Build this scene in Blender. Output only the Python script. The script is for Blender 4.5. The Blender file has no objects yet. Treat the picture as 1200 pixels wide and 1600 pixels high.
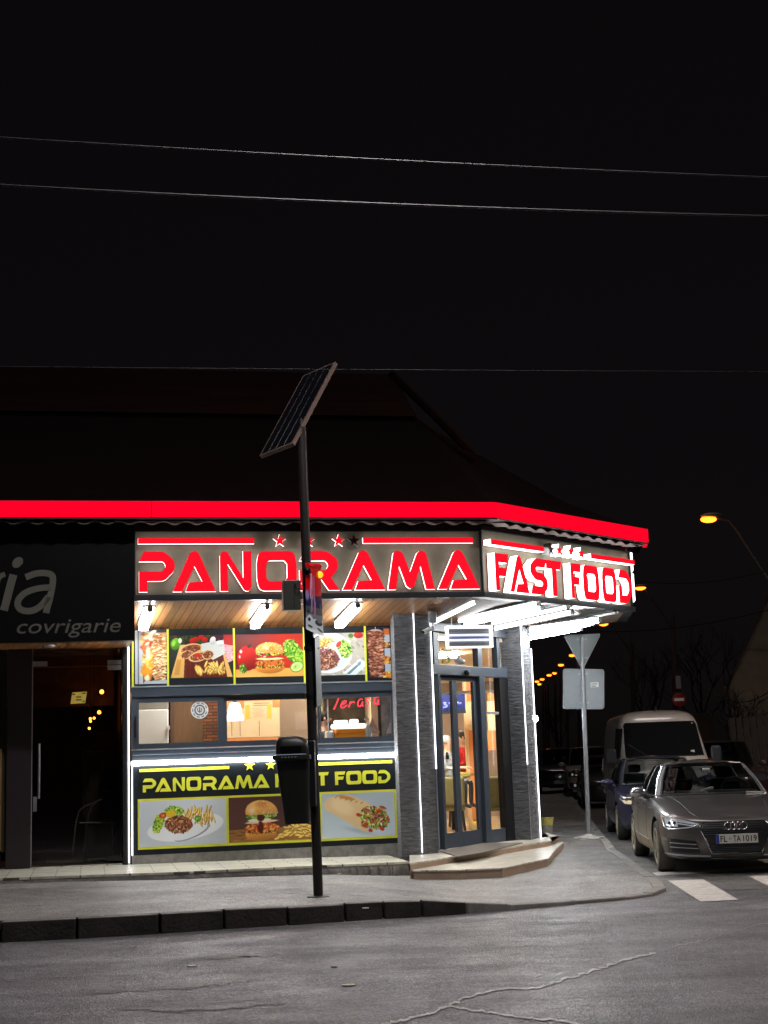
import bpy, bmesh, math, random
import numpy as np
from mathutils import Vector, Matrix
R = math.radians
rnd = random.Random(7)
scene = bpy.context.scene
col = scene.collection

# ------------------------------------------------------------------ camera
FPX, CX, CY, CAMH = 2200.0, 600.0, 800.0, 1.6
PITCH, ROLL = R(9.9), R(2.0)
cam_d = bpy.data.cameras.new('camera'); cam = bpy.data.objects.new('camera', cam_d); col.objects.link(cam)
fw = Vector((0, math.cos(PITCH), math.sin(PITCH)))
r0 = Vector((1, 0, 0)); u0 = Vector((0, -math.sin(PITCH), math.cos(PITCH)))
rt = r0*math.cos(ROLL) - u0*math.sin(ROLL); up = u0*math.cos(ROLL) + r0*math.sin(ROLL)
m = Matrix((rt, up, -fw)).transposed().to_4x4(); m.translation = Vector((0, 0, CAMH))
cam.matrix_world = m
cam_d.sensor_fit = 'HORIZONTAL'; cam_d.sensor_width = 36.0; cam_d.lens = FPX/1200*36.0
cam_d.clip_start = 0.1; cam_d.clip_end = 1500
scene.camera = cam

# ------------------------------------------------------------------ world, sun, exposure
SUN_EL, SUN_AZ = 66.0, 12.0          # faint night glow from above and behind the building
world = bpy.data.worlds.new("World"); scene.world = world; world.use_nodes = True
wn = world.node_tree; wn.nodes.clear()
sky = wn.nodes.new('ShaderNodeTexSky'); sky.sky_type = 'NISHITA'; sky.sun_disc = False
sky.sun_elevation = R(SUN_EL); sky.sun_rotation = R(SUN_AZ)
hs = wn.nodes.new('ShaderNodeHueSaturation'); hs.inputs['Saturation'].default_value = 0.25
mu = wn.nodes.new('ShaderNodeMixRGB'); mu.blend_type = 'MULTIPLY'; mu.inputs[0].default_value = 1
mu.inputs[2].default_value = (1.15, .86, .95, 1)
bg = wn.nodes.new('ShaderNodeBackground'); bg.inputs['Strength'].default_value = 0.00017
wo = wn.nodes.new('ShaderNodeOutputWorld')
wn.links.new(sky.outputs[0], hs.inputs['Color']); wn.links.new(hs.outputs[0], mu.inputs[1])
wn.links.new(mu.outputs[0], bg.inputs['Color']); wn.links.new(bg.outputs[0], wo.inputs[0])
sd = bpy.data.lights.new('sun', 'SUN'); sd.energy = 0.06; sd.angle = R(12); sd.color = (1, .90, .86)
sun = bpy.data.objects.new('sun', sd); col.objects.link(sun)
az, el = R(SUN_AZ), R(SUN_EL)
sdir = Vector((math.sin(az)*math.cos(el), math.cos(az)*math.cos(el), math.sin(el)))
sun.rotation_euler = sdir.to_track_quat('Z', 'Y').to_euler()
scene.view_settings.view_transform = 'Standard'; scene.view_settings.look = 'None'
scene.view_settings.exposure = 1.7; scene.view_settings.gamma = 1.0

# ------------------------------------------------------------------ projection helpers (pixel of the photo -> real place)
CAMP = Vector((0, 0, CAMH))
def ray(px, py): return (fw*FPX + rt*(px-CX) + up*(CY-py)).normalized()
def at(px, py, Y): d = ray(px, py); return CAMP + d*(Y/d.y)
def G(px, py, Y): p = at(px, py, Y); return Vector((p.x, p.y, 0))
def atz(px, py, z): d = ray(px, py); return CAMP + d*((z-CAMH)/d.z)
def atplane(px, py, p0, n):
    d = ray(px, py); return CAMP + d*((Vector(p0)-CAMP).dot(n)/d.dot(n))

class Fr:
    """vertical wall frame: u along the wall, o outwards, z up"""
    def __init__(s, x, y, deg):
        s.O = Vector((x, y, 0)); a = R(deg)
        s.U = Vector((math.cos(a), math.sin(a), 0)); s.N = Vector((math.sin(a), -math.cos(a), 0))
    def p(s, u, o, z): return s.O + s.U*u + s.N*o + Vector((0, 0, z))
    def hit(s, px, py, o=0.0):
        q = atplane(px, py, s.O + s.N*o, s.N); return ((q-s.O).dot(s.U), q.z)

# ------------------------------------------------------------------ object helpers
def tag(o, label=None, cat=None, group=None, kind=None):
    if label: o['label'] = label
    if cat: o['category'] = cat
    if group: o['group'] = group
    if kind: o['kind'] = kind
    return o
def empty(name, loc, label, cat, group=None, rz=0.0):
    o = bpy.data.objects.new(name, None); col.objects.link(o); o.location = loc
    o.rotation_euler = (0, 0, rz); o.empty_display_size = .2
    return tag(o, label, cat, group)
def root_loc(o):
    L = Vector((0, 0, 0))
    while o: L = L + Vector(o.location); o = o.parent
    return L
def copy_tree(o, parent=None):
    c = o.copy(); col.objects.link(c); c.parent = parent
    for ch in list(o.children): copy_tree(ch, c)
    return c

class MB:
    def __init__(s): s.v = []; s.f = []; s.m = []
    def add(s, vs, fs, mi=0):
        b = len(s.v); s.v += [tuple(v) for v in vs]
        for f in fs: s.f.append([b+i for i in f]); s.m.append(mi)
        return s
    def hexa(s, p, mi=0):      # 8 points: bottom 4 ccw, top 4 ccw
        return s.add(p, [(3,2,1,0),(4,5,6,7),(0,1,5,4),(1,2,6,5),(2,3,7,6),(3,0,4,7)], mi)
    def box(s, x0, x1, y0, y1, z0, z1, mi=0):
        return s.hexa([(x0,y0,z0),(x1,y0,z0),(x1,y1,z0),(x0,y1,z0),(x0,y0,z1),(x1,y0,z1),(x1,y1,z1),(x0,y1,z1)], mi)
    def fbox(s, fr, u0, u1, o0, o1, z0, z1, mi=0):
        P = fr.p
        return s.hexa([P(u0,o1,z0),P(u1,o1,z0),P(u1,o0,z0),P(u0,o0,z0),P(u0,o1,z1),P(u1,o1,z1),P(u1,o0,z1),P(u0,o0,z1)], mi)
    def prism(s, poly, z0, z1, mi=0):   # vertical prism from plan polygon (z0/z1 may be lists)
        n = len(poly)
        a = [z0]*n if not isinstance(z0, (list, tuple)) else z0; b = [z1]*n if not isinstance(z1, (list, tuple)) else z1
        vs = [(p[0], p[1], a[i]) for i, p in enumerate(poly)] + [(p[0], p[1], b[i]) for i, p in enumerate(poly)]
        fs = [tuple(range(n))[::-1], tuple(range(n, 2*n))] + [(i, (i+1) % n, n+(i+1) % n, n+i) for i in range(n)]
        return s.add(vs, fs, mi)
    def tube(s, pts, r, n=10, mi=0, cap=True):
        pts = [Vector(p) for p in pts]; rs = r if isinstance(r, (list, tuple)) else [r]*len(pts)
        vs = []; ref = None
        for i, p in enumerate(pts):
            t = (pts[min(i+1, len(pts)-1)] - pts[max(i-1, 0)]).normalized()
            if ref is None: ref = Vector((0, 0, 1)) if abs(t.z) < .9 else Vector((1, 0, 0))
            a = t.cross(ref).normalized(); b = a.cross(t).normalized(); ref = b
            vs += [p + (a*math.cos(k*2*math.pi/n) + b*math.sin(k*2*math.pi/n))*rs[i] for k in range(n)]
        fs = [(i*n+k, i*n+(k+1) % n, (i+1)*n+(k+1) % n, (i+1)*n+k) for i in range(len(pts)-1) for k in range(n)]
        if cap: fs += [tuple(range(n))[::-1], tuple((len(pts)-1)*n+k for k in range(n))]
        return s.add(vs, fs, mi)
    def lathe(s, prof, c=(0,0,0), n=20, axis=None, mi=0):  # prof [(r,h)] around axis (default z)
        ax = Vector(axis or (0, 0, 1)).normalized(); a = ax.orthogonal().normalized(); b = ax.cross(a); c = Vector(c)
        vs = [c + ax*h + (a*math.cos(k*2*math.pi/n)+b*math.sin(k*2*math.pi/n))*max(r, 1e-4) for r, h in prof for k in range(n)]
        fs = [(i*n+k, i*n+(k+1) % n, (i+1)*n+(k+1) % n, (i+1)*n+k) for i in range(len(prof)-1) for k in range(n)]
        fs += [tuple(range(n))[::-1], tuple((len(prof)-1)*n+k for k in range(n))]
        return s.add(vs, fs, mi)
    def ball(s, c, r, n=10, mi=0):
        rx, ry, rz = r if isinstance(r, (tuple, list)) else (r, r, r)
        vs = []; h = n//2
        for i in range(h+1):
            t = math.pi*i/h
            for k in range(n):
                q = 2*math.pi*k/n
                vs.append((c[0]+rx*math.sin(t)*math.cos(q)*.9999, c[1]+ry*math.sin(t)*math.sin(q), c[2]-rz*math.cos(t)))
        fs = [(i*n+k, i*n+(k+1) % n, (i+1)*n+(k+1) % n, (i+1)*n+k) for i in range(h) for k in range(n)]
        return s.add(vs, fs, mi)
    def build(s, name, mats, parent=None, smooth=False, bevel=0, local=False, kind=None, sub=0, label=None):
        me = bpy.data.meshes.new(name)
        L = Vector((0, 0, 0)) if (local or parent is None) else root_loc(parent)
        me.from_pydata([tuple(Vector(v)-L) for v in s.v], [], s.f)
        if not isinstance(mats, (list, tuple)): mats = [mats]
        for mm in mats: me.materials.append(mm)
        me.polygons.foreach_set('material_index', s.m)
        me.validate(); me.update()
        bm = bmesh.new(); bm.from_mesh(me); bmesh.ops.remove_doubles(bm, verts=bm.verts, dist=1e-5)
        bmesh.ops.recalc_face_normals(bm, faces=bm.faces); bm.to_mesh(me); bm.free()
        o = bpy.data.objects.new(name, me); col.objects.link(o); o.parent = parent
        if smooth:
            for p in me.polygons: p.use_smooth = True
            me.set_sharp_from_angle(angle=R(40))
        if bevel:
            b = o.modifiers.new('b', 'BEVEL'); b.width = bevel; b.segments = 2; b.limit_method = 'ANGLE'; b.angle_limit = R(35)
        if sub:
            b = o.modifiers.new('s', 'SUBSURF'); b.levels = sub; b.render_levels = sub
        if kind: o['kind'] = kind
        if label: o['label'] = label
        return o

# ------------------------------------------------------------------ materials
def mat(name, c=(.5,.5,.5), rough=.6, metal=0.0, emit=None, es=0.0, spec=.5, vary=0.0, vscale=6.0, bump=0.0, bscale=40.0,
        vcol=None, stretch=None, coat=0.0, alpha=None):
    m = bpy.data.materials.new(name); m.use_nodes = True; nt = m.node_tree; b = nt.nodes['Principled BSDF']
    b.inputs['Base Color'].default_value = (*c, 1); b.inputs['Roughness'].default_value = rough
    b.inputs['Metallic'].default_value = metal; b.inputs['Specular IOR Level'].default_value = spec
    if coat: b.inputs['Coat Weight'].default_value = coat; b.inputs['Coat Roughness'].default_value = .08
    if emit is not None:
        b.inputs['Emission Color'].default_value = (*emit, 1); b.inputs['Emission Strength'].default_value = es
    if vary or bump:
        tc = nt.nodes.new('ShaderNodeTexCoord'); mp = nt.nodes.new('ShaderNodeMapping')
        nt.links.new(tc.outputs['Object'], mp.inputs[0])
        if stretch: mp.inputs['Scale'].default_value = stretch
        if vary:
            n = nt.nodes.new('ShaderNodeTexNoise'); n.inputs['Scale'].default_value = vscale; n.inputs['Detail'].default_value = 8
            n.inputs['Roughness'].default_value = .65
            nt.links.new(mp.outputs[0], n.inputs['Vector'])
            r = nt.nodes.new('ShaderNodeValToRGB'); r.color_ramp.elements[0].position = .3; r.color_ramp.elements[1].position = .7
            d = vcol or tuple(x*(1-vary) for x in c)
            r.color_ramp.elements[0].color = (*d, 1); r.color_ramp.elements[1].color = (*[min(1, x*(1+vary*.5)) for x in c], 1)
            nt.links.new(n.outputs['Fac'], r.inputs[0]); nt.links.new(r.outputs[0], b.inputs['Base Color'])
        if bump:
            n2 = nt.nodes.new('ShaderNodeTexNoise'); n2.inputs['Scale'].default_value = bscale; n2.inputs['Detail'].default_value = 4
            nt.links.new(mp.outputs[0], n2.inputs['Vector'])
            bp = nt.nodes.new('ShaderNodeBump'); bp.inputs['Strength'].default_value = bump; bp.inputs['Distance'].default_value = .02
            nt.links.new(n2.outputs['Fac'], bp.inputs['Height']); nt.links.new(bp.outputs[0], b.inputs['Normal'])
    return m
def glassm(name, tint=(.9,.93,.95), refl=.12, rough=.02, power=4.0):
    m = bpy.data.materials.new(name); m.use_nodes = True; nt = m.node_tree; nt.nodes.clear()
    t = nt.nodes.new('ShaderNodeBsdfTransparent'); t.inputs[0].default_value = (*tint, 1)
    g = nt.nodes.new('ShaderNodeBsdfGlossy'); g.inputs['Roughness'].default_value = rough
    lw = nt.nodes.new('ShaderNodeLayerWeight'); lw.inputs[0].default_value = .25
    mm = nt.nodes.new('ShaderNodeMath'); mm.operation = 'MULTIPLY_ADD'; mm.inputs[1].default_value = .7; mm.inputs[2].default_value = refl
    mx = nt.nodes.new('ShaderNodeMixShader'); o = nt.nodes.new('ShaderNodeOutputMaterial')
    pw = nt.nodes.new('ShaderNodeMath'); pw.operation = 'POWER'; pw.inputs[1].default_value = power; nt.links.new(lw.outputs['Facing'], pw.inputs[0]); nt.links.new(pw.outputs[0], mm.inputs[0]); nt.links.new(mm.outputs[0], mx.inputs[0])
    nt.links.new(t.outputs[0], mx.inputs[1]); nt.links.new(g.outputs[0], mx.inputs[2]); nt.links.new(mx.outputs[0], o.inputs[0])
    return m
def emis(name, c, s, base=None): return mat(name, base or tuple(min(.8, x) for x in c), .9, emit=c, es=s, spec=.05)

def nodes_of(m): return m.node_tree, m.node_tree.nodes, m.node_tree.links, m.node_tree.nodes['Principled BSDF']
def asphalt(name, c0, c1, big=.35, grit=.5, patch=True):
    m = mat(name, c0, .8); nt, N, L, b = nodes_of(m); b.inputs['Specular IOR Level'].default_value = .6
    tc = N.new('ShaderNodeTexCoord')
    def noise(s, d=5, stretch=None, rough=.6):
        n = N.new('ShaderNodeTexNoise'); n.inputs['Scale'].default_value = s; n.inputs['Detail'].default_value = d; n.inputs['Roughness'].default_value = rough
        if stretch:
            mp = N.new('ShaderNodeMapping'); mp.inputs['Scale'].default_value = stretch; mp.inputs['Rotation'].default_value = (0, 0, R(-12))
            L.new(tc.outputs['Object'], mp.inputs[0]); L.new(mp.outputs[0], n.inputs['Vector'])
        else: L.new(tc.outputs['Object'], n.inputs['Vector'])
        return n
    def ramp(src, p0, p1, a, bb):
        r = N.new('ShaderNodeValToRGB'); r.color_ramp.elements[0].position = p0; r.color_ramp.elements[1].position = p1
        r.color_ramp.elements[0].color = (*a, 1); r.color_ramp.elements[1].color = (*bb, 1); L.new(src, r.inputs[0]); return r
    base = ramp(noise(.9, 8).outputs['Fac'], .3, .7, c0, c1)
    out = base.outputs[0]
    def mul(a, bsock, f=1.0):
        x = N.new('ShaderNodeMixRGB'); x.blend_type = 'MULTIPLY'; x.inputs[0].default_value = f
        L.new(a, x.inputs[1]); L.new(bsock, x.inputs[2]); return x.outputs[0]
    if patch:   # worn wheel-track streaks along the main road
        s = ramp(noise(1.0, 4, (.12, 2.2, 1)).outputs['Fac'], .35, .65, (.55,)*3, (1.2,)*3); out = mul(out, s.outputs[0])
    v = N.new('ShaderNodeTexVoronoi'); v.inputs['Scale'].default_value = 75; L.new(tc.outputs['Object'], v.inputs['Vector'])
    g = ramp(v.outputs['Color'], .2, .95, (1-grit,)*3, (1+grit*2.2,)*3); out = mul(out, g.outputs[0])
    sp2 = ramp(noise(11, 6, None, .8).outputs['Fac'], .38, .66, (.72,)*3, (1.3,)*3); out = mul(out, sp2.outputs[0])
    sp = ramp(noise(38, 2).outputs['Fac'], .35, .72, (.7,)*3, (1.5,)*3); out = mul(out, sp.outputs[0], .8)
    L.new(out, b.inputs['Base Color'])
    bp = N.new('ShaderNodeBump'); bp.inputs['Strength'].default_value = .8; bp.inputs['Distance'].default_value = .008
    L.new(v.outputs['Distance'], bp.inputs['Height']); 
    bp2 = N.new('ShaderNodeBump'); bp2.inputs['Strength'].default_value = .5; bp2.inputs['Distance'].default_value = .05
    L.new(noise(2.5, 6).outputs['Fac'], bp2.inputs['Height']); L.new(bp.outputs[0], bp2.inputs['Normal']); L.new(bp2.outputs[0], b.inputs['Normal'])
    rr = ramp(noise(1.5, 6).outputs['Fac'], .3, .7, (.34,)*3, (.66,)*3); L.new(rr.outputs[0], b.inputs['Roughness'])
    return m
def planks(name, deg, width, c0, c1, groove=.06):
    """boards whose joints run along world direction deg+90, each board its own tone"""
    m = mat(name, c0, .45); nt, N, L, b = nodes_of(m)
    tc = N.new('ShaderNodeTexCoord'); mp = N.new('ShaderNodeMapping'); mp.vector_type = 'POINT'
    mp.inputs['Rotation'].default_value = (0, 0, R(-deg)); L.new(tc.outputs['Object'], mp.inputs[0])
    sx = N.new('ShaderNodeSeparateXYZ'); L.new(mp.outputs[0], sx.inputs[0])
    d = N.new('ShaderNodeMath'); d.operation = 'DIVIDE'; d.inputs[1].default_value = width; L.new(sx.outputs[0], d.inputs[0])
    fl = N.new('ShaderNodeMath'); fl.operation = 'FLOOR'; L.new(d.outputs[0], fl.inputs[0])
    fr = N.new('ShaderNodeMath'); fr.operation = 'FRACT'; L.new(d.outputs[0], fr.inputs[0])
    wn_ = N.new('ShaderNodeTexWhiteNoise'); wn_.noise_dimensions = '1D'; L.new(fl.outputs[0], wn_.inputs['W'])
    st = N.new('ShaderNodeMapping'); st.inputs['Scale'].default_value = (9, .9, 1); L.new(mp.outputs[0], st.inputs[0])
    ad = N.new('ShaderNodeVectorMath'); ad.operation = 'ADD'; L.new(st.outputs[0], ad.inputs[0]); L.new(wn_.outputs['Color'], ad.inputs[1])
    nz = N.new('ShaderNodeTexNoise'); nz.inputs['Scale'].default_value = 3; nz.inputs['Detail'].default_value = 8; nz.inputs['Distortion'].default_value = 1.2
    L.new(ad.outputs[0], nz.inputs['Vector'])
    mxv = N.new('ShaderNodeMath'); mxv.operation = 'MULTIPLY_ADD'; mxv.inputs[1].default_value = .45; L.new(wn_.outputs['Value'], mxv.inputs[0]); 
    hv = N.new('ShaderNodeMath'); hv.operation = 'MULTIPLY'; hv.inputs[1].default_value = .75; L.new(nz.outputs['Fac'], hv.inputs[0]); L.new(hv.outputs[0], mxv.inputs[2])
    r = N.new('ShaderNodeValToRGB'); r.color_ramp.elements[0].position = .2; r.color_ramp.elements[1].position = .85
    r.color_ramp.elements[0].color = (*c0, 1); r.color_ramp.elements[1].color = (*c1, 1); L.new(mxv.outputs[0], r.inputs[0])
    a = N.new('ShaderNodeMath'); a.operation = 'SUBTRACT'; a.inputs[1].default_value = .5; L.new(fr.outputs[0], a.inputs[0])
    ab = N.new('ShaderNodeMath'); ab.operation = 'ABSOLUTE'; L.new(a.outputs[0], ab.inputs[0])
    gt = N.new('ShaderNodeMath'); gt.operation = 'LESS_THAN'; gt.inputs[1].default_value = .5-groove; L.new(ab.outputs[0], gt.inputs[0])
    mm = N.new('ShaderNodeMixRGB'); mm.inputs[1].default_value = (.05, .02, .008, 1); L.new(gt.outputs[0], mm.inputs[0]); L.new(r.outputs[0], mm.inputs[2])
    L.new(mm.outputs[0], b.inputs['Base Color'])
    bp = N.new('ShaderNodeBump'); bp.inputs['Distance'].default_value = .01; L.new(gt.outputs[0], bp.inputs['Height']); L.new(bp.outputs[0], b.inputs['Normal'])
    return m
def tiles(name, deg, w, h, c0, c1, mortar, offs=.5, ms=.02):
    m = mat(name, c0, .35); nt, N, L, b = nodes_of(m)
    tc = N.new('ShaderNodeTexCoord'); mp = N.new('ShaderNodeMapping'); mp.inputs['Rotation'].default_value = (0, 0, R(-deg))
    L.new(tc.outputs['Object'], mp.inputs[0])
    br = N.new('ShaderNodeTexBrick'); br.inputs['Color1'].default_value = (*c0, 1); br.inputs['Color2'].default_value = (*c1, 1)
    br.inputs['Mortar'].default_value = (*mortar, 1); br.inputs['Scale'].default_value = 1; br.inputs['Brick Width'].default_value = w
    br.inputs['Row Height'].default_value = h; br.inputs['Mortar Size'].default_value = ms; br.offset = offs
    L.new(mp.outputs[0], br.inputs['Vector'])
    nz = N.new('ShaderNodeTexNoise'); nz.inputs['Scale'].default_value = 5; nz.inputs['Detail'].default_value = 8
    mp2 = N.new('ShaderNodeMapping'); mp2.inputs['Scale'].default_value = (1, 9, 1); L.new(mp.outputs[0], mp2.inputs[0]); L.new(mp2.outputs[0], nz.inputs['Vector'])
    r = N.new('ShaderNodeValToRGB'); r.color_ramp.elements[0].position = .3; r.color_ramp.elements[1].position = .6
    r.color_ramp.elements[0].color = (.6,)*3+(1,); r.color_ramp.elements[1].color = (1, 1, 1, 1); L.new(nz.outputs['Fac'], r.inputs[0])
    x = N.new('ShaderNodeMixRGB'); x.blend_type = 'MULTIPLY'; x.inputs[0].default_value = 1; L.new(br.outputs[0], x.inputs[1]); L.new(r.outputs[0], x.inputs[2])
    L.new(x.outputs[0], b.inputs['Base Color'])
    return m
def stone_cladding(name):
    m = mat(name, (.1,.1,.1), .75); nt, N, L, b = nodes_of(m)
    tc = N.new('ShaderNodeTexCoord'); mp = N.new('ShaderNodeMapping'); mp.inputs['Scale'].default_value = (1, 1, 4.5); L.new(tc.outputs['Object'], mp.inputs[0])
    n1 = N.new('ShaderNodeTexNoise'); n1.inputs['Scale'].default_value = 8; n1.inputs['Detail'].default_value = 5; n1.inputs['Distortion'].default_value = .6; L.new(mp.outputs[0], n1.inputs['Vector'])
    v = N.new('ShaderNodeTexVoronoi'); v.inputs['Scale'].default_value = 7; L.new(mp.outputs[0], v.inputs['Vector'])
    r = N.new('ShaderNodeValToRGB'); r.color_ramp.elements[0].position = .35; r.color_ramp.elements[1].position = .65
    r.color_ramp.elements[0].color = (.085,.088,.096,1); r.color_ramp.elements[1].color = (.165,.17,.18,1); L.new(n1.outputs['Fac'], r.inputs[0])
    L.new(r.outputs[0], b.inputs['Base Color'])
    a = N.new('ShaderNodeMath'); a.operation = 'ADD'; L.new(n1.outputs['Fac'], a.inputs[0]); L.new(v.outputs['Distance'], a.inputs[1])
    bp = N.new('ShaderNodeBump'); bp.inputs['Strength'].default_value = .4; bp.inputs['Distance'].default_value = .04
    L.new(a.outputs[0], bp.inputs['Height']); L.new(bp.outputs[0], b.inputs['Normal'])
    return m
def attr_mat(name, rough=.45, es=0.0):
    m = mat(name, (.5,)*3, rough); nt, N, L, b = nodes_of(m)
    a = N.new('ShaderNodeAttribute'); a.attribute_name = 'art'; L.new(a.outputs['Color'], b.inputs['Base Color'])
    if es: L.new(a.outputs['Color'], b.inputs['Emission Color']); b.inputs['Emission Strength'].default_value = es
    return m

M = dict(
 road=asphalt('road_asphalt', (.075,.074,.081), (.165,.163,.175)),
 side_road=asphalt('side_asphalt', (.085,.083,.08), (.12,.117,.112), patch=False),
 walk=asphalt('pavement_asphalt', (.125,.121,.113), (.255,.248,.232), grit=.35, patch=False),
 kerb=mat('kerb_concrete', (.042,.034,.03), .9, vary=.5, vscale=5, bump=.5, bscale=30),  # shade of the kerb face put into its colour, darker than the top
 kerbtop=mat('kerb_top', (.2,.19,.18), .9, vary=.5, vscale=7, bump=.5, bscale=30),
 kerb_light=mat('kerb_concrete_light', (.3,.29,.27), .9, vary=.3, vscale=7, bump=.4),
 concrete=mat('rough_concrete', (.27,.26,.24), .9, vary=.4, vscale=8, bump=.6, bscale=20),
 paint=mat('road_paint', (.62,.6,.56), .7, vary=.35, vscale=9, bump=.3),
 crack=mat('crack_filler', (.45,.44,.43), .55, spec=.8, vary=.35, vscale=20),
 patch=asphalt('asphalt_patch', (.058,.057,.063), (.125,.123,.133)),
 crackd=mat('dark_crack', (.05,.048,.046), .9, vary=.3, vscale=30),
 slate=mat('slate_grey_frame', (.05,.066,.088), .42, vary=.12, vscale=4),
 slate_dark=mat('dark_grey_panel', (.014,.018,.022), .5, spec=.2, vary=.15, vscale=4),
 black=mat('black_board', (.0015,.0015,.002), .45, spec=.2),
 blackm=mat('black_metal', (.02,.02,.022), .4, .5),
 anthr=mat('anthracite', (.03,.033,.04), .35),
 stone=stone_cladding('stone_cladding'),
 white=mat('white_plastic', (.75,.76,.77), .4),
 whitee=mat('white_frame', (.75,.76,.77), .4),
 steel=mat('brushed_steel', (.6,.61,.62), .3, .9),
 galv=mat('galvanised_steel', (.42,.45,.47), .45, .6, vary=.15, vscale=12),
 signback=mat('sign_back_grey', (.27,.31,.33), .5, .2, vary=.08, vscale=3),
 polem=mat('painted_pole', (.02,.016,.016), .5, .2, vary=.4, vscale=15),
 binm=mat('bin_plastic', (.010,.012,.009), .42, vary=.3, vscale=10),
 boxm=mat('grey_green_box', (.05,.05,.043), .5, .2),
 yellow=mat('yellow_trim', (.72,.74,.04), .5),
 yellow_l=mat('yellow_letter', (.78,.8,.05), .5),
 led=emis('led_white', (.93,.95,1.0), 1.8, (.8,.8,.8)),
 led_dim=emis('led_white_soft', (.95,.97,1.0), .35, (.8,.8,.8)),
 tube=emis('fluorescent_tube', (.95,.98,1.0), 15.0, (.8,.8,.8)),
 tube_hot=emis('fluorescent_tube_bright', (.95,.98,1.0), 26.0, (.8,.8,.8)),
 tube_c=emis('fluorescent_tube_corner', (.95,.98,1.0), 4.0, (.8,.8,.8)),
 led_banner=emis('banner_led', (.93,.95,1.0), 14.0, (.8,.8,.8)),
 tube_blue=emis('blue_uv_tube', (.55,.6,1.0), .35, (.6,.6,.7)),
 redband=emis('red_light_band', (1.0,.0,.018), .33, (.1,.0,.002)),
 redface=emis('red_letter_face', (.95,.006,.02), .33, (.12,.0,.003)),
 redoff=mat('unlit_star', (.09,.015,.025), .5),
 lside=emis('letter_side_glow', (.97,.95,.90), 1.15, (.8,.8,.8)),
 board=mat('sign_backing', (.17,.15,.11), .5, .1, vary=.2, vscale=3),
 eave=mat('eave_metal', (.06,.015,.018), .5, vary=.3),
 roof=mat('roof_tiles', (.006,.0015,.0015), .95, spec=.05, vary=.5, vscale=3, bump=.4, stretch=(1,1,4)),
 roofup=mat('upper_roof_boards', (.019,.006,.004), .95, spec=.05, vary=.5, vscale=2, stretch=(.2,1,6)),
 tilebase=tiles('platform_tiles', 12, .62, .2, (.74,.73,.60), (.6,.58,.48), (.12,.11,.10), .5, .010),
 steptop=tiles('step_tiles', 50, 1.1, .33, (.7,.67,.57), (.58,.55,.47), (.3,.26,.22), .3, .006),
 stepside=mat('step_riser', (.42,.30,.22), .5, vary=.2, vscale=4),
 mat_=mat('door_mat', (.17,.15,.13), .95, bump=.5, bscale=80),
 orange=mat('orange_wall', (.72,.27,.09), .6, vary=.1),
 beige=mat('beige_wall', (.75,.58,.38), .6, vary=.06),
 tan=mat('tan_wall', (.38,.28,.21), .6),
 brownd=mat('brown_door', (.16,.085,.045), .5, vary=.3, stretch=(8,8,.6)),
 fridge=mat('white_fridge', (.78,.84,.9), .3),
 olive=mat('olive_fabric', (.2,.19,.09), .9, vary=.2),
 floor_in=mat('interior_floor', (.5,.36,.2), .25, vary=.1),
 dark_in=mat('dark_interior', (.17,.14,.11), .7, vary=.85, vscale=4),
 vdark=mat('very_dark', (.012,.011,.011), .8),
 skin=mat('skin', (.5,.3,.22), .6), hair=mat('dark_hair', (.02,.015,.012), .7), cloth_dk=mat('dark_cloth', (.03,.03,.04), .9),
 cloth_red=mat('red_cloth', (.6,.03,.05), .8), cloth_strip=mat('pale_cloth', (.4,.43,.5), .9, vary=.7, vscale=12),
 amber=emis('amber_lamp', (1,.45,.03), .4), sodium=emis('sodium_lamp', (1.0,.2,.012), 1.7),
 bulb=emis('warm_bulb', (1.0,.27,.02), 12), whitebulb=emis('white_lamp', (.9,.92,1.0), 260),
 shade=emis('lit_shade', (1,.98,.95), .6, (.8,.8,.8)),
 neon_red=emis('red_neon', (1,.06,.09), .6), neon_blue=emis('blue_neon', (.12,.14,1), .6),
 orangebox=mat('orange_crate', (.95,.32,.01), .5, emit=(.95,.32,.01), es=.0),
 paper=mat('paper', (.75,.7,.6), .8), paper_y=mat('yellow_notice', (.75,.6,.12), .7),
 glass=glassm('clear_glass'), glass_door=glassm('door_glass', refl=.06), glass_dark=glassm('cafe_glass', (.55,.52,.5), .05),
 rubber=mat('tyre_rubber', (.03,.029,.027), .85, vary=.3), dustrub=mat('dusty_tyre', (.09,.082,.07), .9, vary=.3),
 wood_in=mat('lit_wood', (.25,.16,.06), .6), cable=mat('cable', (.022,.02,.02), .7), cable_dk=mat('cable_dark', (.025,.02,.02), .7),
 bark=mat('bark', (.025,.019,.016), .9), leaf=mat('dark_leaf', (.03,.04,.02), .8), pale_leaf=mat('dry_leaf', (.08,.07,.04), .8),
 house=mat('tan_render', (.3,.24,.18), .9, vary=.3, vscale=1.5), houseroof=mat('house_roof', (.09,.045,.035), .8),
 fence=mat('fence_wood', (.06,.045,.038), .85, vary=.4, stretch=(6,6,.5)),
 polec=mat('concrete_pole', (.16,.12,.1), .8), lamp_metal=mat('lamp_metal', (.2,.15,.12), .5, .5),
 fixture=mat('light_fixture', (.16,.165,.17), .6),
 sheet_edge=mat('sheet_edge', (.12,.10,.10), .5, .4),
 cell=mat('solar_cells', (.003,.003,.005), .3, .0, spec=.3),
)
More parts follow.
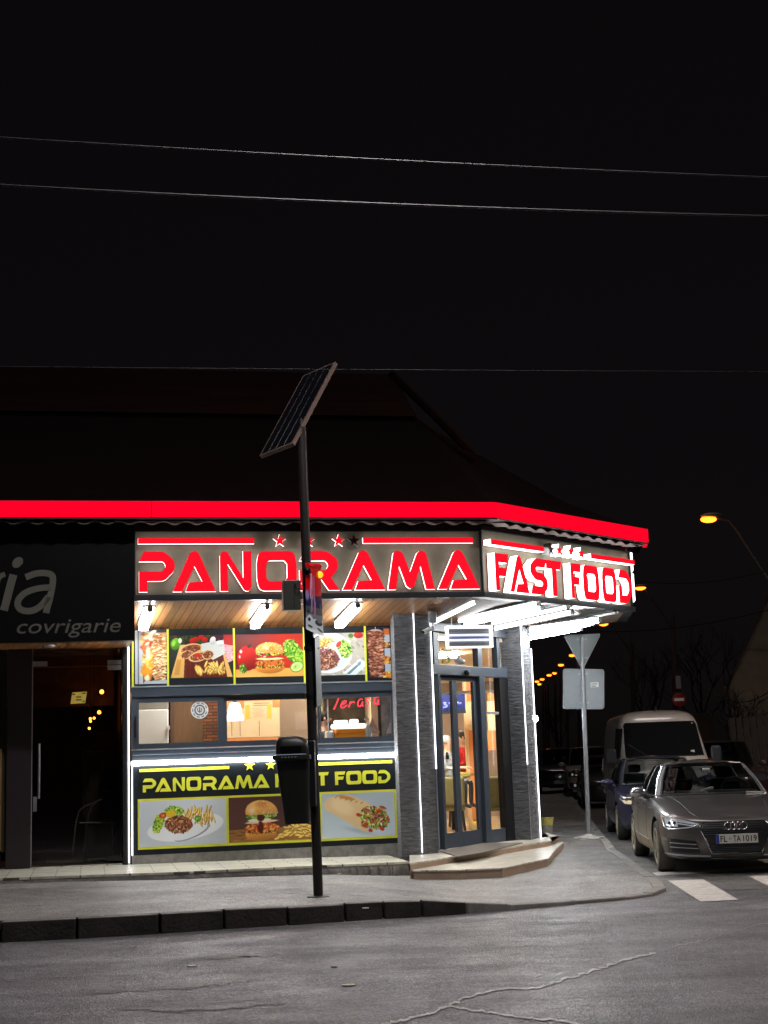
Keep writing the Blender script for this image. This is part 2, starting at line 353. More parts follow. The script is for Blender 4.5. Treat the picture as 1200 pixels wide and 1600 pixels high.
# ------------------------------------------------------------------ ground
def structure(mb, name, mt, **k): return mb.build(name, mt, kind='structure', **k)
b = MB(); b.add([(-300,-60,0),(300,-60,0),(300,500,0),(-300,500,0)], [(0,1,2,3)]); structure(b, 'main_road', M['road'])
KP = [(-260,1486,.19),(-80,1477,.19),(0,1473,.19),(120,1467,.19),(250,1459,.185),(350,1452,.18),(450,1446,.17),(540,1440,.165),(600,1436,.16),(660,1433,.15),(730,1428,.1),
      (797,1422.5,.055),(900,1413,.035),(980,1406,.03),(1022,1400,.03),(1040,1393,.035),(1034,1382,.035),(1012,1366,.035),(964,1333,.05),(938,1303,.07),(912,1273,.09),(886,1237,.1),(870,1213,.1),(858,1195,.1)]
kp = [(Vector(atz(a, c, 0)), h) for a, c, h in KP]
def offs_in(i, w):
    p = kp[i][0]; a = kp[max(i-1, 0)][0]; c = kp[min(i+1, len(kp)-1)][0]
    t = (c-a).normalized(); n = Vector((-t.y, t.x, 0))   # left of travel = towards the building
    return p + n*w
inner = [offs_in(i, .14) for i in range(len(kp))]
side_dir = Vector((.085, .996, 0)).normalized()
# pavement inner line: follows the platform foot, then the steps, then the building's side
IP = [(-260,1394,.2),(-80,1383,.2),(0,1381,.197),(90,1379,.19),(190,1377,.175),(270,1374,.16),(350,1371,.15),(420,1368,.135),(470,1367,.12),(520,1365,.1),(570,1368,.07),(630,1372,.035)]
ip = [Vector(atz(a, c, h)) for a, c, h in IP]
B0 = Vector((2.5, 23.4, .06))
ip += [Vector((.9,17.6,.03)), Vector((1.5,17.9,.03)), Vector((2.0,18.3,.035)), Vector((2.2,19.0,.04)), Vector((2.3,20.0,.04)), Vector((2.45,22,.05)),
       B0, B0+side_dir*4, B0+side_dir*10, B0+side_dir*20, B0+side_dir*35, B0+side_dir*60]
ip = ip[:len(kp)]
b = MB(); n = len(kp); NS = 6
vs = []
for i in range(n):
    a = inner[i].copy(); a.z = kp[i][1]; c = ip[i]
    for k in range(NS+1):
        t = k/NS; p = a.lerp(c, t); p.z += 0.012*math.sin(i*1.7+k*2.3)*(1 if 0 < k < NS else 0); vs.append(p)
    d = c + Vector((-1.4, 9, 0)); d.z = min(c.z, .1)
    if c.y > 23: d = c + Vector((-9, 0, 0))
    vs.append(d)
W = NS+2
b.add(vs, [(i*W+k, (i+1)*W+k, (i+1)*W+k+1, i*W+k+1) for i in range(n-1) for k in range(W-1)])
structure(b, 'pavement', M['walk'], smooth=True)
def kerbrun(i0, i1, mt, name, seg):
    b = MB(); pos = []
    for i in range(i0, i1):
        a, c = kp[i][0], kp[i+1][0]; L = (c-a).length; k = max(1, round(L/seg))
        for j in range(k): pos.append((i+j/k, i+(j+1)/k))
    def P(t, w):
        i = min(int(t), len(kp)-2); f = t-i
        q = kp[i][0].lerp(kp[i+1][0], f) if w == 0 else inner[i].lerp(inner[i+1], f)
        return q, kp[i][1]*(1-f)+kp[i+1][1]*f
    for s0, s1 in pos:
        g = .012; j = rnd.uniform(-.008, .008); jo = rnd.uniform(-.006, .006)
        a, h0 = P(s0, 0); c, h1 = P(s1, 0); ai, _ = P(s0, 1); ci, _ = P(s1, 1)
        t = (c-a).normalized(); nn = Vector((-t.y, t.x, 0))*jo
        a = a+t*g+nn; c = c-t*g+nn; ai = ai+t*g; ci = ci-t*g
        up_ = lambda q, h: Vector((q.x, q.y, h+.006+j))
        dn = lambda q: Vector((q.x, q.y, -.1))
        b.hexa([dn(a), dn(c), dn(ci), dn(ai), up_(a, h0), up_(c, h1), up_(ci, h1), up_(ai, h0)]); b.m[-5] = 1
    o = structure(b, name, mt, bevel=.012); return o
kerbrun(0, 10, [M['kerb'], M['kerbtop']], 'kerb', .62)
kerbrun(10, 16, [M['kerb_light'], M['kerb_light']], 'dropped_kerb', .8)
kerbrun(16, 23, [M['kerb_light'], M['kerb_light']], 'side_street_kerb', .9)
b = MB(); pts = [kp[i][0] for i in range(15, 24)]
far = [p + Vector((9.0, 0, 0)) for p in pts]; far[0] = pts[0]+Vector((9,-1.2,0))
vs = [Vector((p.x, p.y, .004)) for p in pts] + [Vector((p.x, p.y, .004)) for p in far]
n = len(pts); b.add(vs, [(i, n+i, n+i+1, i+1) for i in range(n-1)]); structure(b, 'side_street', M['side_road'])
def sheet(name, mt, quads, z):
    b = MB()
    for q in quads: b.add([Vector(atz(x, y, 0)) + Vector((0, 0, z)) for x, y in q], [(0,1,2,3)])
    return structure(b, name, mt)
sheet('crossing_marking', M['paint'], [[(1044,1377),(1099,1375),(1154,1407),(1095,1410)],[(1170,1370),(1225,1368),(1290,1398),(1232,1401)]], .008)
sheet('give_way_line', M['paint'], [[(1019,1364.5),(1330,1346),(1332,1350.5),(1026,1369)]], .008)
def ragged(quads, name, mt, z):
    b = MB()
    for q in quads:
        P = [Vector(atz(x, y, 0)) for x, y in q]; R_ = []
        for a, c in zip(P, P[1:]+P[:1]):
            n_ = max(4, int((c-a).length/.07))
            for j in range(n_): R_.append(a.lerp(c, j/n_)+Vector((rnd.uniform(-.04,.04), rnd.uniform(-.05,.05), z)))
        c0 = sum(R_, Vector())/len(R_); k = len(R_); b.add(R_+[c0], [(i, (i+1) % k, k) for i in range(k)])
    return structure(b, name, mt)
ragged([[(120,1547),(390,1527),(404,1532),(300,1545),(140,1553)],[(170,1575),(434,1561),(440,1570),(280,1583)],[(270,1493),(430,1487),(432,1494),(270,1501)]], 'asphalt_patch', M['patch'], .004)
# cracks and joints in the pavement
from mathutils.bvhtree import BVHTree as _B
_pv = bpy.data.objects['pavement'].data; _bv = _B.FromPolygons([v.co[:] for v in _pv.vertices], [tuple(p.vertices) for p in _pv.polygons])
pc = MB()
for pts, w in (([(-20,1403),(90,1398),(240,1389),(330,1385)], .012), ([(560,1384),(590,1392),(640,1401),(700,1408)], .01), ([(60,1392),(66,1410),(58,1436)], .007), ([(350,1380),(352,1396),(364,1414)], .007), ([(440,1400),(475,1404),(540,1403),(575,1406)], .02), ([(845,1268),(870,1272),(905,1270)], .02), ([(700,1385),(760,1392),(850,1388)], .006), ([(930,1330),(900,1350),(940,1380)], .005)):
    P = []
    for x, y in pts:
        g = atz(x, y, .12); h = _bv.ray_cast(Vector((g.x, g.y, 3)), Vector((0,0,-1)))[0]
        if h: P.append(h)
    Q = []
    for a, c in zip(P, P[1:]):
        for j in range(14):
            g = a.lerp(c, j/14)+Vector((rnd.uniform(-.015,.015), rnd.uniform(-.02,.02), 0)); h = _bv.ray_cast(Vector((g.x, g.y, 3)), Vector((0,0,-1)))[0]
            if h: Q.append(h)
    vs = []
    for g in Q: ww = w*rnd.uniform(.4,1.4); vs += [g+Vector((0,-ww,.004)), g+Vector((0,ww,.004))]
    if len(Q) > 1: pc.add(vs, [(2*i, 2*i+2, 2*i+3, 2*i+1) for i in range(len(Q)-1)])
structure(pc, 'pavement_cracks', M['crackd'])
def crackline(pts, w):
    b = MB(); P = [Vector(atz(600+x/2, 1300+y/2, 0)) for x, y in pts]; Q = []
    for a, c in zip(P, P[1:]):
        k = 12
        for j in range(k): Q.append(a.lerp(c, j/k) + Vector((rnd.uniform(-.02, .02), rnd.uniform(-.04, .04), 0)))
    Q.append(P[-1]); vs = []
    for i, q in enumerate(Q):
        ww = w*rnd.uniform(.5, 1.3); vs += [q+Vector((0, -ww, .006)), q+Vector((0, ww, .006))]
    b.add(vs, [(2*i, 2*i+2, 2*i+3, 2*i+1) for i in range(len(Q)-1)]); return b
cb = crackline([(-60,620),(20,600),(130,575),(205,545),(250,520),(370,492),(480,490),(540,470),(640,440),(760,400),(850,380)], .035)
for bb in (crackline([(205,545),(330,567),(430,580),(600,600),(700,625)], .03), crackline([(905,358),(1000,340),(1100,310),(1230,275)], .012)):
    cb.add(bb.v, bb.f)
structure(cb, 'road_crack_filler', M['crack'])
b = MB()
for (x, y, s) in [(545,1541,.06),(522,1512,.03),(160,1433,.03),(268,1441,.03),(300,1511,.05),(530,1366,.03),(571,1420,.04),(480,1418,.05),(35,1380,.03)]:
    p = atz(x, y, 0 if y > 1440 else .15); b.ball((p.x, p.y, p.z+.008), (s, s*.6, .008), 7)
tag(b.build('litter_scraps', M['paper'], kind='stuff'), 'pale scraps of litter lying on the road and pavement', 'litter')

# ------------------------------------------------------------------ building frames
F = Fr(*G(205,1340,20.2).xy, 12)           # serving-window wall
C = Fr(*G(687,1326,21.3).xy, 55)             # door wall on the corner
SG = Fr(*G(211,938,18.8).xy, 12)          # front edge of the canopy
_c = G(755,930,19.8); _u = (_c-SG.O).dot(SG.U); SC = Fr(*SG.p(_u,0,0).xy, 48)           # canopy edge over the door
SC_LEN = 3.9
ZI, ZO = 3.54, 3.80               # ceiling height at wall / at canopy edge
uW = F.hit(629, 1200)[0]          # right end of the window wall
bld = empty('restaurant_building', F.p(0, 0, .2), 'corner fast food shop with wooden canopy, grey stone pillars and dark hipped roof', 'building')
UL = -9.0                          # left end of everything
P2 = lambda v: (v.x, v.y)
Kc = G(660,1333,20.5); Kl = Kc - F.U*.30; Kr = Kc + Vector((math.cos(R(35)), math.sin(R(35)), 0))*.28
c2 = G(830,1310,23.0); c2l = G(797,1311,23.12); c2r = G(843,1308,23.45)
def column(pts, back, name):
    b = MB(); poly = [P2(p) for p in pts] + [P2(p) for p in back]
    b.prism(poly, 0.0, 3.78)
    rr = random.Random(len(bpy.data.objects))
    for a, c in zip(pts, pts[1:]):      # split-stone courses on the two visible faces
        t = (c-a); L = t.length; t.normalize(); nn = Vector((t.y, -t.x, 0)); z = 0.0
        while z < 3.74:
            h = rr.uniform(.014, .028); x = 0.0
            while x < L-.003:
                w = min(rr.uniform(.05, .24), L-x); d = rr.uniform(.001, .009); d2 = max(.001, d+rr.uniform(-.004, .004))
                p0 = a+t*(x+.001); p1 = a+t*(x+w-.001); z0, z1 = z+.001, z+h-.002
                q = lambda p, o, zz: Vector((p.x+nn.x*o, p.y+nn.y*o, zz))
                b.hexa([q(p0,d,z0), q(p1,d2,z0), q(p1,-.005,z0), q(p0,-.005,z0), q(p0,d*.8,z1), q(p1,d2*.8,z1), q(p1,-.005,z1), q(p0,-.005,z1)])
                x += w
            z += h
    return b.build(name, M['stone'], bld)
pil1 = column([Kl, Kc, Kr], [Kr+Vector((-.1,.35,0)), Kl+Vector((-.05,.45,0))], 'pillar')
pil2 = column([c2l, c2, c2r], [c2r+Vector((-.1,.5,0)), c2l+Vector((-.05,.5,0))], 'pillar')
# ceilings
Sa = SG.p(UL, 0, ZO); Sb = SC.p(0, 0, ZO); Sc_ = SC.p(SC_LEN, 0, ZO); Sd = Sc_ + side_dir*1.8
Wa = F.p(UL, .0, ZI); Wb = F.p(uW+.2, 0, ZI); Wb.z = ZI
Wc = Vector((Kr.x-.1, Kr.y+.35, 3.58)); Wd = Vector((c2.x, c2.y+.2, 3.66)); We = Vector((c2r.x+.1, c2r.y+1.6, 3.66))
def slab(pts, th, name, mt, parent, nrm=None):
    b = MB(); n = len(pts); t = [p+Vector((0, 0, th)) for p in pts]
    b.add(list(pts)+t, [tuple(range(n)), tuple(range(n, 2*n))[::-1]] + [(i, (i+1) % n, n+(i+1) % n, n+i) for i in range(n)])
    return b.build(name, mt, parent)
mid = Sb.lerp(Wc, .985)
M['plankF'] = planks('canopy_boards', 12+6, .105, (.11,.042,.011), (.33,.15,.045))
M['plankC'] = planks('corner_canopy_boards', 48, .10, (.10,.06,.03), (.22,.145,.085))
slab([Sa + (SG.p(4.75,0,0)-SG.p(4.75,0,0)), Sb, Wc, Wb+F.U*.1, Wa], .05, 'canopy_ceiling', M['plankF'], bld)
slab([Sb, Sc_, Wd, Wc], .05, 'canopy_ceiling', M['plankC'], bld)
slab([Sc_, Sd, We, Wd], .05, 'canopy_ceiling', M['plankC'], bld)
# canopy fascia strips (black edge under the signs) and backing boxes up to the eave
def fascia(fr, u0, u1, z0, z1, o0, o1, mt, name, parent=None):
    b = MB(); b.fbox(fr, u0, u1, o0, o1, z0, z1); return b.build(name, mt, parent if parent else bld)
Ucorner = (SC.O-SG.O).dot(SG.U)
fascia(SG, UL, Ucorner+.01, 3.785, 3.865, -.25, .03, M['anthr'], 'canopy_edge')
fascia(SC, 0, SC_LEN+.03, 3.787, 3.865, -.25, .03, M['anthr'], 'canopy_edge')
fascia(SG, UL, Ucorner-.02, 3.867, 4.86, -.25, -.08, M['slate_dark'], 'canopy_edge')
fascia(SC, .02, SC_LEN, 3.867, 4.86, -.25, -.08, M['slate_dark'], 'canopy_edge')
SD = Fr(Sc_.x, Sc_.y, 84)
fascia(SD, 0.0, 1.8, 3.788, 4.86, -.3, .0, M['slate_dark'], 'canopy_edge')
# eave soffit
E1 = Fr(*(SG.p(0, .42, 0).xy), 12); E2o = SC.p(0, .42, 0)
# corner of offset lines
def meet(f1, f2):
    d = f2.O - f1.O; det = f1.U.x*(-f2.U.y) + f2.U.x*f1.U.y
    t = (d.x*(-f2.U.y) + f2.U.x*d.y)/det; return f1.O + f1.U*t
E2 = Fr(E2o.x, E2o.y, 48); E3 = Fr(*(SD.p(0, .3, 0).xy), 84)
Ec = meet(E1, E2); Ed = meet(E2, E3)
ZE = 4.85
ea = E1.p(UL, 0, 0); ee = E3.p(2.2, 0, 0)
def V(p, z): return Vector((p.x, p.y, z))
slab([V(ea, 4.83), V(Ec, 4.83), V(SC.p(0, -.2, 0), 4.87), V(SG.p(UL, -.2, 0), 4.87)], .02, 'eave_soffit', M['eave'], bld)
slab([V(Ec, 4.83), V(Ed, 4.83), V(SC.p(SC_LEN, -.2, 0), 4.87), V(SC.p(0, -.2, 0), 4.87)], .02, 'eave_soffit', M['eave'], bld)
# corrugated sheet edge below the band
def corrug(fr, u0, u1):
    b = MB(); k = int((u1-u0)/.03); vs = []
    for i in range(k+1):
        u = u0+(u1-u0)*i/k; z = 4.79 + .022*math.sin(u*2*math.pi/.3)
        vs += [fr.p(u, -.05, z), fr.p(u, -.3, z+.03), fr.p(u, -.05, z+.012)]
    b.add(vs, [f for i in range(k) for f in ((3*i, 3*i+3, 3*i+4, 3*i+1), (3*i, 3*i+2, 3*i+5, 3*i+3))])
    return b
lenE1 = (Ec-E1.O).dot(E1.U)
corrug(E1, UL, lenE1-.1).build('roof_sheet_edge', M['sheet_edge'], bld)
corrug(E2, .1, (Ed-E2.O).dot(E2.U)-.1).build('roof_sheet_edge', M['sheet_edge'], bld)
# red light band: one thing, segments with joints
band = empty('red_light_band', V(Ec, 4.9), 'glowing red light band running along the whole roof edge', 'light band')
def bandseg(fr, u0, u1):
    b = MB(); b.fbox(fr, u0, u1, -.06, 0.0, 4.865, 5.075); b.build('band_segment', M['redband'], band, bevel=.008)
l2 = (Ed-E2.O).dot(E2.U); l20 = (Ec-E2.O).dot(E2.U)
u = UL
for x in (237, 535): 
    uu = E1.hit(x, 800)[0]; bandseg(E1, u, uu-.004); u = uu+.004
bandseg(E1, u, lenE1-.004)
q = l20+.004
for x in (856, 905, 935): uu = E2.hit(x, 830)[0]; bandseg(E2, q, uu-.004); q = uu+.004
bandseg(E2, q, l2+.0)
b = MB(); b.fbox(E3, .03, .3, -.06, 0, 4.865, 5.075); b.build('band_segment', M['redband'], band)
b = MB(); b.fbox(E1, UL, lenE1-.03, -.09, -.065, 4.85, 5.09); b.fbox(E2, l20+.03, l2, -.09, -.065, 4.85, 5.09); b.build('band_housing', M['eave'], band)
# roof: eave line -> kink -> ridge, hipped end
rd = F.U
rid_e = at(612, 585, 24.6); kink = at(648, 655, 23.6)
hipz = at(748, 722, 22.0)
ridL = rid_e - rd*16; ridL.z = at(0, 578, 24.6-1.4).z - .0
ridL = rid_e - rd*16; kinkL = kink - rd*16
low_e = at(760, 733, 21.6); 
eL = V(ea, 5.02); eC = V(Ec + Vector((-.02,.02,0)), 5.02); eD = V(Ed, 5.02)
back = rid_e + Vector((6.0, 9.0, 0)); back.z = 5.6
b = MB()
b.add([eL, eC, kink, kinkL], [(0,1,2,3)])                       # front slope
b.add([eC, eD, Vector((3.4,26.0,6.2)), kink], [(0,1,2,3)])      # corner slope
b.add([eD, V(ee, 5.02), Vector((3.6,34,7.2)), Vector((3.4,26.0,6.2))], [(0,1,2,3)])
b.add([kink, Vector((3.4,26.0,6.2)), Vector((3.6,34,7.2)), kink+Vector((-.3,10,0)), ], [(0,1,2,3)])
b.build('roof', M['roof'], bld)
b = MB(); up1 = kink+Vector((.0,-.12,.02)); 
b.hexa([kinkL+Vector((0,-.1,0)), up1, kink+Vector((.1,.3,0)), kinkL+Vector((0,.3,0)), ridL, rid_e, rid_e+Vector((.1,.3,-.05)), ridL+Vector((0,.3,-.05))])
b.build('upper_roof', M['roofup'], bld)
b = MB(); b.tube([rid_e, at(680, 650, 23.6), at(745, 716, 22.6)], .07, 6); b.tube([kink, at(700, 693, 23), at(745, 720, 22.5)], .05, 6)
b.build('verge_board', M['roofup'], bld)
# window wall pieces (around the serving window)
def hz(fr, px, py, o=0): return fr.hit(px, py, o)
wz_top = hz(F, 400, 1078)[1]; wz_bot = hz(F, 400, 1172)[1]; pz_top = hz(F, 400, 1186)[1]
b = MB(); b.fbox(F, -.0, uW+.35, -.2, 0, .0, pz_top); b.build('wall', M['slate_dark'], bld)
b = MB(); b.fbox(F, -.0, uW+.35, -.2, 0, wz_top, 3.56); b.build('wall', M['slate_dark'], bld)
# side wall of the building along the side street
b = MB(); q0 = c2r+Vector((-.15,.3,0)); q1 = q0 + side_dir*14
b.prism([P2(q0), P2(q1), P2(q1+Vector((-.2,0,0))), P2(q0+Vector((-.2,0,0)))], 0, 4.2); b.build('wall', M['stone'], bld)
# LED strips
def led(p0, p1, r=.012, mt='led', parent=None, name='led_strip'):
    b = MB(); b.tube([p0, p1], r, 6); return b.build(name, M[mt], parent or bld)
Fl = Kc + Vector((0,-.02,0)); led(V(Fl,.26), V(Fl,3.66), .006)
Kr2 = Kr + Vector((.02,-.012,0)); z_end = .3+ (1337-1200)/107
led(V(Kr2,1.42), V(Kr2,3.6), .009)
b = MB(); b.tube([V(Kr2,.25), V(Kr2,1.41)], .006, 6); b.build('led_strip', M['galv'], bld)
led(V(c2+Vector((.0,-.02,0)),1.42), V(c2+Vector((0,-.02,0)),3.68), .007); 
b = MB(); b.tube([V(c2+Vector((0,-.015,0)),.25), V(c2+Vector((0,-.015,0)),1.41)], .006, 6); b.build('led_strip', M['galv'], bld)
led(V(c2r+Vector((.02,-.02,0)),.2), V(c2r+Vector((.02,-.02,0)),3.3), .009)
led(F.p(-.03,.04,.28), F.p(-.03,.04,3.42), .009)

# tiled platform and entrance steps
pf = []
for x, y, z in [(-260,1384,.275),(0,1372,.27),(300,1361.5,.25),(500,1352,.23),(600,1348,.215),(640,1346,.21)]: pf.append(atz(x, y, z))
plat = empty('tiled_platform', pf[3], 'beige tiled platform with rough concrete edge in front of the shop windows', 'platform')
b = MB(); top = pf; bk = [F.p((p-F.O).dot(F.U), -.1, p.z) for p in pf]; n = len(pf)
b.add([p for p in top]+[p for p in bk], [(i, i+1, n+i+1, n+i) for i in range(n-1)])
b.add([p for p in top]+[p-Vector((0,0,.03)) for p in top], [(i, n+i, n+i+1, i+1) for i in range(n-1)])
b.add([top[-1], bk[-1], bk[-1]-Vector((0,0,.3)), top[-1]-Vector((0,0,.3))], [(0,1,2,3)])
b.build('tile_surface', M['tilebase'], plat)
b = MB(); low = [p-Vector((0,0,.03)) + Vector((.0,.015,0)) for p in top]; k = []
vs = []; 
for i in range(n-1):
    for j in range(20):
        q = low[i].lerp(low[i+1], j/20); w = rnd.uniform(-.02,.02)
        vs += [q, Vector((q.x+w*.3, q.y-.02+w, q.z-.05)), Vector((q.x, q.y-.03+w, q.z-.4))]
kk = len(vs)//3; b.add(vs, [f for i in range(kk-1) for f in ((3*i,3*i+1,3*i+4,3*i+3),(3*i+1,3*i+2,3*i+5,3*i+4))])
b.build('concrete_edge', M['concrete'], plat)
steps = empty('entrance_steps', Vector((1.2,18.5,0)), 'two low tiled steps leading up to the glass corner door', 'steps')
L1 = .235; L2 = .15
lo = [atz(645,1360,L2), atz(718,1359,L2), atz(785,1356,L2), atz(857,1341,L2), atz(868,1327,L2), Vector((2.75,23.6,L2)), Vector((.2,21,L2))]
hi = [atz(640,1349,L1), atz(862,1313,L1), atz(852,1301,L1), Vector((2.7,23.8,L1)), Vector((.2,21.3,L1))]
def stepm(pts, z, th, name):
    b = MB(); b.prism([P2(p) for p in pts], z-.02, z, 0); b.build(name+'_top', M['steptop'], steps)
    c_ = sum(pts, Vector())/len(pts); ins = [p + (c_-p).normalized()*.02 for p in pts]
    b = MB(); b.prism([P2(p) for p in ins], -.08, z-.021); b.build(name+'_riser', M['stepside'], steps)
stepm(lo, L2, .2, 'lower_step'); stepm(hi, L1, .1, 'upper_step')
mt = MB(); mp_ = [atz(687,1331,L1), atz(760,1318,L1), atz(817,1318,L1), atz(752,1334,L1), atz(715,1340,L1)]
mt.prism([P2(p) for p in mp_], L1+.004, L1+.016); tag(mt.build('door_mat', M['mat_']), 'brown rubber mat in front of the glass corner door', 'mat')
# ------------------------------------------------------------------ serving window
win = empty('serving_window', F.p(2, .0, wz_bot), 'long grey framed sliding serving window between the food posters', 'window')
def rectbar(fr, x0, y0, x1, y1, o0, o1, name, mt, parent, extra=0):
    """box on a wall whose face covers the photo rectangle"""
    xm, ym = (x0+x1)/2, (y0+y1)/2
    u0 = fr.hit(x0, ym, o1)[0]; u1 = fr.hit(x1, ym, o1)[0]; z1 = fr.hit(xm, y0, o1)[1]; z0 = fr.hit(xm, y1, o1)[1]
    b = MB(); b.fbox(fr, u0, u1, o0, o1, z0, z1); return b.build(name, mt, parent, bevel=min(.008, abs(u1-u0)*.2, abs(z1-z0)*.2))
def zat(fr, px, py, o=0): return fr.hit(px, py, o)[1]
def uat(fr, px, py=1120, o=0): return fr.hit(px, py, o)[0]
zT = (zat(F,210,1076)+zat(F,615,1064.5))/2; zH = (zat(F,210,1087)+zat(F,615,1081))/2   # header top/bottom
zB = (zat(F,210,1181)+zat(F,620,1166))/2; zS = (zat(F,210,1174)+zat(F,620,1158))/2
uA, uB = uat(F,205.5), uat(F,626)
def fb(u0,u1,z0,z1,o0,o1,name,mt,par,bev=.006):
    b = MB(); b.fbox(F,u0,u1,o0,o1,z0,z1); return b.build(name,mt,par,bevel=bev)
fb(uA,uB,zH,zT,-.12,.05,'frame_bar',M['slate'],win); fb(uA,uB,zT+.003,zT+.02,-.1,.06,'frame_bar',M['galv'],win,.002)
fb(uA,uB,zB,zS,-.12,.045,'frame_bar',M['slate'],win); fb(uA,uB,zS+.001,zS+.012,-.1,.055,'frame_bar',M['galv'],win,.002)
fb(uA,uB,pz_top,zB-.002,-.15,.02,'frame_bar',M['slate_dark'],win)
fb(uA,uA+.09,zS+.014,zH-.002,-.12,.03,'frame_bar',M['slate'],win); fb(uB-.06,uB,zS+.014,zH-.002,-.12,.03,'frame_bar',M['slate'],win)
def sash(px0, px1, o, gl0, gl1, tag_):
    u0,u1 = uat(F,px0), uat(F,px1); g0,g1 = uat(F,gl0), uat(F,gl1); s = empty('sash_anchor', (0,0,0), None, None)
    bpy.data.objects.remove(s)
    b = MB(); z0,z1 = zS+.015, zH-.003; a,c_ = z0+.075, z1-.085
    b.fbox(F,u0,g0,o-.04,o,z0,z1); b.fbox(F,g1,u1,o-.04,o,z0,z1); b.fbox(F,g0,g1,o-.04,o,z0,a); b.fbox(F,g0,g1,o-.04,o,c_,z1)
    so = b.build('sash', M['slate'], win)
    b = MB(); b.fbox(F,g0,g1,o-.025,o-.02,a,c_); b.build('pane', M['glass'], so)
    return so, (g0,g1,a,c_)
s1, r1 = sash(213, 350, .015, 217, 340, '')
s2, r2 = sash(350.5, 500, -.035, 355, 497, '')
s3, r3 = sash(500, 621, .013, 501.5, 611, '')
b = MB(); b.fbox(F, uat(F,512.5), uat(F,514.5), -.06, -.05, zS+.09, zH-.1); b.build('pane_edge', M['white'], s3)
b = MB(); uh = uat(F,209.5); b.fbox(F, uh-.0, uh+.03, .05, .07, 2.0, 2.3); b.build('handle', M['blackm'], win)
uh = uat(F,618); b = MB(); b.fbox(F, uh-.02, uh+.0, .02, .05, 2.0, 2.3); b.build('handle', M['blackm'], win)
# round sticker on the left pane
def disc(fr, u, z, r, o, th=.004, n=28):
    b = MB(); vs = [fr.p(u+r*math.cos(k*2*math.pi/n), o, z+r*math.sin(k*2*math.pi/n)) for k in range(n)]
    vs += [fr.p(u+r*math.cos(k*2*math.pi/n), o+th, z+r*math.sin(k*2*math.pi/n)) for k in range(n)]
    b.add(vs, [tuple(range(n))[::-1], tuple(range(n,2*n))]+[(k,(k+1)%n,n+(k+1)%n,n+k) for k in range(n)]); return b
us, zs = F.hit(312, 1109.5, .0)
st = empty('round_sticker', F.p(us,.0,zs), 'round white and grey seal sticker on the left window pane', 'sticker')
disc(F,us,zs,.125,.003).build('disc',M['white'],st)
ringm = mat('sticker_grey',(.12,.14,.15),.5)
b=MB()
for r_,w_ in ((.108,.014),(.078,.02)):
    n=28; vs=[F.p(us+rr*math.cos(k*2*math.pi/n),.009,zs+rr*math.sin(k*2*math.pi/n)) for rr in (r_,r_-w_) for k in range(n)]
    b.add(vs,[(k,(k+1)%n,n+(k+1)%n,n+k) for k in range(n) if (r_>.1 and k%3) or r_<.1])
b.fbox(F,us-.008,us+.008,.007,.010,zs-.04,zs+.045); b.fbox(F,us-.035,us-.022,.007,.010,zs-.01,zs+.03); b.fbox(F,us+.022,us+.035,.007,.010,zs-.01,zs+.03); b.fbox(F,us-.03,us+.03,.007,.010,zs-.025,zs-.012)
b.build('emblem',ringm,st)

# ------------------------------------------------------------------ behind the serving window
kd = 1.6
room = MB(); room.fbox(F, -.1, uW+.3, -3.4, -.2, .5, .56); room.build('kitchen_floor', M['floor_in'], bld)
b = MB(); b.fbox(F, -.1, uW+.35, -3.4, -.22, 3.36, 3.4); b.build('kitchen_ceiling', M['beige'], bld)
b = MB(); b.fbox(F, -.12, -.02, -3.4, -.2, .1, 3.4); b.build('inner_wall', M['tan'], bld)
def inner(x0, x1, y0, y1, o, th, mt, name='inner_wall', par=None):
    u0,u1 = F.hit(x0,(y0+y1)/2,o)[0], F.hit(x1,(y0+y1)/2,o)[0]; z1,z0 = F.hit((x0+x1)/2,y0,o)[1], F.hit((x0+x1)/2,y1,o)[1]
    b = MB(); b.fbox(F,u0,u1,o-th,o,z0,z1); return b.build(name, mt, par or bld)
o_ = -1.7
inner(190,262,1060,1200,o_-.6,.1,M['tan']); inner(262,342,1060,1200,o_-.5,.08,M['vdark'])
inner(200,440,1060,1101,o_,.06,M['orange']) if False else None
inner(342,437,1060,1106,o_,.08,M['orange']); inner(342,437,1106.5,1152,o_,.08,M['beige']); inner(342,437,1152.5,1215,o_,.08,M['orange'])
inner(437,506,1040,1240,o_-.25,.08,M['tan'])
inner(504,506.5,1060,1200,o_-.2,.05,M['olive'])
inner(506,640,1040,1240,o_-1.2,.08,M['dark_in'])
b = MB(); 
for x in (362,375,405): 
    u_,z_ = F.hit(x,1128,o_+.004); b.fbox(F,u_-.004,u_+.004,o_,o_+.004,F.hit(x,1150,o_)[1],F.hit(x,1126,o_)[1])
b.build('tile_joint', M['brownd'], bld)
fr_ = empty('fridge', F.p(.3,-1.3,.32), 'tall white fridge seen through the left window pane', 'fridge')
u0,u1 = F.hit(208,1130,-1.2)[0], F.hit(263.5,1130,-1.2)[0]; zt = F.hit(240,1108,-1.2)[1]
b = MB(); b.fbox(F,u0,u1,-1.9,-1.2,.34,zt-.003); b.build('door', M['fridge'], fr_, bevel=.02)
b = MB(); b.fbox(F,u0,u1,-1.9,-1.21,zt,zt+.35); b.build('top_panel', mat('fridge_top',(.3,.3,.29),.5), fr_, bevel=.01)
b = MB(); b.fbox(F,u1-.03,u1+.02,-1.2,-1.15,F.hit(262,1140,-1.2)[1],F.hit(262,1134,-1.2)[1]); b.build('handle', M['white'], fr_)
dr = empty('inner_door', F.p(1,-2.0,.32), 'brown wooden inner door behind the left window pane', 'door')
u0,u1 = F.hit(266,1130,-2)[0], F.hit(322,1130,-2)[0]; b = MB(); b.fbox(F,u0,u1,-2.06,-2.0,.34,2.95); b.build('leaf', M['brownd'], dr)
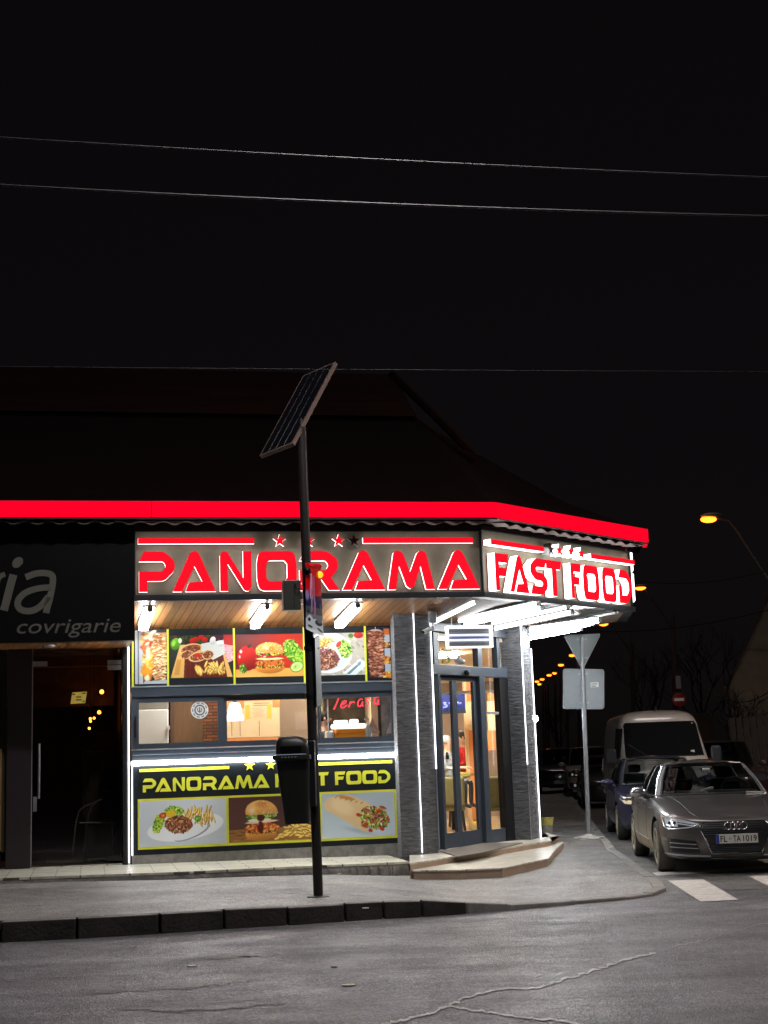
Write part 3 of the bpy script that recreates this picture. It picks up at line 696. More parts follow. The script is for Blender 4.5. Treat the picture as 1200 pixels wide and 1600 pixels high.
b = MB(); b.fbox(F,u0,u0+.06,-1.99,-1.95,.34,2.95); b.build('frame', mat('door_frame',(.1,.05,.03),.5), dr)
# brick pier
bm_ = mat('brick_pier',(.22,.08,.04),.8); nt,N,L_,pb = nodes_of(bm_); tc=N.new('ShaderNodeTexCoord'); mp=N.new('ShaderNodeMapping'); mp.inputs['Rotation'].default_value=(R(90),0,0)
br=N.new('ShaderNodeTexBrick'); br.inputs['Scale'].default_value=1; br.inputs['Brick Width'].default_value=.2; br.inputs['Row Height'].default_value=.05; br.inputs['Mortar Size'].default_value=.008
br.inputs['Color1'].default_value=(.3,.1,.04,1); br.inputs['Color2'].default_value=(.12,.04,.02,1); br.inputs['Mortar'].default_value=(.03,.02,.015,1)
L_.new(tc.outputs['Object'],mp.inputs[0]); L_.new(mp.outputs[0],br.inputs['Vector']); L_.new(br.outputs[0],pb.inputs['Base Color'])
inner(318,341,1060,1200,-1.9,.1,bm_,'brick_pier')
# counter below window inside
b = MB(); b.fbox(F,.1,uW-.1,-.75,-.22,.34,1.62); b.build('counter', M['tan'], bld)
# menu notice
def notice(fr,x0,x1,y0,y1,o,mt,name,label,cat,lines=True,border=None):
    u0,u1 = fr.hit(x0,(y0+y1)/2,o)[0], fr.hit(x1,(y0+y1)/2,o)[0]; z1,z0 = fr.hit((x0+x1)/2,y0,o)[1], fr.hit((x0+x1)/2,y1,o)[1]
    e = empty(name, fr.p((u0+u1)/2,o,z0), label, cat)
    b = MB(); b.fbox(fr,u0,u1,o,o+.004,z0,z1); b.build('sheet', mt, e)
    if lines:
        b = MB(); w=u1-u0; h=z1-z0
        for i in range(2): b.fbox(fr,u0+w*.32,u1-w*.1*(1+i),o+.004,o+.006,z1-h*(.1+.1*i)-h*.05,z1-h*(.1+.1*i))
        for i in range(9): 
            a=u0+w*(.25+.04*(i%4)); zz=z1-h*(.36+.055*i); b.fbox(fr,a,a+w*(.3+.05*((i*7)%3)),o+.004,o+.006,zz-h*.012,zz)
        b.build('print', mat('menu_print',(.35,.25,.15),.8), e)
        b = MB(); b.fbox(fr,u0+w*.04,u0+w*.2,o+.004,o+.006,z0+h*.08,z1-h*.2); b.fbox(fr,u1-w*.2,u1-w*.04,o+.004,o+.006,z0+h*.08,z1-h*.2); b.build('side_band', mat('menu_band',(.65,.5,.08),.8), e)
    return e
notice(F,381.5,426,1095,1126,o_+.003,M['beige'],'menu_notice','yellowish menu sheet pinned on the orange and beige wall inside','notice')
notice(F,461,484,1112,1140,o_-.24,mat('pale_notice',(.42,.33,.27),.8),'paper_notice','faint brown paper sheet on the tan inner wall','notice',False)
# hanging white lamp
lu, lz = F.hit(367,1112,-.9)
lp = empty('hanging_lamp', F.p(lu,-.9,lz), 'bright white bell shaped lamp hanging inside the middle pane', 'lamp')
b = MB(); b.lathe([(.005,.14),(.075,.13),(.095,.06),(.1,-.03),(.13,-.06),(.135,-.12),(.12,-.14),(.0,-.14)], F.p(lu,-.9,lz), 20); b.build('lamp_shade', M['shade'], lp, smooth=True)
b = MB(); b.lathe([(.03,.13),(.035,.24),(.02,.26)], F.p(lu,-.9,lz), 12); b.tube([F.p(lu,-.9,lz+.25),F.p(lu,-.9,3.36)],.006,6); b.build('socket', M['brownd'], lp)
# crate, dispenser, napkins, neon
u0,z0 = F.hit(524,1155,-.45); u1,z1 = F.hit(570,1138,-.45)
cr = empty('orange_food_crate', F.p((u0+u1)/2,-.45,z0), 'orange crate with white lids on the counter behind the right pane', 'crate')
zc0 = 1.625
b = MB(); b.fbox(F,u0+.02,u1,-.6,-.4,zc0,z0+.08); b.fbox(F,u0+.01,u1+.01,-.61,-.39,z0+.08,z1); b.build('crate', M['orangebox'], cr, bevel=.01)
b = MB(); b.fbox(F,u0-.04,u1+.01,-.62,-.38,z1+.002,z1+.075); b.fbox(F,u0,u0+.2,-.6,-.42,z1+.077,z1+.13); b.fbox(F,u0+.24,u0+.36,-.6,-.42,z1+.077,z1+.14); b.build('lid', M['shade'], cr, bevel=.025)  # lids share the lamp shade's glowing material, though they are no lamp
b = MB(); b.fbox(F,u0-.14,u0-.02,-.6,-.42,zc0,z1-.02); b.build('side_tub', M['white'], cr, bevel=.03)
u_,z_ = F.hit(575.5,1152,-.4)
sp = empty('soap_dispenser', F.p(u_,-.4,z_), 'clear pump soap bottle beside the orange crate', 'bottle')
b = MB(); b.lathe([(.045,-.3),(.045,.12),(.03,.17),(.012,.18)], F.p(u_,-.4,z_), 14); b.build('bottle', mat('clear_plastic',(.4,.42,.42),.15), sp, smooth=True)
b = MB(); b.lathe([(.02,.18),(.02,.21),(.008,.22),(.008,.27)], F.p(u_,-.4,z_), 10); b.fbox(F,u_-.05,u_+.015,-.41,-.39,z_+.26,z_+.285); b.build('pump', M['white'], sp)
for i,(x,w_) in enumerate(((582,18),(611,14))):
    a,z_ = F.hit(x-w_/2*1.1,1146,-.5); c_,_=F.hit(x+w_/2*1.3,1146,-.5); t_=F.hit(x,1121+i*4,-.5)[1]
    b = MB(); b.add([F.p(a,-.5,z_),F.p(c_,-.5,z_),F.p((a+c_)/2,-.52,t_),F.p(a+.03,-.56,z_),F.p(c_-.03,-.56,z_)],[(0,1,2),(3,2,4),(0,2,3),(1,4,2),(0,3,4,1)])
    tag(b.build('folded_menu_card', mat('card_print',(.62,.45,.4),.8,vary=.5,vscale=14)), ['pointed pink printed menu card standing beside the soap bottle','pink printed menu card standing at the right edge of the window'][i], 'card')
# neon word on the glass behind: strokes as seen
def strokes(fr, segs, x0, y0, sx, sy, o, r, mt, parent, name='neon_tube'):
    for sgm in segs:
        pts = []
        for (a,c_) in sgm: uu,zz = fr.hit(x0+a*sx, y0+c_*sy, o); pts.append(fr.p(uu,o,zz))
        # smooth the polyline once
        P=[pts[0]]
        for a,c_ in zip(pts,pts[1:]): P += [a.lerp(c_,.3),a.lerp(c_,.7)]
        P.append(pts[-1]); b = MB(); b.tube(P,r,6); b.build(name,mt,parent)
neon = empty('neon_sign', F.p(2.9,-.25,2.4), 'red handwritten neon word Terasa glowing in the right window', 'neon sign')
S = [ [(380,60),(365,95),(345,140),(315,215)],
      [(395,165),(440,145),(462,120),(440,110),(410,135),(392,170),(400,195),(430,192),(470,160)],
      [(505,120),(498,150),(488,190)], [(500,150),(525,125),(545,125),(560,135)],
      [(650,95),(620,92),(592,125),(595,170),(610,185),(640,160),(655,105),(645,150),(655,182)],
      [(735,85),(705,80),(690,105),(715,125),(720,155),(700,175),(682,165)],
      [(840,70),(805,72),(785,105),(790,150),(805,160),(830,130),(842,75),(832,130),(842,162)] ]
strokes(F, S, 480, 1080, 1/7.5, 1/7.5, -.3, .011, M['neon_red'], neon)

# ------------------------------------------------------------------ poster art (flat prints; colours per cell)
def lin(c): return np.where(c <= .04045, c/12.92, ((np.clip(c,0,1)+.055)/1.055)**2.4)
class Art:
    def __init__(s, w, h, bg, seed=1):
        s.w, s.h = w, h; s.a = np.ones((h, w, 3))*np.array(bg); s.Y, s.X = np.mgrid[0:h, 0:w].astype(float); s.X=(s.X+.5)/h; s.Y=(s.Y+.5)/h  # units: height = 1
        s.as_ = w/h; s.r = np.random.RandomState(seed)
    def blend(s, m, c): s.a = s.a*(1-m[...,None]) + m[...,None]*np.array(c)
    def ell(s, cx, cy, rx, ry, c, ang=0, soft=.08, shade=0, mask=None):
        ca, sa = math.cos(ang), math.sin(ang); dx, dy = s.X-cx, s.Y-cy
        u = (dx*ca+dy*sa)/rx; v = (-dx*sa+dy*ca)/ry; d = np.sqrt(u*u+v*v); m = np.clip((1-d)/soft, 0, 1)
        if mask is not None: m = m*mask
        cc = np.ones_like(s.a)*np.array(c)
        if shade: cc = cc*(1 - shade*np.clip((v*.7+u*.3),-1,1))[...,None]
        s.a = s.a*(1-m[...,None]) + m[...,None]*np.clip(cc,0,1); return m
    def poly(s, pts, c, soft=1.0):
        m = np.zeros((s.h, s.w), bool); n = len(pts)
        for i in range(n):
            (x1,y1),(x2,y2) = pts[i], pts[(i+1)%n]
            cond = ((y1 > s.Y) != (y2 > s.Y)); 
            if y1 != y2: m ^= cond & (s.X < (x2-x1)*(s.Y-y1)/(y2-y1)+x1)
        m = m.astype(float); s.blend(m, c); return m
    def dabs(s, reg, n, size, cols, asp=.5, ang=None, soft=.5):
        ys, xs = np.nonzero(reg > .5)
        if len(ys) == 0: return
        for _ in range(n):
            k = s.r.randint(len(ys)); c = np.array(cols[s.r.randint(len(cols))])*s.r.uniform(.8,1.15)
            sz = size*s.r.uniform(.6,1.4)
            s.ell((xs[k]+.5)/s.h, (ys[k]+.5)/s.h, sz, sz*asp*s.r.uniform(.7,1.3), np.clip(c,0,1), s.r.uniform(0,3.14) if ang is None else ang+s.r.normal()*.25, soft)
    def fries(s, n, x0, x1, y0, y1, L=.16, wd=.028, a0=0, a1=3.14):
        for _ in range(n):
            x,y = s.r.uniform(x0,x1), s.r.uniform(y0,y1); a = s.r.uniform(a0,a1); c = np.array([.93,.78,.36])*s.r.uniform(.85,1.07)
            s.ell(x+.008,y+.014,L/2,wd*.75,(.55,.35,.1),a,.3); s.ell(x,y,L/2,wd*.65,np.clip(c,0,1),a,.25); s.ell(x-.004,y-.006,L/2*.8,wd*.25,(1,.92,.6),a,.6)
MEAT=[(.42,.2,.12),(.6,.34,.2),(.3,.13,.09),(.75,.52,.36),(.5,.25,.16),(.85,.68,.5)]
GREEN=[(.35,.6,.12),(.6,.8,.25),(.2,.42,.1),(.75,.88,.4)]
def art_doner(w,h,flip,seed):
    A=Art(w,h,(.12,.1,.16),seed); W=A.as_
    X=lambda x: (W-x*W) if flip else x*W
    if not flip:   # pale spit with chrome rail
        A.poly([(0,0),(W*.25,0),(W*.25,1),(0,1)],(.75,.78,.82)); A.poly([(W*.08,0),(W*.13,0),(W*.13,1),(W*.08,1)],(.45,.48,.52))
        A.dabs(A.poly([(W*.26,.05),(W*.56,.05),(W*.5,.95),(W*.28,.95)],(.45,.2,.14)),70,.05,[(1,.62,.15),(1,.9,.5),(.8,.25,.08),(1,1,.85)],1.8)
        A.ell(W*.4,.42,.06,.2,(1,.98,.85),0,.7); A.ell(W*.38,.62,.05,.12,(1,.85,.4),0,.7)
        m=A.poly([(W*.57,.06),(W*.98,.05),(W*.93,.93),(W*.6,.93)],(.85,.65,.42))
        A.dabs(m,420,.045,[(.95,.85,.65),(.85,.6,.35),(.65,.35,.15),(1,.93,.78),(.75,.5,.28)],.35,0)
        A.poly([(W*.3,.95),(W,.93),(W,1),(W*.25,1)],(.7,.75,.8))
    else:
        A.poly([(W*.62,0),(W,0),(W,1),(W*.62,1)],(.16,.14,.3))
        for k,(y0,y1) in enumerate(((.1,.37),(.42,.66),(.72,.95))):
            A.poly([(W*.67,y0),(W*.93,y0),(W*.93,y1),(W*.67,y1)],(.72,.78,.84)); m=A.poly([(W*.66,y0-.06),(W*.97,y0-.06),(W*.97,y0+.06),(W*.66,y0+.06)],(.9,.5,.2)) if k==0 else 0
            reg=((A.X>W*.62)&(A.X<W*.95)&(A.Y>y1-.06)&(A.Y<y1+.04)).astype(float); A.dabs(reg,25,.03,[(.95,.6,.2),(1,.85,.5),(.5,.2,.1)],1.6)
        A.poly([(W*.88,.0),(W,.0),(W,1),(W*.9,1)],(.1,.1,.12))
        A.ell(W*.34,.1,.2*W*1.5,.06,(.85,.75,.68),0,.2); A.poly([(W*.335,0),(W*.36,0),(W*.36,.1),(W*.335,.1)],(.8,.8,.85))
        m=A.poly([(W*.03,.09),(W*.66,.09),(W*.56,.97),(W*.12,.97)],(.5,.25,.18))
        A.dabs(m,520,.045,[(.62,.36,.26),(.42,.2,.15),(.75,.5,.38),(.33,.15,.12),(.85,.62,.5)],.35,0)
    return A
def art_board(w,h):
    A=Art(w,h,(.14,.17,.15),3); W=A.as_
    A.dabs(((A.Y<.2)).astype(float),120,.06,[(.1,.22,.08),(.2,.35,.12),(.45,.08,.08),(.08,.1,.06)])
    for x,y in ((.42,.1),(.5,.05),(.56,.11),(.36,.13)): A.ell(x*W,y,.07,.07,(.7,.1,.08),0,.15,.3)
    A.ell(.1*W,.2,.12,.15,(.35,.62,.12),.3,.1,.4); A.ell(.07*W,.18,.05,.09,(.6,.82,.3),.3,.4); A.ell(.17*W,.12,.05,.07,(.85,.9,.85),0,.3)
    A.poly([(.84*W,0),(W,0),(W,.28),(.86*W,.25)],(.72,.13,.12)); A.poly([(.85*W,.22),(W,.26),(W,.6),(.9*W,.66)],(.9,.66,.7)); A.dabs(((A.X>.86*W)&(A.Y>.26)&(A.Y<.6)).astype(float),40,.02,[(.8,.3,.4),(1,.92,.92)])
    A.ell(.77*W,.04,.13,.07,(.3,.06,.14),0,.15)
    A.poly([(.17*W,.22),(.82*W,.2),(W*.985,.98),(W*.02,.98)],(.87,.68,.38)); A.poly([(.24*W,.5),(.84*W,.46),(.9*W,.98),(.22*W,.98)],(.36,.12,.09))
    for k in range(9): A.poly([((.26+.07*k)*W,.5),((.265+.07*k)*W,.5),((.25+.075*k)*W,.98),((.243+.075*k)*W,.98)],(.5,.22,.16))
    A.poly([(.12*W,.56),(.19*W,.56),(.15*W,.92),(.07*W,.92)],(.78,.58,.28))
    A.poly([(.5*W,.2),(.85*W,.12),(.87*W,.44),(.68*W,.58),(.5*W,.4)],(.8,.82,.8)); A.ell(.68*W,.13,.07,.1,(.86,.86,.88),.3,.1,.3); A.ell(.8*W,.2,.09,.07,(.88,.88,.88),.2,.1,.3)
    for (x,y,rx,ry) in ((.33,.32,.28,.13),(.27,.45,.17,.1),(.45,.5,.24,.12),(.6,.46,.14,.12)):
        A.ell(x*W,y,rx,ry,(.88,.72,.5),-.2,.08); m=A.ell(x*W+.01,y,rx*.85,ry*.75,(.5,.25,.15),-.2,.1); A.dabs(m,45,.03,MEAT,.5)
    A.ell(.44*W,.47,.09,.06,(.78,.12,.08),0,.4)
    A.fries(40,.55*W,.84*W,.66,.86,.2,.04,.4,2.6); A.fries(6,.4*W,.5*W,.78,.86,.24,.045,.9,1.5)
    return A
def bun_burger(A,cx,cy,s,dark=False):
    A.ell(cx,cy+.30*s,.36*s,.14*s,(.86,.53,.2),0,.08,.35); m=A.ell(cx,cy+.2*s,.38*s,.11*s,(.82,.42,.14),0,.12); A.dabs(m,60,.03*s,[(.9,.5,.2),(.65,.3,.1),(.95,.7,.35),(.3,.25,.1)],.6)
    reg=((abs(A.X-cx)<.34*s)&(abs(A.Y-(cy+.27*s))<.03*s)).astype(float); A.dabs(reg,40,.025*s,[(.2,.3,.08),(.9,.85,.4),(.35,.15,.05),(.5,.6,.2)],.7)
    A.ell(cx,cy+.08*s,.37*s,.035*s,(.93,.82,.6),0,.2); A.ell(cx,cy+.02*s,.3*s,.05*s,(.7,.16,.1),0,.2); A.ell(cx-.12*s,cy+.03*s,.05*s,.025*s,(1,.8,.7),0,.5)
    reg=((abs(A.X-cx)<.33*s)&(abs(A.Y-(cy-.04*s))<.035*s)).astype(float); A.dabs(reg,70,.03*s,[(.75,.8,.2),(.25,.2,.14),(.9,.88,.4),(.45,.6,.12)],.7)
    m=A.ell(cx,cy-.12*s,.35*s,.2*s,(.88,.62,.3),0,.07,.3,mask=(A.Y<cy-.055*s).astype(float)); A.ell(cx-.1*s,cy-.19*s,.12*s,.08*s,(.97,.86,.65),0,.8); A.ell(cx+.05*s,cy-.15*s,.08*s,.09*s,(.8,.45,.15),.3,.9)
    A.dabs(m,90,.012*s,[(.98,.9,.7),(.85,.6,.3)],1)
def art_burger(w,h):
    A=Art(w,h,(.66,.13,.07),5); W=A.as_; A.a*= (0.55+.5*np.clip(A.X/W*1.4,0,1))[...,None]; A.a[:,:,:]+=np.array([.05,.04,.04])
    A.poly([(0,.82),(W,.8),(W,1),(0,1)],(.9,.66,.32)); A.ell(.2*W,.98,.5,.12,(.95,.75,.42),0,.9)
    A.ell(.17*W,.56,.24,.3,(.72,.09,.07),0,.06,.45); A.ell(.08*W,.4,.04,.05,(1,.85,.85),0,.4); A.ell(.06*W,.52,.025,.05,(1,.8,.8),0,.4); A.dabs(A.ell(.2*W,.28,.05,.05,(.3,.12,.08),0,.5),8,.05,[(.15,.2,.08)],.3)
    m=A.ell(.84*W,.4,.2,.3,(.45,.66,.15),-.5,.15); A.dabs(m,260,.035,GREEN,.7); m=A.ell(.95*W,.55,.14,.2,(.6,.8,.2),0,.2); A.dabs(m,90,.03,GREEN)
    bun_burger(A,.5*W,.5,.98)
    A.ell(.9*W,.78,.17,.13,(.35,.6,.15),-.35,.06); A.ell(.9*W,.78,.15,.11,(.8,.9,.58),-.35,.1); A.dabs(A.ell(.9*W,.78,.1,.07,(.74,.87,.5),-.35,.3),14,.02,[(.6,.8,.4)],1)
    A.dabs(A.ell(.11*W,.8,.09,.12,(.15,.35,.1),0,.2),40,.03,GREEN)
    return A
def art_plate(w,h):
    A=Art(w,h,(.74,.72,.68),9); W=A.as_; A.dabs((A.Y>-1).astype(float),160,.08,[(.78,.76,.72),(.68,.66,.6),(.82,.8,.77)],.5,.6)
    A.ell(.9*W,.06,.12,.08,(.78,.16,.1),0,.1,.3); A.ell(.77*W,.07,.07,.06,(.3,.5,.15),0,.2)
    A.ell(.38*W,.46,.58,.5,(.9,.93,.97),0,.03); A.ell(.38*W,.45,.52,.44,(.82,.86,.9),0,.05)
    m=A.ell(.3*W,.62,.38,.27,(.5,.28,.24),0,.1); A.dabs(m,320,.04,MEAT+[(.55,.36,.42),(.75,.6,.6)],.5)
    A.fries(34,.05*W,.45*W,.14,.34,.2,.032,0,3.1); m=A.ell(.66*W,.38,.17,.24,(.55,.75,.3),-.3,.2); A.dabs(m,150,.04,GREEN+[(.85,.92,.6)],.4)
    A.ell(.45*W,.3,.1,.07,(.95,.95,.9),0,.2); A.ell(.56*W,.27,.09,.055,(.82,.2,.1),-.9,.15)
    A.poly([(.62*W,.95),(.92*W,.62),(1.05*W,.75),(.8*W,1.05)],(.88,.93,.97)); A.poly([(.68*W,.97),(.86*W,.76),(.89*W,.79),(.73*W,.99)],(.45,.55,.6)); A.ell(.9*W,.74,.06,.04,(.5,.6,.65),-.8,.2)
    for k in range(4): A.poly([((.9+.017*k)*W,.7),((.905+.017*k)*W,.7),((.94+.017*k)*W,.62),((.935+.017*k)*W,.62)],(.45,.55,.6))
    return A
def art_plate2(w,h):
    A=Art(w,h,(.80,.84,.88),11); W=A.as_
    A.ell(.53*W,.6,.5*W*.9,.3,(.93,.95,.97),-.12,.04); A.ell(.6*W,.74,.42,.12,(.6,.66,.72),-.35,.04); A.ell(.58*W,.7,.43,.14,(.92,.94,.96),-.35,.04)
    m=A.ell(.4*W,.25,.24,.12,(.6,.75,.25),0,.2); A.dabs(m,110,.035,GREEN+[(.85,.92,.5)],.6); m=A.ell(.22*W,.5,.12,.24,(.6,.72,.25),.4,.2); A.dabs(m,70,.035,GREEN+[(.85,.8,.2)],.6)
    A.fries(46,.5*W,.84*W,.2,.5,.2,.026,.9,2.2); A.ell(.36*W,.3,.12,.09,(.9,.75,.15),0,.2)
    m=A.ell(.45*W,.54,.32,.2,(.42,.22,.15),.05,.12); A.dabs(m,300,.035,MEAT,.5); A.fries(14,.7*W,.86*W,.32,.55,.18,.024,.9,1.8)
    A.ell(.27*W,.33,.08,.07,(.75,.14,.08),0,.15); A.dabs(A.ell(.27*W,.33,.06,.05,(.85,.35,.2),0,.3),10,.015,[(.95,.7,.4)]); m=A.ell(.67*W,.43,.08,.08,(.25,.5,.12),0,.2); A.dabs(m,30,.025,GREEN)
    return A
def art_burger2(w,h):
    A=Art(w,h,(.32,.2,.18),13); W=A.as_; A.a*= (1.15-.35*np.clip(A.X/W,0,1))[...,None]; A.poly([(0,.72),(W,.68),(W,1),(0,1)],(.62,.42,.22)); A.dabs((A.Y>.74).astype(float),50,.1,[(.7,.5,.28),(.5,.32,.16)],.15,0)
    c=.36*W
    A.ell(c-.02,.83,.37,.16,(.88,.58,.26),.0,.08,.35); m=A.ell(c,.7,.42,.12,(.8,.36,.12),-.02,.12); A.dabs(m,110,.035,[(.92,.5,.2),(.68,.26,.08),(.98,.68,.35)],.7)
    A.dabs(((abs(A.X-c)<.36)&(abs(A.Y-.79)<.03)).astype(float),50,.025,[(.25,.35,.08),(.85,.8,.35),(.3,.2,.05)])
    A.ell(c,.56,.42,.035,(.92,.86,.72),-.05,.2); A.ell(c-.05,.52,.3,.05,(.97,.93,.88),-.03,.2)
    A.dabs(((abs(A.X-c)<.33)&(abs(A.Y-.43)<.04)).astype(float),110,.035,GREEN+[(.85,.9,.5)],.6); A.ell(c-.02,.47,.1,.09,(.28,.08,.07),0,.3); A.ell(c-.03,.68,.08,.15,(.38,.08,.05),0,.25); A.ell(c-.07,.6,.015,.06,(.85,.5,.4),0,.6)
    m=A.ell(c,.34,.38,.27,(.9,.66,.36),.08,.06,.3,mask=(A.Y<.4).astype(float)); A.ell(c-.22,.3,.12,.12,(.98,.88,.7),0,.8); A.ell(c+.02,.17,.2,.1,(.82,.5,.2),.1,.9); A.dabs(m,60,.01,[(1,.95,.8)],1)
    A.fries(95,.62*W,1.0*W,.66,.93,.17,.045,-.5,1.0); A.fries(10,.5*W,.64*W,.86,.95,.15,.045,-.4,.5)
    return A
def art_wrap(w,h):
    A=Art(w,h,(.76,.82,.86),17); W=A.as_; A.a*= (.9+.15*A.Y)[...,None]; A.ell(.5*W,.86,.5,.08,(.66,.72,.76),.25,.9)
    A.poly([(.03*W,.2),(.1*W,.08),(.35*W,.03),(.6*W,.2),(.75*W,.35),(.6*W,.9),(.5*W,.82),(.2*W,.5),(.05*W,.36)],(.9,.78,.58))
    A.ell(.28*W,.3,.36,.2,(.94,.84,.66),.5,.5); A.ell(.34*W,.1,.25,.05,(.8,.55,.28),.25,.4)
    for k in range(6): A.ell((.2+.07*k)*W,.08+.03*k,.05,.012,(.7,.42,.18),-.6,.4)
    m=A.ell(.72*W,.58,.36,.26,(.7,.6,.35),.35,.08); A.dabs(m,220,.04,GREEN+MEAT+[(.95,.93,.88),(.98,.96,.9),(.78,.15,.1),(.9,.7,.2)],.55)
    for (x,y) in ((.5,.5),(.78,.44),(.66,.86),(.82,.84),(.6,.72)): A.ell(x*W,y,.06,.045,(.8,.18,.1),.4,.2)
    for (x,y) in ((.62,.4),(.72,.52),(.84,.36),(.58,.76)): A.ell(x*W,y,.1,.04,(.72,.42,.26),.4,.2); A.ell(x*W,y-.01,.07,.012,(.4,.2,.1),.4,.3)
    return A
M['art']=attr_mat('printed_art',.4); 
def poster_mesh(fr,u0,u1,z0,z1,o,A,name,parent):
    w,h=A.w,A.h; us=np.linspace(u0,u1,w+1); zs=np.linspace(z1,z0,h+1)
    O=np.array(fr.O+fr.N*o); U=np.array(fr.U); UU,ZZ=np.meshgrid(us,zs); V_=O+UU[...,None]*U; V_[...,2]=ZZ; V_=V_.reshape(-1,3)
    L=np.array(root_loc(parent)) if parent else 0
    i=np.arange(h)[:,None]*(w+1)+np.arange(w); F_=np.stack([i+w+1,i+w+2,i+1,i],-1).reshape(-1,4)
    me=bpy.data.meshes.new(name); me.from_pydata((V_-L).tolist(),[],F_.tolist()); me.materials.append(M['art'])
    at_=me.attributes.new('art','BYTE_COLOR','CORNER'); c=lin(np.clip(A.a,0,1)).reshape(-1,3); c=np.repeat(np.concatenate([c,np.ones((len(c),1))],1),4,axis=0)
    at_.data.foreach_set('color',c.astype(np.float32).ravel()); me.update()
    o_=bpy.data.objects.new(name,me); col.objects.link(o_); o_.parent=parent; return o_
def poster(x0,x1,o,z0,z1,zb0,zb1,A_fn,label,name='food_poster'):
    u0,u1=uat(F,x0,1025,o),uat(F,x1,1025,o)
    e=empty(name,F.p((u0+u1)/2,o,zb0),label,'poster','food posters in a row above the serving window')
    b=MB(); b.fbox(F,u0,u1,.002,o-.002,zb0,zb1); b.build('backing',M['slate_dark'],e)
    ar=A_fn(int(150*(u1-u0)/(z1-z0)),150); poster_mesh(F,u0,u1,z0,z1,o,ar,'picture',e)
pb0=zT+.022; pb1=3.525
za=(zat(F,300,1059)+zat(F,530,1056))/2; zb_=(zat(F,300,992)+zat(F,530,990))/2
poster(211,261,.02,pb0+.03,pb1,pb0,pb1+.005,lambda w,h:art_doner(w,h,False,2),'narrow poster of pale layered meat on a spit with flames, leftmost in the row')
poster(264.5,364.5,.02,za,zb_,pb0,pb1+.005,art_board,'poster of wraps and chips on a wooden board with a green pepper')
poster(368,474,.02,za,zb_,pb0,pb1+.005,art_burger,'poster of a burger with tomato, lettuce and cucumber on red')
poster(478,570,.02,za,zb_,pb0,pb1+.005,art_plate,'poster of a white plate with sliced meat and a fork, behind the street post')
poster(574,614.5,.02,pb0+.03,pb1,pb0,pb1+.005,lambda w,h:art_doner(w,h,True,4),'narrow poster of dark red layered meat beside fire, rightmost in the row')
for x in (207.5,262.3,366,475.5,571.5,616): 
    u_=uat(F,x,1025,.03); b=MB(); b.fbox(F,u_-.014,u_+.014,.0,.03,pb0,pb1+.01); b.build('yellow_trim',M['yellow'],bld)
# ------------------------------------------------------------------ lettering
def rp(pts):
    """polygon with rounded corners: (x, y[, radius])"""
    out=[]; n=len(pts)
    for i in range(n):
        p=pts[i]; r=p[2] if len(p)>2 else 0
        c=Vector((p[0],p[1])); 
        if r<=0: out.append((c.x,c.y)); continue
        a=Vector(pts[i-1][:2])-c; b_=Vector(pts[(i+1)%n][:2])-c; la,lb=a.length,b_.length; a.normalize(); b_.normalize()
        ang=math.acos(max(-1,min(1,a.dot(b_)))); t=min(r/max(math.tan(ang/2),1e-3),la*.499,lb*.499)
        s,e=c+a*t,c+b_*t
        for k in range(7):
            f=k/6; q=s.lerp(c,f).lerp(c.lerp(e,f),f); out.append((q.x,q.y))
    return out
GL={
 'P':(170,[[(25,0),(120,0,45),(170,45,50),(170,90,45),(120,140,45),(40,140),(40,190),(0,190),(0,93),(115,93,18),(128,70,20),(115,48,18),(0,48)]]),
 'R':(175,[[(25,0),(120,0,45),(170,40,50),(170,85,40),(138,128,8),(175,190),(127,190),(95,138),(40,138),(40,190),(0,190),(0,93),(115,93,18),(128,70,20),(115,48,18),(0,48)]]),
 'A':(205,[[(0,190),(82,10,12),(105,-6,20),(126,10,12),(205,190),(60,190),(76,147),(140,142),(104,72),(44,190)]]),
 'N':(150,[[(0,190),(0,22,12),(16,-4,14),(38,6,12),(110,128),(110,0),(150,0),(150,168,12),(134,194,14),(112,184,12),(38,62),(38,190)]]),
 'O':(188,[[(0,60,55),(10,0,62),(178,0,62),(188,60,55),(188,130,55),(178,190,62),(10,190,62),(0,130,55)],[(45,62,12),(58,46,16),(130,46,16),(143,62,12),(143,128,12),(130,144,16),(58,144,16),(45,128,12)]]),
 'M':(220,[[(0,190),(30,12,14),(55,-4,18),(76,14,12),(106,104),(140,14,12),(160,-4,18),(184,12,14),(220,190),(178,190),(156,78),(124,172,14),(104,190,16),(86,172,14),(56,78),(38,190)]]),
 'F':(150,[[(0,0),(150,0),(135,46),(44,46),(44,72),(128,72),(112,116),(44,116),(44,190),(0,190)]]),
 'S':(150,[[(145,0),(50,0,40),(0,40,45),(2,82,35),(42,114,25),(94,118,8),(106,131,10),(96,145,8),(12,145),(0,190),(104,190,40),(150,150,45),(148,106,35),(108,76,25),(58,72,8),(46,60,10),(58,46,8),(130,46)]]),
 'T':(150,[[(0,0),(150,0),(136,46),(98,46),(98,190),(53,190),(53,46),(0,46)]]),
 'D':(170,[[(25,0),(105,0,60),(170,60,70),(170,130,60),(105,190,70),(0,190),(0,92),(43,92),(43,144),(96,144,30),(126,118,30),(126,74,30),(96,47,30),(0,47)]]),
 '*':(100,[[(50+ (50 if k%2==0 else 20)*math.sin(math.pi*k/5), 50-(50 if k%2==0 else 20)*math.cos(math.pi*k/5)) for k in range(10)]]),
 '-':(100,[[(0,0),(100,0),(100,10),(0,10)]]),
}
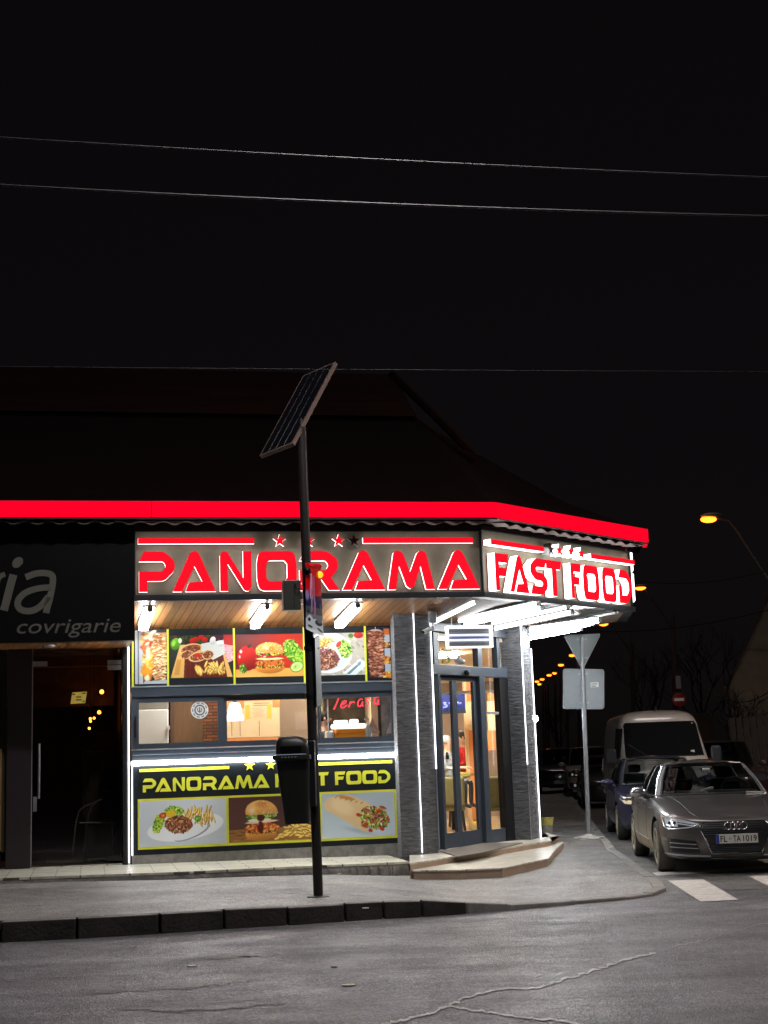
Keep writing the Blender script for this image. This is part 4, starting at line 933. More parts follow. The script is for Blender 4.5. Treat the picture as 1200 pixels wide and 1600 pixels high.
def flat_shape(polys, depth):
    cu=bpy.data.curves.new('t','CURVE'); cu.dimensions='2D'; cu.fill_mode='BOTH'; cu.extrude=depth/2
    for P in polys:
        sp=cu.splines.new('POLY'); sp.points.add(len(P)-1)
        for i,(x,y) in enumerate(P): sp.points[i].co=(x,y,0,1)
        sp.use_cyclic_u=True
    o=bpy.data.objects.new('t',cu); col.objects.link(o); dg=bpy.context.evaluated_depsgraph_get()
    me=bpy.data.meshes.new_from_object(o.evaluated_get(dg)); bpy.data.objects.remove(o); bpy.data.curves.remove(cu)
    for v in me.vertices: v.co.z+=depth/2
    return me
def letter(ch,fr,u0,u1,z0,z1,o0,depth,mats,parent,name='letter',shear=0):
    w,polys=GL[ch]; hgt=190 if ch not in '*-' else (100 if ch=='*' else 10)
    sx=(u1-u0)/w; sz=(z1-z0)/hgt
    P=[[(x*sx, (hgt-y)*sz) for x,y in rp(p)] for p in polys]
    me=flat_shape(P,depth); L=root_loc(parent)
    for v in me.vertices: 
        q=fr.p(u0+v.co.x+shear*v.co.y, o0+v.co.z, z0+v.co.y); v.co=q-L
    me.name=name; me.materials.clear()
    for mm in mats: me.materials.append(mm)
    for p in me.polygons: p.material_index = 0 if (abs(p.normal.dot(fr.N))>.5 or len(mats)==1) else 1
    o=bpy.data.objects.new(name,me); col.objects.link(o); o.parent=parent; return o
def text_obj(s,fr,u0,u1,z0,z1,o0,depth,mt,parent,name='lettering',shear=0,font_scale=None,inv=False):
    cu=bpy.data.curves.new('t','FONT'); cu.body=s; cu.extrude=depth/2; cu.resolution_u=4; cu.offset=0.0
    o=bpy.data.objects.new('t',cu); col.objects.link(o); dg=bpy.context.evaluated_depsgraph_get()
    me=bpy.data.meshes.new_from_object(o.evaluated_get(dg)); bpy.data.objects.remove(o); bpy.data.curves.remove(cu)
    xs=[v.co.x for v in me.vertices]; ys=[v.co.y for v in me.vertices]; x0,x1,y0,y1=min(xs),max(xs),min(ys),max(ys); L=root_loc(parent) if parent else Vector()
    for v in me.vertices:
        a=(v.co.x-x0)/(x1-x0); c_=(v.co.y-y0)/(y1-y0); v.co=fr.p(u0+(u1-u0)*a+shear*c_, o0+(v.co.z/depth+.5)*depth, z0+(z1-z0)*c_)-L
    me.materials.clear(); me.materials.append(mt); me.name=name
    o=bpy.data.objects.new(name,me); col.objects.link(o); o.parent=parent; return o

# lower banner
bn=empty('fast_food_banner',F.p(2,.03,.4),'dark banner with yellow lettering PANORAMA FAST FOOD and three food pictures below the serving window','sign')
q0=(zat(F,210,1337)+zat(F,622,1316.5))/2; q1=(zat(F,210,1198)+zat(F,622,1181))/2
b=MB(); b.fbox(F,uat(F,205.5),uat(F,629),.005,.03,q0,q1); b.build('panel',M['slate_dark'],bn)
b=MB(); b.fbox(F,uat(F,205),uat(F,626),.0,.07,q1+.002,q1+.062); b.build('led_light',M['led_banner'],bn,bevel=.01)
for x,zz in ((206.0,q0),(627.5,q0+.25)):
    b=MB(); u_=uat(F,x); k=int((q1-zz)/.03)
    b.tube([F.p(u_,.045,zz),F.p(u_,.045,q1)],.007,6); b.build('led_strip',M['led'],bn)
b=MB(); b.fbox(F,uat(F,205.5),uat(F,633),-.02,.028,.1,q0-.002); b.build('base_strip',M['concrete'],bn)
def zrow(yl,xl,yr,xr,o=.03): return (zat(F,xl,yl,o)+zat(F,xr,yr,o))/2
lz0=zrow(1238.6,232,1223,600); lz1=zrow(1217,232,1202.5,600)
spans=[('P',223,244),('A',242,268),('N',270,289),('O',291,314.4),('R',317,339),('A',340,366),('M',367,395),('A',395,421),('F',430,446),('A',446,470),('S',472,492),('T',494,514),('F',523.5,540),('O',541,565),('O',566,589.6),('D',591,610)]
for ch,a,c_ in spans: letter(ch,F,uat(F,a,1220,.03),uat(F,c_,1220,.03),lz0,lz1,.031,.003,[M['yellow_l']],bn)
b_z1=zrow(1202.4,218,1187.4,612); 
for a,c_ in ((217.6,357.6),(496,612)): letter('-',F,uat(F,a,1196),uat(F,c_,1192),b_z1-.042,b_z1,.031,.003,[M['yellow_l']],bn,'bar')
sz_=zat(F,390,1196.5,.03)
for x in (390,423,456,482): u_=uat(F,x,1196,.03); letter('*',F,u_-.08,u_+.08,sz_-.08,sz_+.08,.031,.003,[M['yellow_l']],bn,'star')
p0=zrow(1328,216,1309,618); p1=zrow(1249,216,1233,618)
b=MB(); b.fbox(F,uat(F,214.5),uat(F,620.5),.031,.035,p0-.0,p1+.0); b.build('picture_border',M['yellow'],bn)
for a,c_,fn in ((217.5,353.5,art_plate2),(357.5,499,art_burger2),(503,617,art_wrap)):
    u0,u1=uat(F,a,1285,.03),uat(F,c_,1285,.03); z0,z1=p0+.035,p1-.03
    ar=fn(int(150*(u1-u0)/(z1-z0)),150); poster_mesh(F,u0,u1,z0,z1,.0375,ar,'picture',bn)

# main illuminated sign
def zs_(fr,yl,xl,yr,xr,o=.0): return (zat(fr,xl,yl,o)+zat(fr,xr,yr,o))/2
ms=empty('shop_sign',SG.p(2.4,.0,3.87),'long illuminated sign reading PANORAMA in red letters with stars above','sign')
zt=zs_(SG,832,212,829.5,750); zb=3.868
b=MB(); b.fbox(SG,uat(SG,211.5,880),Ucorner-.01,-.07,-.02,zb,zt); b.build('backing_panel',M['board'],ms)
b=MB(); b.fbox(SG,uat(SG,211.5,880),Ucorner,-.075,.03,zt+.001,zt+.02); b.fbox(SG,Ucorner-.02,Ucorner+.005,-.07,.02,zb,zt); b.fbox(SG,uat(SG,211.5,880)-.02,uat(SG,211.5,880),-.07,.02,zb,zt); b.build('frame',M['slate_dark'],ms)
b=MB(); b.fbox(SG,UL,Ucorner-.02,-.07,-.03,zt+.022,4.83); b.build('soffit_panel',M['eave'],bld)
LO,LDP=.02,.045
zl0=zs_(SG,926.5,220,919,745,LO+LDP); zl1=zs_(SG,863,220,858.5,745,LO+LDP)
for ch,a,c_ in [('P',217,273),('A',269.5,337),('N',343.5,393),('O',401,463.5),('R',468,530),('A',534,601),('M',605,678.5),('A',683,749)]:
    letter(ch,SG,uat(SG,a,890,LO+LDP),uat(SG,c_,890,LO+LDP),zl0,zl1,LO,LDP,[M['redface'],M['lside']],ms)
bz1=zs_(SG,842.5,230,838,735,LO+LDP); bz0=zs_(SG,851.5,230,847,735,LO+LDP)
for a,c_ in ((215.5,397),(567,739)): letter('-',SG,uat(SG,a,846,LO+LDP),uat(SG,c_,846,LO+LDP),bz0,bz1,LO,LDP,[M['redface'],M['lside']],ms,'bar')
for x,on in ((437,1),(482,1),(529,1),(553,0)):
    u_,z_=SG.hit(x,845,LO+.04); letter('*',SG,u_-.095,u_+.095,z_-.095,z_+.095,LO,.04,[M['redface' if on else 'redoff'],M['lside'] if on else M['galv']],ms,'star')
# corner sign
cs=empty('shop_sign',SC.p(2,.0,3.87),'illuminated sign reading FAST FOOD in red letters with white sides above the corner door','sign')
ztc=zs_(SC,830,757,863,986); 
b=MB(); b.fbox(SC,.02,SC_LEN-.02,-.07,-.02,zb,ztc); b.build('backing_panel',M['board'],cs)
b=MB(); b.fbox(SC,.0,SC_LEN,-.075,.02,ztc+.001,ztc+.02); b.fbox(SC,.0,.02,-.07,.01,zb,ztc); b.fbox(SC,SC_LEN-.02,SC_LEN,-.07,.01,zb,ztc); b.build('frame',M['slate_dark'],cs)
b=MB(); b.fbox(SC,.03,SC_LEN,-.07,-.03,ztc+.022,4.83); b.build('soffit_panel',M['eave'],bld)
CO,CD=.0,.13
def uc(x,y=905): return uat(SC,x,y,CO+CD)
zc0=zs_(SC,924,780,942,980,CO+CD); zc1=zs_(SC,865,780,891,980,CO+CD)
for ch,a,c_ in [('F',774.5,796),('A',796.5,827),('S',829,856),('T',854,878.5),('F',892,909),('O',911,936),('O',940.5,962.5),('D',966,987)]:
    letter(ch,SC,uc(a),uc(c_),zc0,zc1,CO,CD,[M['redface'],M['lside']],cs)
bz1=zs_(SC,841.5,768,875.5,990,CO+CD); bz0=zs_(SC,850,768,882.5,990,CO+CD)
for a,c_ in ((767,851),(922,991)): letter('-',SC,uc(a,850),uc(c_,870),bz0,bz1,CO,CD,[M['redface'],M['lside']],cs,'bar')
for x,y,on in ((861,858.5,0),(874,860,1),(892,862,1),(908,865,1)):
    u_,z_=SC.hit(x,y,CO+CD); letter('*',SC,u_-.1,u_+.1,z_-.1,z_+.1,CO,CD,[M['redface' if on else 'redoff'],M['lside'] if on else M['galv']],cs,'star')
# third sign round the corner, seen edge-on
ts=empty('shop_sign',SD.p(.5,.0,3.87),'edge-on white lit letters of the side street sign at the far canopy corner','sign')
for z0,z1 in ((4.0,4.45),(4.5,4.66),(4.68,4.8)): 
    b=MB(); b.fbox(SD,.35,.6,.0,.07,z0,z1); b.build('letter',M['lside'],ts,bevel=.01)

# ------------------------------------------------------------------ canopy tube lights
def plane3(a,b_,c_): n=(b_-a).cross(c_-a).normalized(); return a,n
plF=plane3(Sa,Sb,Wb); plC=plane3(Sb,Sc_,Wd); plS=plane3(Sc_,Sd,We)
def onceil(px,py,pl,drop=.05):
    a,n=pl; n=n if n.z>0 else -n; return atplane(px,py,a-Vector((0,0,drop)),n)
def tubelight(p,q,r,mt,label,group,housing=True,wide=False):
    e=empty('tube_light',p.lerp(q,.5),label,'ceiling light',group)
    b=MB(); d=(q-p).normalized()
    if wide:
        s=d.cross(Vector((0,0,1))).normalized()*r*1.6; h=Vector((0,0,r))
        b.hexa([p-s-h,p+s-h,q+s-h,q-s-h,p-s+h,p+s+h,q+s+h,q-s+h])
    else: b.tube([p,q],r,10)
    b.build('tube',M[mt],e,bevel=.004)
    for t,k in ((p,-1),(q,1)): b=MB(); b.tube([t+d*k*.002, t+d*k*.05],r*1.15,8); b.build('end_cap',M['galv'],e)
    if housing:
        s=d.cross(Vector((0,0,1))).normalized()*r*1.5; h=Vector((0,0,r+.003)); h2=h+Vector((0,0,.02)); s=s*(1.4 if wide else 2.0)
        b=MB(); b.hexa([p-s+h,p+s+h,q+s+h,q-s+h,p-s+h2,p+s+h2,q+s+h2,q-s+h2]); b.build('housing',M['fixture'],e)  # housing added wide and dark to keep tube light off the boards
    return e
gT='tube lights under the wooden canopy over the serving window'
for i,(a,c_) in enumerate((((224,981),(234,953)),((398,978),(417,949)),((530,977),(558,947)))):
    tubelight(onceil(*a,plF,.06),onceil(*c_,plF,.06),.038,'tube',['short white tube light at the left end of the serving canopy','short white tube light in the middle of the serving canopy','short white tube light right of the street post under the canopy'][i],gT,wide=True)
gC='tube lights crowded under the corner canopy'
tubelight(onceil(680,972,plF,.12),onceil(743,941,plF,.12),.022,'tube_c','thin slanting tube light beside the first stone pillar',gC)
tubelight(onceil(718,970,plC,.07),onceil(839,943.5,plC,.07),.03,'tube_c','tube light nearest the corner of the canopy, above the insect lamp',gC)
tubelight(onceil(727,976,plC,.08),onceil(845,950.5,plC,.08),.03,'tube_c','second tube light behind the corner one, above the insect lamp',gC)
tubelight(onceil(770,974,plC,.07),onceil(885,949,plC,.07),.022,'tube_c','third tube light in the corner canopy group, slightly dimmer',gC)
tubelight(onceil(774,982,plC,.08),onceil(892,957,plC,.08),.03,'tube_c','fourth tube light, its end over the second stone pillar',gC)
for i,(a,c_) in enumerate((((829,985),(935,969.5)),((829,990),(922,974)),((829,996),(905,982)))):
    tubelight(onceil(*a,plS,.13+.02*i),onceil(*c_,plS,.13+.02*i),.04,'tube_hot',['upper glaring tube light above the triangular sign','middle glaring tube light above the triangular sign','lowest glaring tube light above the triangular sign'][i],'glaring tube lights by the side street')
tubelight(onceil(872,973,plC,.05),onceil(961,957.5,plC,.05),.02,'white','unlit thin tube light near the far canopy corner',gC)

# ------------------------------------------------------------------ glass corner door
dz0=.215
door=empty('glass_entrance',C.p(1.1,0,.21),'grey framed sliding glass entrance with transom between the stone pillars','entrance')
def cu(x,y=1190,o=0): return uat(C,x,y,o)
def cz(y,x=735,o=0): return zat(C,x,y,o)
def cb(x0,x1,z0,z1,o0,o1,name='frame_bar',mt='slate',par=None):
    b=MB(); b.fbox(C,cu(x0),cu(x1),o0,o1,z0,z1); return b.build(name,M[mt],par or door,bevel=.006)
zTr0,zTr1=cz(1056,725),cz(1041,725); zTop=cz(983,735); zUp=cz(993,735); zDT=cz(1064,715); 
cb(677,683,dz0,zTop-.0,-.08,.0,mt='slate'); cb(687.5,691,dz0,zTr0-.002,-.08,.03); cb(683,691.5,zTr1+.002,zTop-.1,-.08,.02)
cb(677,797,zTop-.09,3.64,-.08,.03); cb(677,797,zTr0,zTr1,-.1,.035)
cb(752.5,761,dz0,zTr0-.002,-.1,.03); cb(752.5,759.5,zTr1+.002,zTop-.1,-.08,.02); cb(783,788,zTr1+.002,zTop-.1,-.08,.02)
cb(785,798,dz0,zTr0-.002,-.1,.02,mt='blackm')
cb(691.5,752,zTr0-.07,zTr0-.004,-.09,-.03,mt='blackm')
# moving leaves
def leaf(x0,x1,g0,g1,zb_,zt_,o,name='door_leaf'):
    z1=zTr0-.075; cu=lambda x: uat(C,x,1190,o)
    b=MB(); 
    for a,c_ in ((x0,g0),(g1,x1)): b.fbox(C,cu(a),cu(c_),o-.05,o,dz0+.01,z1)
    b.fbox(C,cu(g0),cu(g1),o-.05,o,dz0+.01,zb_); b.fbox(C,cu(g0),cu(g1),o-.05,o,zt_,z1)
    lf=b.build(name,M['slate'],door)
    b=MB(); b.fbox(C,cu(g0),cu(g1),o-.03,o-.025,zb_,zt_); b.build('pane',M['glass_door'],lf)
leaf(691.3,714,694,711,.46,zDT,-.03); leaf(714.3,752,718.5,744.5,.46,zDT,-.03)
b=MB(); b.fbox(C,cu(761),cu(785),-.06,.0,dz0+.01,.44); b.build('frame_bar',M['slate'],door)
for g0,g1,z0,z1 in ((761,785,.442,zTr0-.003),(691.5,752,zTr1+.003,zTop-.1),(759.7,783,zTr1+.003,zTop-.1),(683,687.4,.25,zTr0-.004)):
    b=MB(); b.fbox(C,cu(g0),cu(g1),-.04,-.035,z0,z1); b.build('pane',M['glass_door'],door)
b=MB(); b.fbox(C,cu(760),cu(785),-.06,-.02,cz(1116,772),cz(1112,772)) ; b.build('rail',M['galv'],door)
b=MB(); u_=cu(724.5,1051); b.ball(C.p(u_,.06,cz(1051.5,724)),(.05,.05,.045),12); b.build('motion_sensor',M['blackm'],door,smooth=True)
# insect lamp above the door
il=empty('insect_lamp',C.p(.7,.4,3.2),'white framed insect lamp with two bluish tubes above the glass door','lamp')
fl=Fr(*(C.p(.0,.55,0).xy),14)
def lbox(x0,x1,y0,y1,o0,o1,name,mt,bev=.004):
    u0,u1=fl.hit(x0,(y0+y1)/2,o1)[0],fl.hit(x1,(y0+y1)/2,o1)[0]; z1,z0=fl.hit((x0+x1)/2,y0,o1)[1],fl.hit((x0+x1)/2,y1,o1)[1]
    b=MB(); b.fbox(fl,u0,u1,o0,o1,z0,z1); return b.build(name,M[mt],il,bevel=bev)
fr_m='whitee'
u0,u1=fl.hit(699,995,0)[0],fl.hit(770.5,995,0)[0]; z1,z0=fl.hit(735,977,0)[1],fl.hit(735,1012,0)[1]; t=.025
b=MB(); b.fbox(fl,u0,u1,-.12,0,z1-t*1.6,z1); b.fbox(fl,u0,u1,-.12,0,z0,z0+t); b.fbox(fl,u0,u0+t,-.12,0,z0+t,z1-t*1.6); b.fbox(fl,u1-t,u1,-.12,0,z0+t,z1-t*1.6); b.build('frame',M['led_dim'],il)  # plain frame given a soft glow of its own beside the tubes
b=MB(); b.fbox(fl,u0+t,u1-t,-.12,-.11,z0+t,z1-t*1.6); b.build('back_plate',mat('reflector_grey',(.16,.16,.15),.4,.4),il)
for zz in (z0+(z1-z0)*.36,z0+(z1-z0)*.58):
    b=MB(); b.tube([fl.p(u0+.05,-.06,zz),fl.p(u1-.05,-.06,zz)],.018,10); b.build('tube',M['tube_blue'],il)
b=MB()
for k in range(3): zz=z0+(z1-z0)*(.25+.22*k); b.tube([fl.p(u0+t,-.01,zz),fl.p(u1-t,-.01,zz)],.004,5)
b.build('guard_wire',M['galv'],il)
b=MB(); b.tube([fl.p(u0+.1,-.1,z1),fl.p(u0+.1,-.1,3.72)],.006,5); b.tube([fl.p(u1-.1,-.1,z1),fl.p(u1-.1,-.1,3.74)],.006,5); b.build('hanger',M['galv'],il)
# security cameras
sc=empty('security_camera',Kc+Vector((.2,-.1,3.4)),'white bullet security camera with junction box at the top of the first stone pillar','camera')
pj=atplane(677,967,Kc+Vector((0,-.1,0)),Vector((0,1,0))); b=MB(); b.box(pj.x-.07,pj.x+.05,pj.y-.08,pj.y+.05,pj.z-.06,pj.z+.1); b.build('junction_box',M['galv'],sc,bevel=.01)
b=MB(); b.tube([pj+Vector((0,-.02,-.06)),pj+Vector((-.02,-.1,-.13))],.012,6); d=Vector((-.8,-.45,-.38)).normalized(); q=pj+Vector((-.0,-.1,-.13)); b.tube([q+d*.02,q+d*.19],.035,12); b.build('housing',M['white'],sc,smooth=True)
b=MB(); b.tube([q+d*.191,q+d*.2],.026,12); b.build('lens',M['black'],sc)
wd=empty('wifi_camera',C.p(.8,-.02,2.9),'small white camera on a curved arm behind the door transom','camera')
a_,z_=C.hit(727,1033,.0); pts=[C.hit(x,y,-.1) for x,y in ((697,1040),(708,1040),(718,1037),(726,1033))]
b=MB(); b.tube([C.p(u,-.1,z) for u,z in pts],.012,6); b.build('arm',M['white'],wd)
b=MB(); b.ball(C.p(a_,-.1,z_),(.09,.06,.05),12); b.ball(C.p(a_-.03,-.1,z_+.06),(.03,.03,.05),10); b.build('body',M['white'],wd,smooth=True)
nl=empty('neon_letters',C.p(.4,-.2,3),'yellow letters seen behind the glass above the door','lettering')
gy=mat('dull_yellow',(.6,.42,.08),.6)
u0,z0=C.hit(690.5,1037,-.12); u1,z1=C.hit(703,1024,-.12); letter('D',C,u0,u1,z0,z1,-.12,.02,[gy],nl)
u0,z0=C.hit(690.5,1017,-.12); u1,z1=C.hit(705,1014.5,-.12); letter('-',C,u0,u1,z0,z1,-.12,.02,[gy],nl,'bar')

# ------------------------------------------------------------------ dining room behind the door
def W_(px,py,Y): return at(px,py,Y)
def ybox(x0,x1,y0,y1,Y,th,mt,name,par,bev=0):
    """box facing the street at depth Y covering the photo rectangle"""
    p=at(x0,(y0+y1)/2,Y); q=at(x1,(y0+y1)/2,Y); zt_=at((x0+x1)/2,y0,Y).z; zb_=at((x0+x1)/2,y1,Y).z
    b=MB(); b.box(p.x,q.x,Y,Y+th,zb_,zt_); return b.build(name,mt if not isinstance(mt,str) else M[mt],par,bevel=bev)
fl0=.2
b=MB(); Bx=2.6
b.prism([(-.45,21.3),(.75,21.35),(2.1,23.3),(3.2,33),(-1.0,33)],fl0-.05,fl0-.002); b.build('dining_floor',M['floor_in'],bld)
b=MB(); b.prism([(-.45,21.3),(.75,21.5),(2.1,23.45),(3.2,33),(-1.0,33)],3.4,3.45); b.build('dining_ceiling',M['beige'],bld)
b=MB(); b.box(-1.1,3.3,33,33.1,0,3.5); b.build('dining_back_wall',M['tan'],bld)
b=MB(); b.prism([(-.3,21.6),(-.2,21.6),(-.9,33),(-1,33)],0,3.5); b.build('dining_left_wall',M['beige'],bld)
ybox(680,800,1079,1083,24.2,.1,'whitee','ceiling_beam',bld)
ybox(650,800,1040,1066,32.8,.1,'beige','upper_wall',bld)
# orange pillar
pl_=empty('inner_pillar',at(738,1280,27),'orange and cream painted square pillar seen through the right door leaf','pillar')
for y0,y1,mt_ in ((1060,1095,'orange'),(1095.5,1141,'beige'),(1141.5,1281,'orange')):
    a=at(734,1190,27.2); c_=at(756,1190,27.2); zt_=at(740,y0,27.2).z; zb_=max(fl0,at(740,y1,27.2).z); b=MB(); b.box(a.x,c_.x,27.2,27.6,zb_,zt_); b.build('painted_band',M[mt_],pl_)
a=at(729,1190,27.3); c_=at(733.6,1190,27.3); b=MB(); b.box(a.x,c_.x,27.25,27.6,fl0,3.3); b.build('painted_band',M['beige'],pl_)
ip2=empty('inner_pillar',at(772,1280,26),'orange and cream wall strip seen through the fixed side pane','pillar')
for y0,y1,mt_ in ((1082,1095,'orange'),(1095.5,1141,'beige'),(1141.5,1172,'orange')): ybox(763,774,y0,y1,26.6,.3,mt_,'painted_band',ip2)
tv=empty('blue_screen',at(705,1110,26.4),'dark blue lit screen with bright squiggles seen through the door','screen')
ybox(690,727,1084,1113,26.4,.05,emis('screen_blue',(.02,.025,.09),.35),'panel',tv); ybox(688,728,1110,1115,26.35,.05,'slate_dark','frame',tv)
FY=Fr(0,26.3,0)
strokes(FY,[[(0,10),(8,8),(3,10),(3,18),(9,20),(7,28),(0,30)],[(12,8),(14,14)],[(16,12),(22,16),(20,24),(26,20)],[(30,4),(33,14),(38,8)]],692.5,1095,.75,.35,.0,.016,M['neon_blue'],tv,'squiggle')
# chairs
def ichair(x,Y,lab,w=.5,grp='olive chairs in the dining room'):
    c0=Vector((x,Y,fl0)); e=empty('dining_chair',c0,lab,'chair',grp); b=MB()
    b.box(x-w/2,x+w/2,Y-.02,Y+.06,fl0+.5,fl0+1.02); b.build('backrest',M['olive'],e,bevel=.05)
    b=MB(); b.box(x-w/2,x+w/2,Y+.0,Y+.5,fl0+.42,fl0+.5); b.build('seat',M['olive'],e,bevel=.03)
    for sx in (-1,1):
        for yy in (.02,.46):
            b=MB(); b.tube([Vector((x+sx*(w/2-.05),Y+yy,fl0+.42)),Vector((x+sx*(w/2-.01),Y+yy,fl0))],.018,6); b.build('leg',M['blackm'],e)
ichair(at(703,1250,25.8).x,25.8,'olive chair with dark legs seen through the left door leaf',.55)
ichair(at(727,1250,27.9).x,28.6,'olive chair half hidden by the orange pillar',.6)
ichair(at(774,1250,25.3).x,25.0,'olive chair seen through the fixed side pane',.5)
tb=empty('dining_table',Vector((at(706,1200,27.5).x,27.6,fl0)),'yellowish cloth covered table behind the olive chair','table')
b=MB(); x=at(706,1200,27.5).x; b.box(x-.45,x+.45,27.2,27.9,fl0+.98,fl0+1.08); b.build('tabletop',mat('table_cloth',(.45,.4,.12),.8,vary=.3),tb,bevel=.03)
b=MB(); b.box(x-.05,x+.05,27.5,27.6,fl0,fl0+.98); b.build('leg',M['blackm'],tb)
# wet floor sign
wf=empty('wet_floor_sign',at(744,1283,24.6),'small yellow folding wet floor sign on the floor inside the door','floor sign')
p=atz(743,1285,fl0); fy=mat('floor_sign_yellow',(.95,.68,.03),.5)
b=MB(); q=Vector((p.x,p.y,fl0)); b.hexa([q+Vector((-.1,0,0)),q+Vector((.07,0,0)),q+Vector((.07,.02,0)),q+Vector((-.1,.02,0)),q+Vector((-.08,.1,.33)),q+Vector((.06,.1,.33)),q+Vector((.06,.12,.33)),q+Vector((-.08,.12,.33))]); b.build('front_board',fy,wf)
b=MB(); b.hexa([q+Vector((-.08,.12,.33)),q+Vector((.06,.12,.33)),q+Vector((.06,.14,.33)),q+Vector((-.08,.14,.33)),q+Vector((.12,.2,.64)),q+Vector((.17,.2,.64)),q+Vector((.17,.22,.64)),q+Vector((.12,.22,.64))]); b.build('back_board',fy,wf)
b=MB()
for k in range(4): t=.04+.07*k; b.box(q.x-.05,q.x+.03,q.y+t*.3-.012,q.y+t*.3-.002,q.z+t,q.z+t+.03)
b.build('print',M['black'],wf)
sm=MB()
for k in range(8):
    a0=atz(690,1291+k*3,fl0); a1=atz(718,1296+k*3,fl0); sm.add([a0+Vector((0,0,.006)),a1+Vector((0,0,.006)),a1+Vector((0,.1,.006)),a0+Vector((0,.1,.006))],[(0,1,2,3)])
tag(sm.build('striped_mat',mat('mat_stripe',(.3,.06,.04),.9)),'dark red striped mat on the floor inside the left door leaf','mat')
# interior lamps
def ceil_lamp(x,y,z,e_,label,s=.3,c_=(1,.86,.66)):
    t=empty('ceiling_light',Vector((x,y,z)),label,'ceiling light'); b=MB(); b.box(x-s,x+s,y-s,y+s,z-.03,z); b.build('diffuser',emis('warm_ceiling_panel',c_,e_),t)
    b=MB(); b.box(x-s-.02,x+s+.02,y-s-.02,y+s+.02,z+.002,z+.03); b.build('frame',M['white'],t)
ceil_lamp(.9,25.3,3.38,42,'warm ceiling panel light inside behind the glass door',.35)
ceil_lamp(1.1,29.5,3.38,42,'warm ceiling panel light at the back of the dining room',.35)
q=F.p(1.1,-.85,3.33); ceil_lamp(q.x,q.y,3.33,22,'warm ceiling panel light in the kitchen on the left',.25)
q=F.p(2.7,-.9,3.33); ceil_lamp(q.x,q.y,3.33,22,'warm ceiling panel light in the kitchen on the right',.25)
# ------------------------------------------------------------------ cafe next door (dark)
cafe=empty('cafe_building',F.p(-2.5,0,.27),'dark unlit cafe front with a glass door left of the fast food windows','building')
cz_=lambda y,x=100: zat(F,x,y)
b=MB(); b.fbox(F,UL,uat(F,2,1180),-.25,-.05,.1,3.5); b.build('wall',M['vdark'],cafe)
b=MB(); b.fbox(F,uat(F,10.5,1180),uat(F,49,1180),-.2,-.0,.24,3.45); b.build('pillar',mat('dark_panel',(.022,.015,.018),.4,vary=.15,vscale=1),cafe)
b=MB(); b.fbox(F,uat(F,-6,1180),uat(F,2.5,1180),-.08,-.03,cz_(1330,0),cz_(1170,0)); b.build('window_trim',M['wood_in'],cafe)
b=MB(); b.fbox(F,uat(F,-60,1180),uat(F,9,1180),-.09,-.081,.5,3.4); b.build('window_pane',mat('lit_window_dim',(.05,.04,.02),.3),cafe)
b=MB(); b.fbox(F,uat(F,191,1180),-.045,-.3,.02,.24,3.5); b.build('side_post',M['blackm'],cafe,bevel=.01)
b=MB(); b.fbox(F,UL,-.05,-.12,-.02,.2,.275); b.build('threshold',M['tilebase'],cafe)
# glass door
gd=empty('cafe_door',F.p(-1.1,-.06,.28),'frameless glass cafe door with a steel bar handle and yellow notice','door')
g0,g1=uat(F,51,1180,-.05),uat(F,190,1180,-.05); zd=cz_(1041,120); zb_=cz_(1348,120)
b=MB(); b.fbox(F,g0,g1,-.06,-.05,zb_,zd-.01); b.build('pane',M['glass_dark'],gd)
b=MB(); b.fbox(F,g0,g1,-.06,-.05,zd+.005,3.36); b.build('transom_pane',M['glass_dark'],gd)
for xa,xb,ya,yb in ((51,74,1033,1041),(168,190,1031,1038),(168,190,1039,1046.5),(50,72,1345,1351),(168,190,1338,1345)):
    u0,u1=uat(F,xa,(ya+yb)/2,-.04),uat(F,xb,(ya+yb)/2,-.04); b=MB(); b.fbox(F,u0,u1,-.07,-.035,zat(F,(xa+xb)/2,yb),zat(F,(xa+xb)/2,ya)); b.build('clamp',M['steel'] if ya<1100 else M['blackm'],gd)
u_=uat(F,61,1200); b=MB(); b.tube([F.p(u_,.0,zat(F,61,1248)),F.p(u_,.0,zat(F,61,1162))],.017,10); b.tube([F.p(u_,.0,zat(F,61,1240)),F.p(u_,-.05,zat(F,61,1240))],.01,6); b.tube([F.p(u_,.0,zat(F,61,1170)),F.p(u_,-.05,zat(F,61,1170))],.01,6); b.build('handle',M['steel'],gd,smooth=True)
b=MB(); b.fbox(F,uat(F,51.5,1255),uat(F,57.5,1255),-.07,-.03,zat(F,55,1268),zat(F,55,1245)); b.build('lock',M['steel'],gd)
b=MB(); b.fbox(F,g0-.03,g0-.005,-.08,-.03,.26,3.4); b.build('edge_profile',M['galv'],gd)
nt_=[F.hit(x,y,-.045) for x,y in ((110,1100),(133,1098.5),(136,1080.5),(113,1082))]
b=MB(); b.add([F.p(u,-.045,z) for u,z in nt_]+[F.p(u,-.041,z) for u,z in nt_],[(3,2,1,0),(4,5,6,7),(0,1,5,4),(1,2,6,5),(2,3,7,6),(3,0,4,7)])
ntc=empty('door_notice',F.p(nt_[0][0],-.04,nt_[0][1]),'tilted yellow paper notice stuck on the cafe door','notice'); b.build('sheet',mat('yellow_notice_lit',(.8,.62,.12),.7,emit=(.8,.6,.12),es=.05),ntc)  # paper sheet glows faintly by itself to look brighter
b=MB(); c0=Vector((sum(u for u,z in nt_)/4,sum(z for u,z in nt_)/4))
for dx,dz,w in ((-.07,.05,.04),(.07,.06,.05),(0,.01,.07),(.0,-.03,.08),(.07,-.05,.03)): b.fbox(F,c0.x+dx-w/2,c0.x+dx+w/2,-.041,-.039,c0.y+dz-.008,c0.y+dz+.008)
b.build('print',M['black'],ntc)
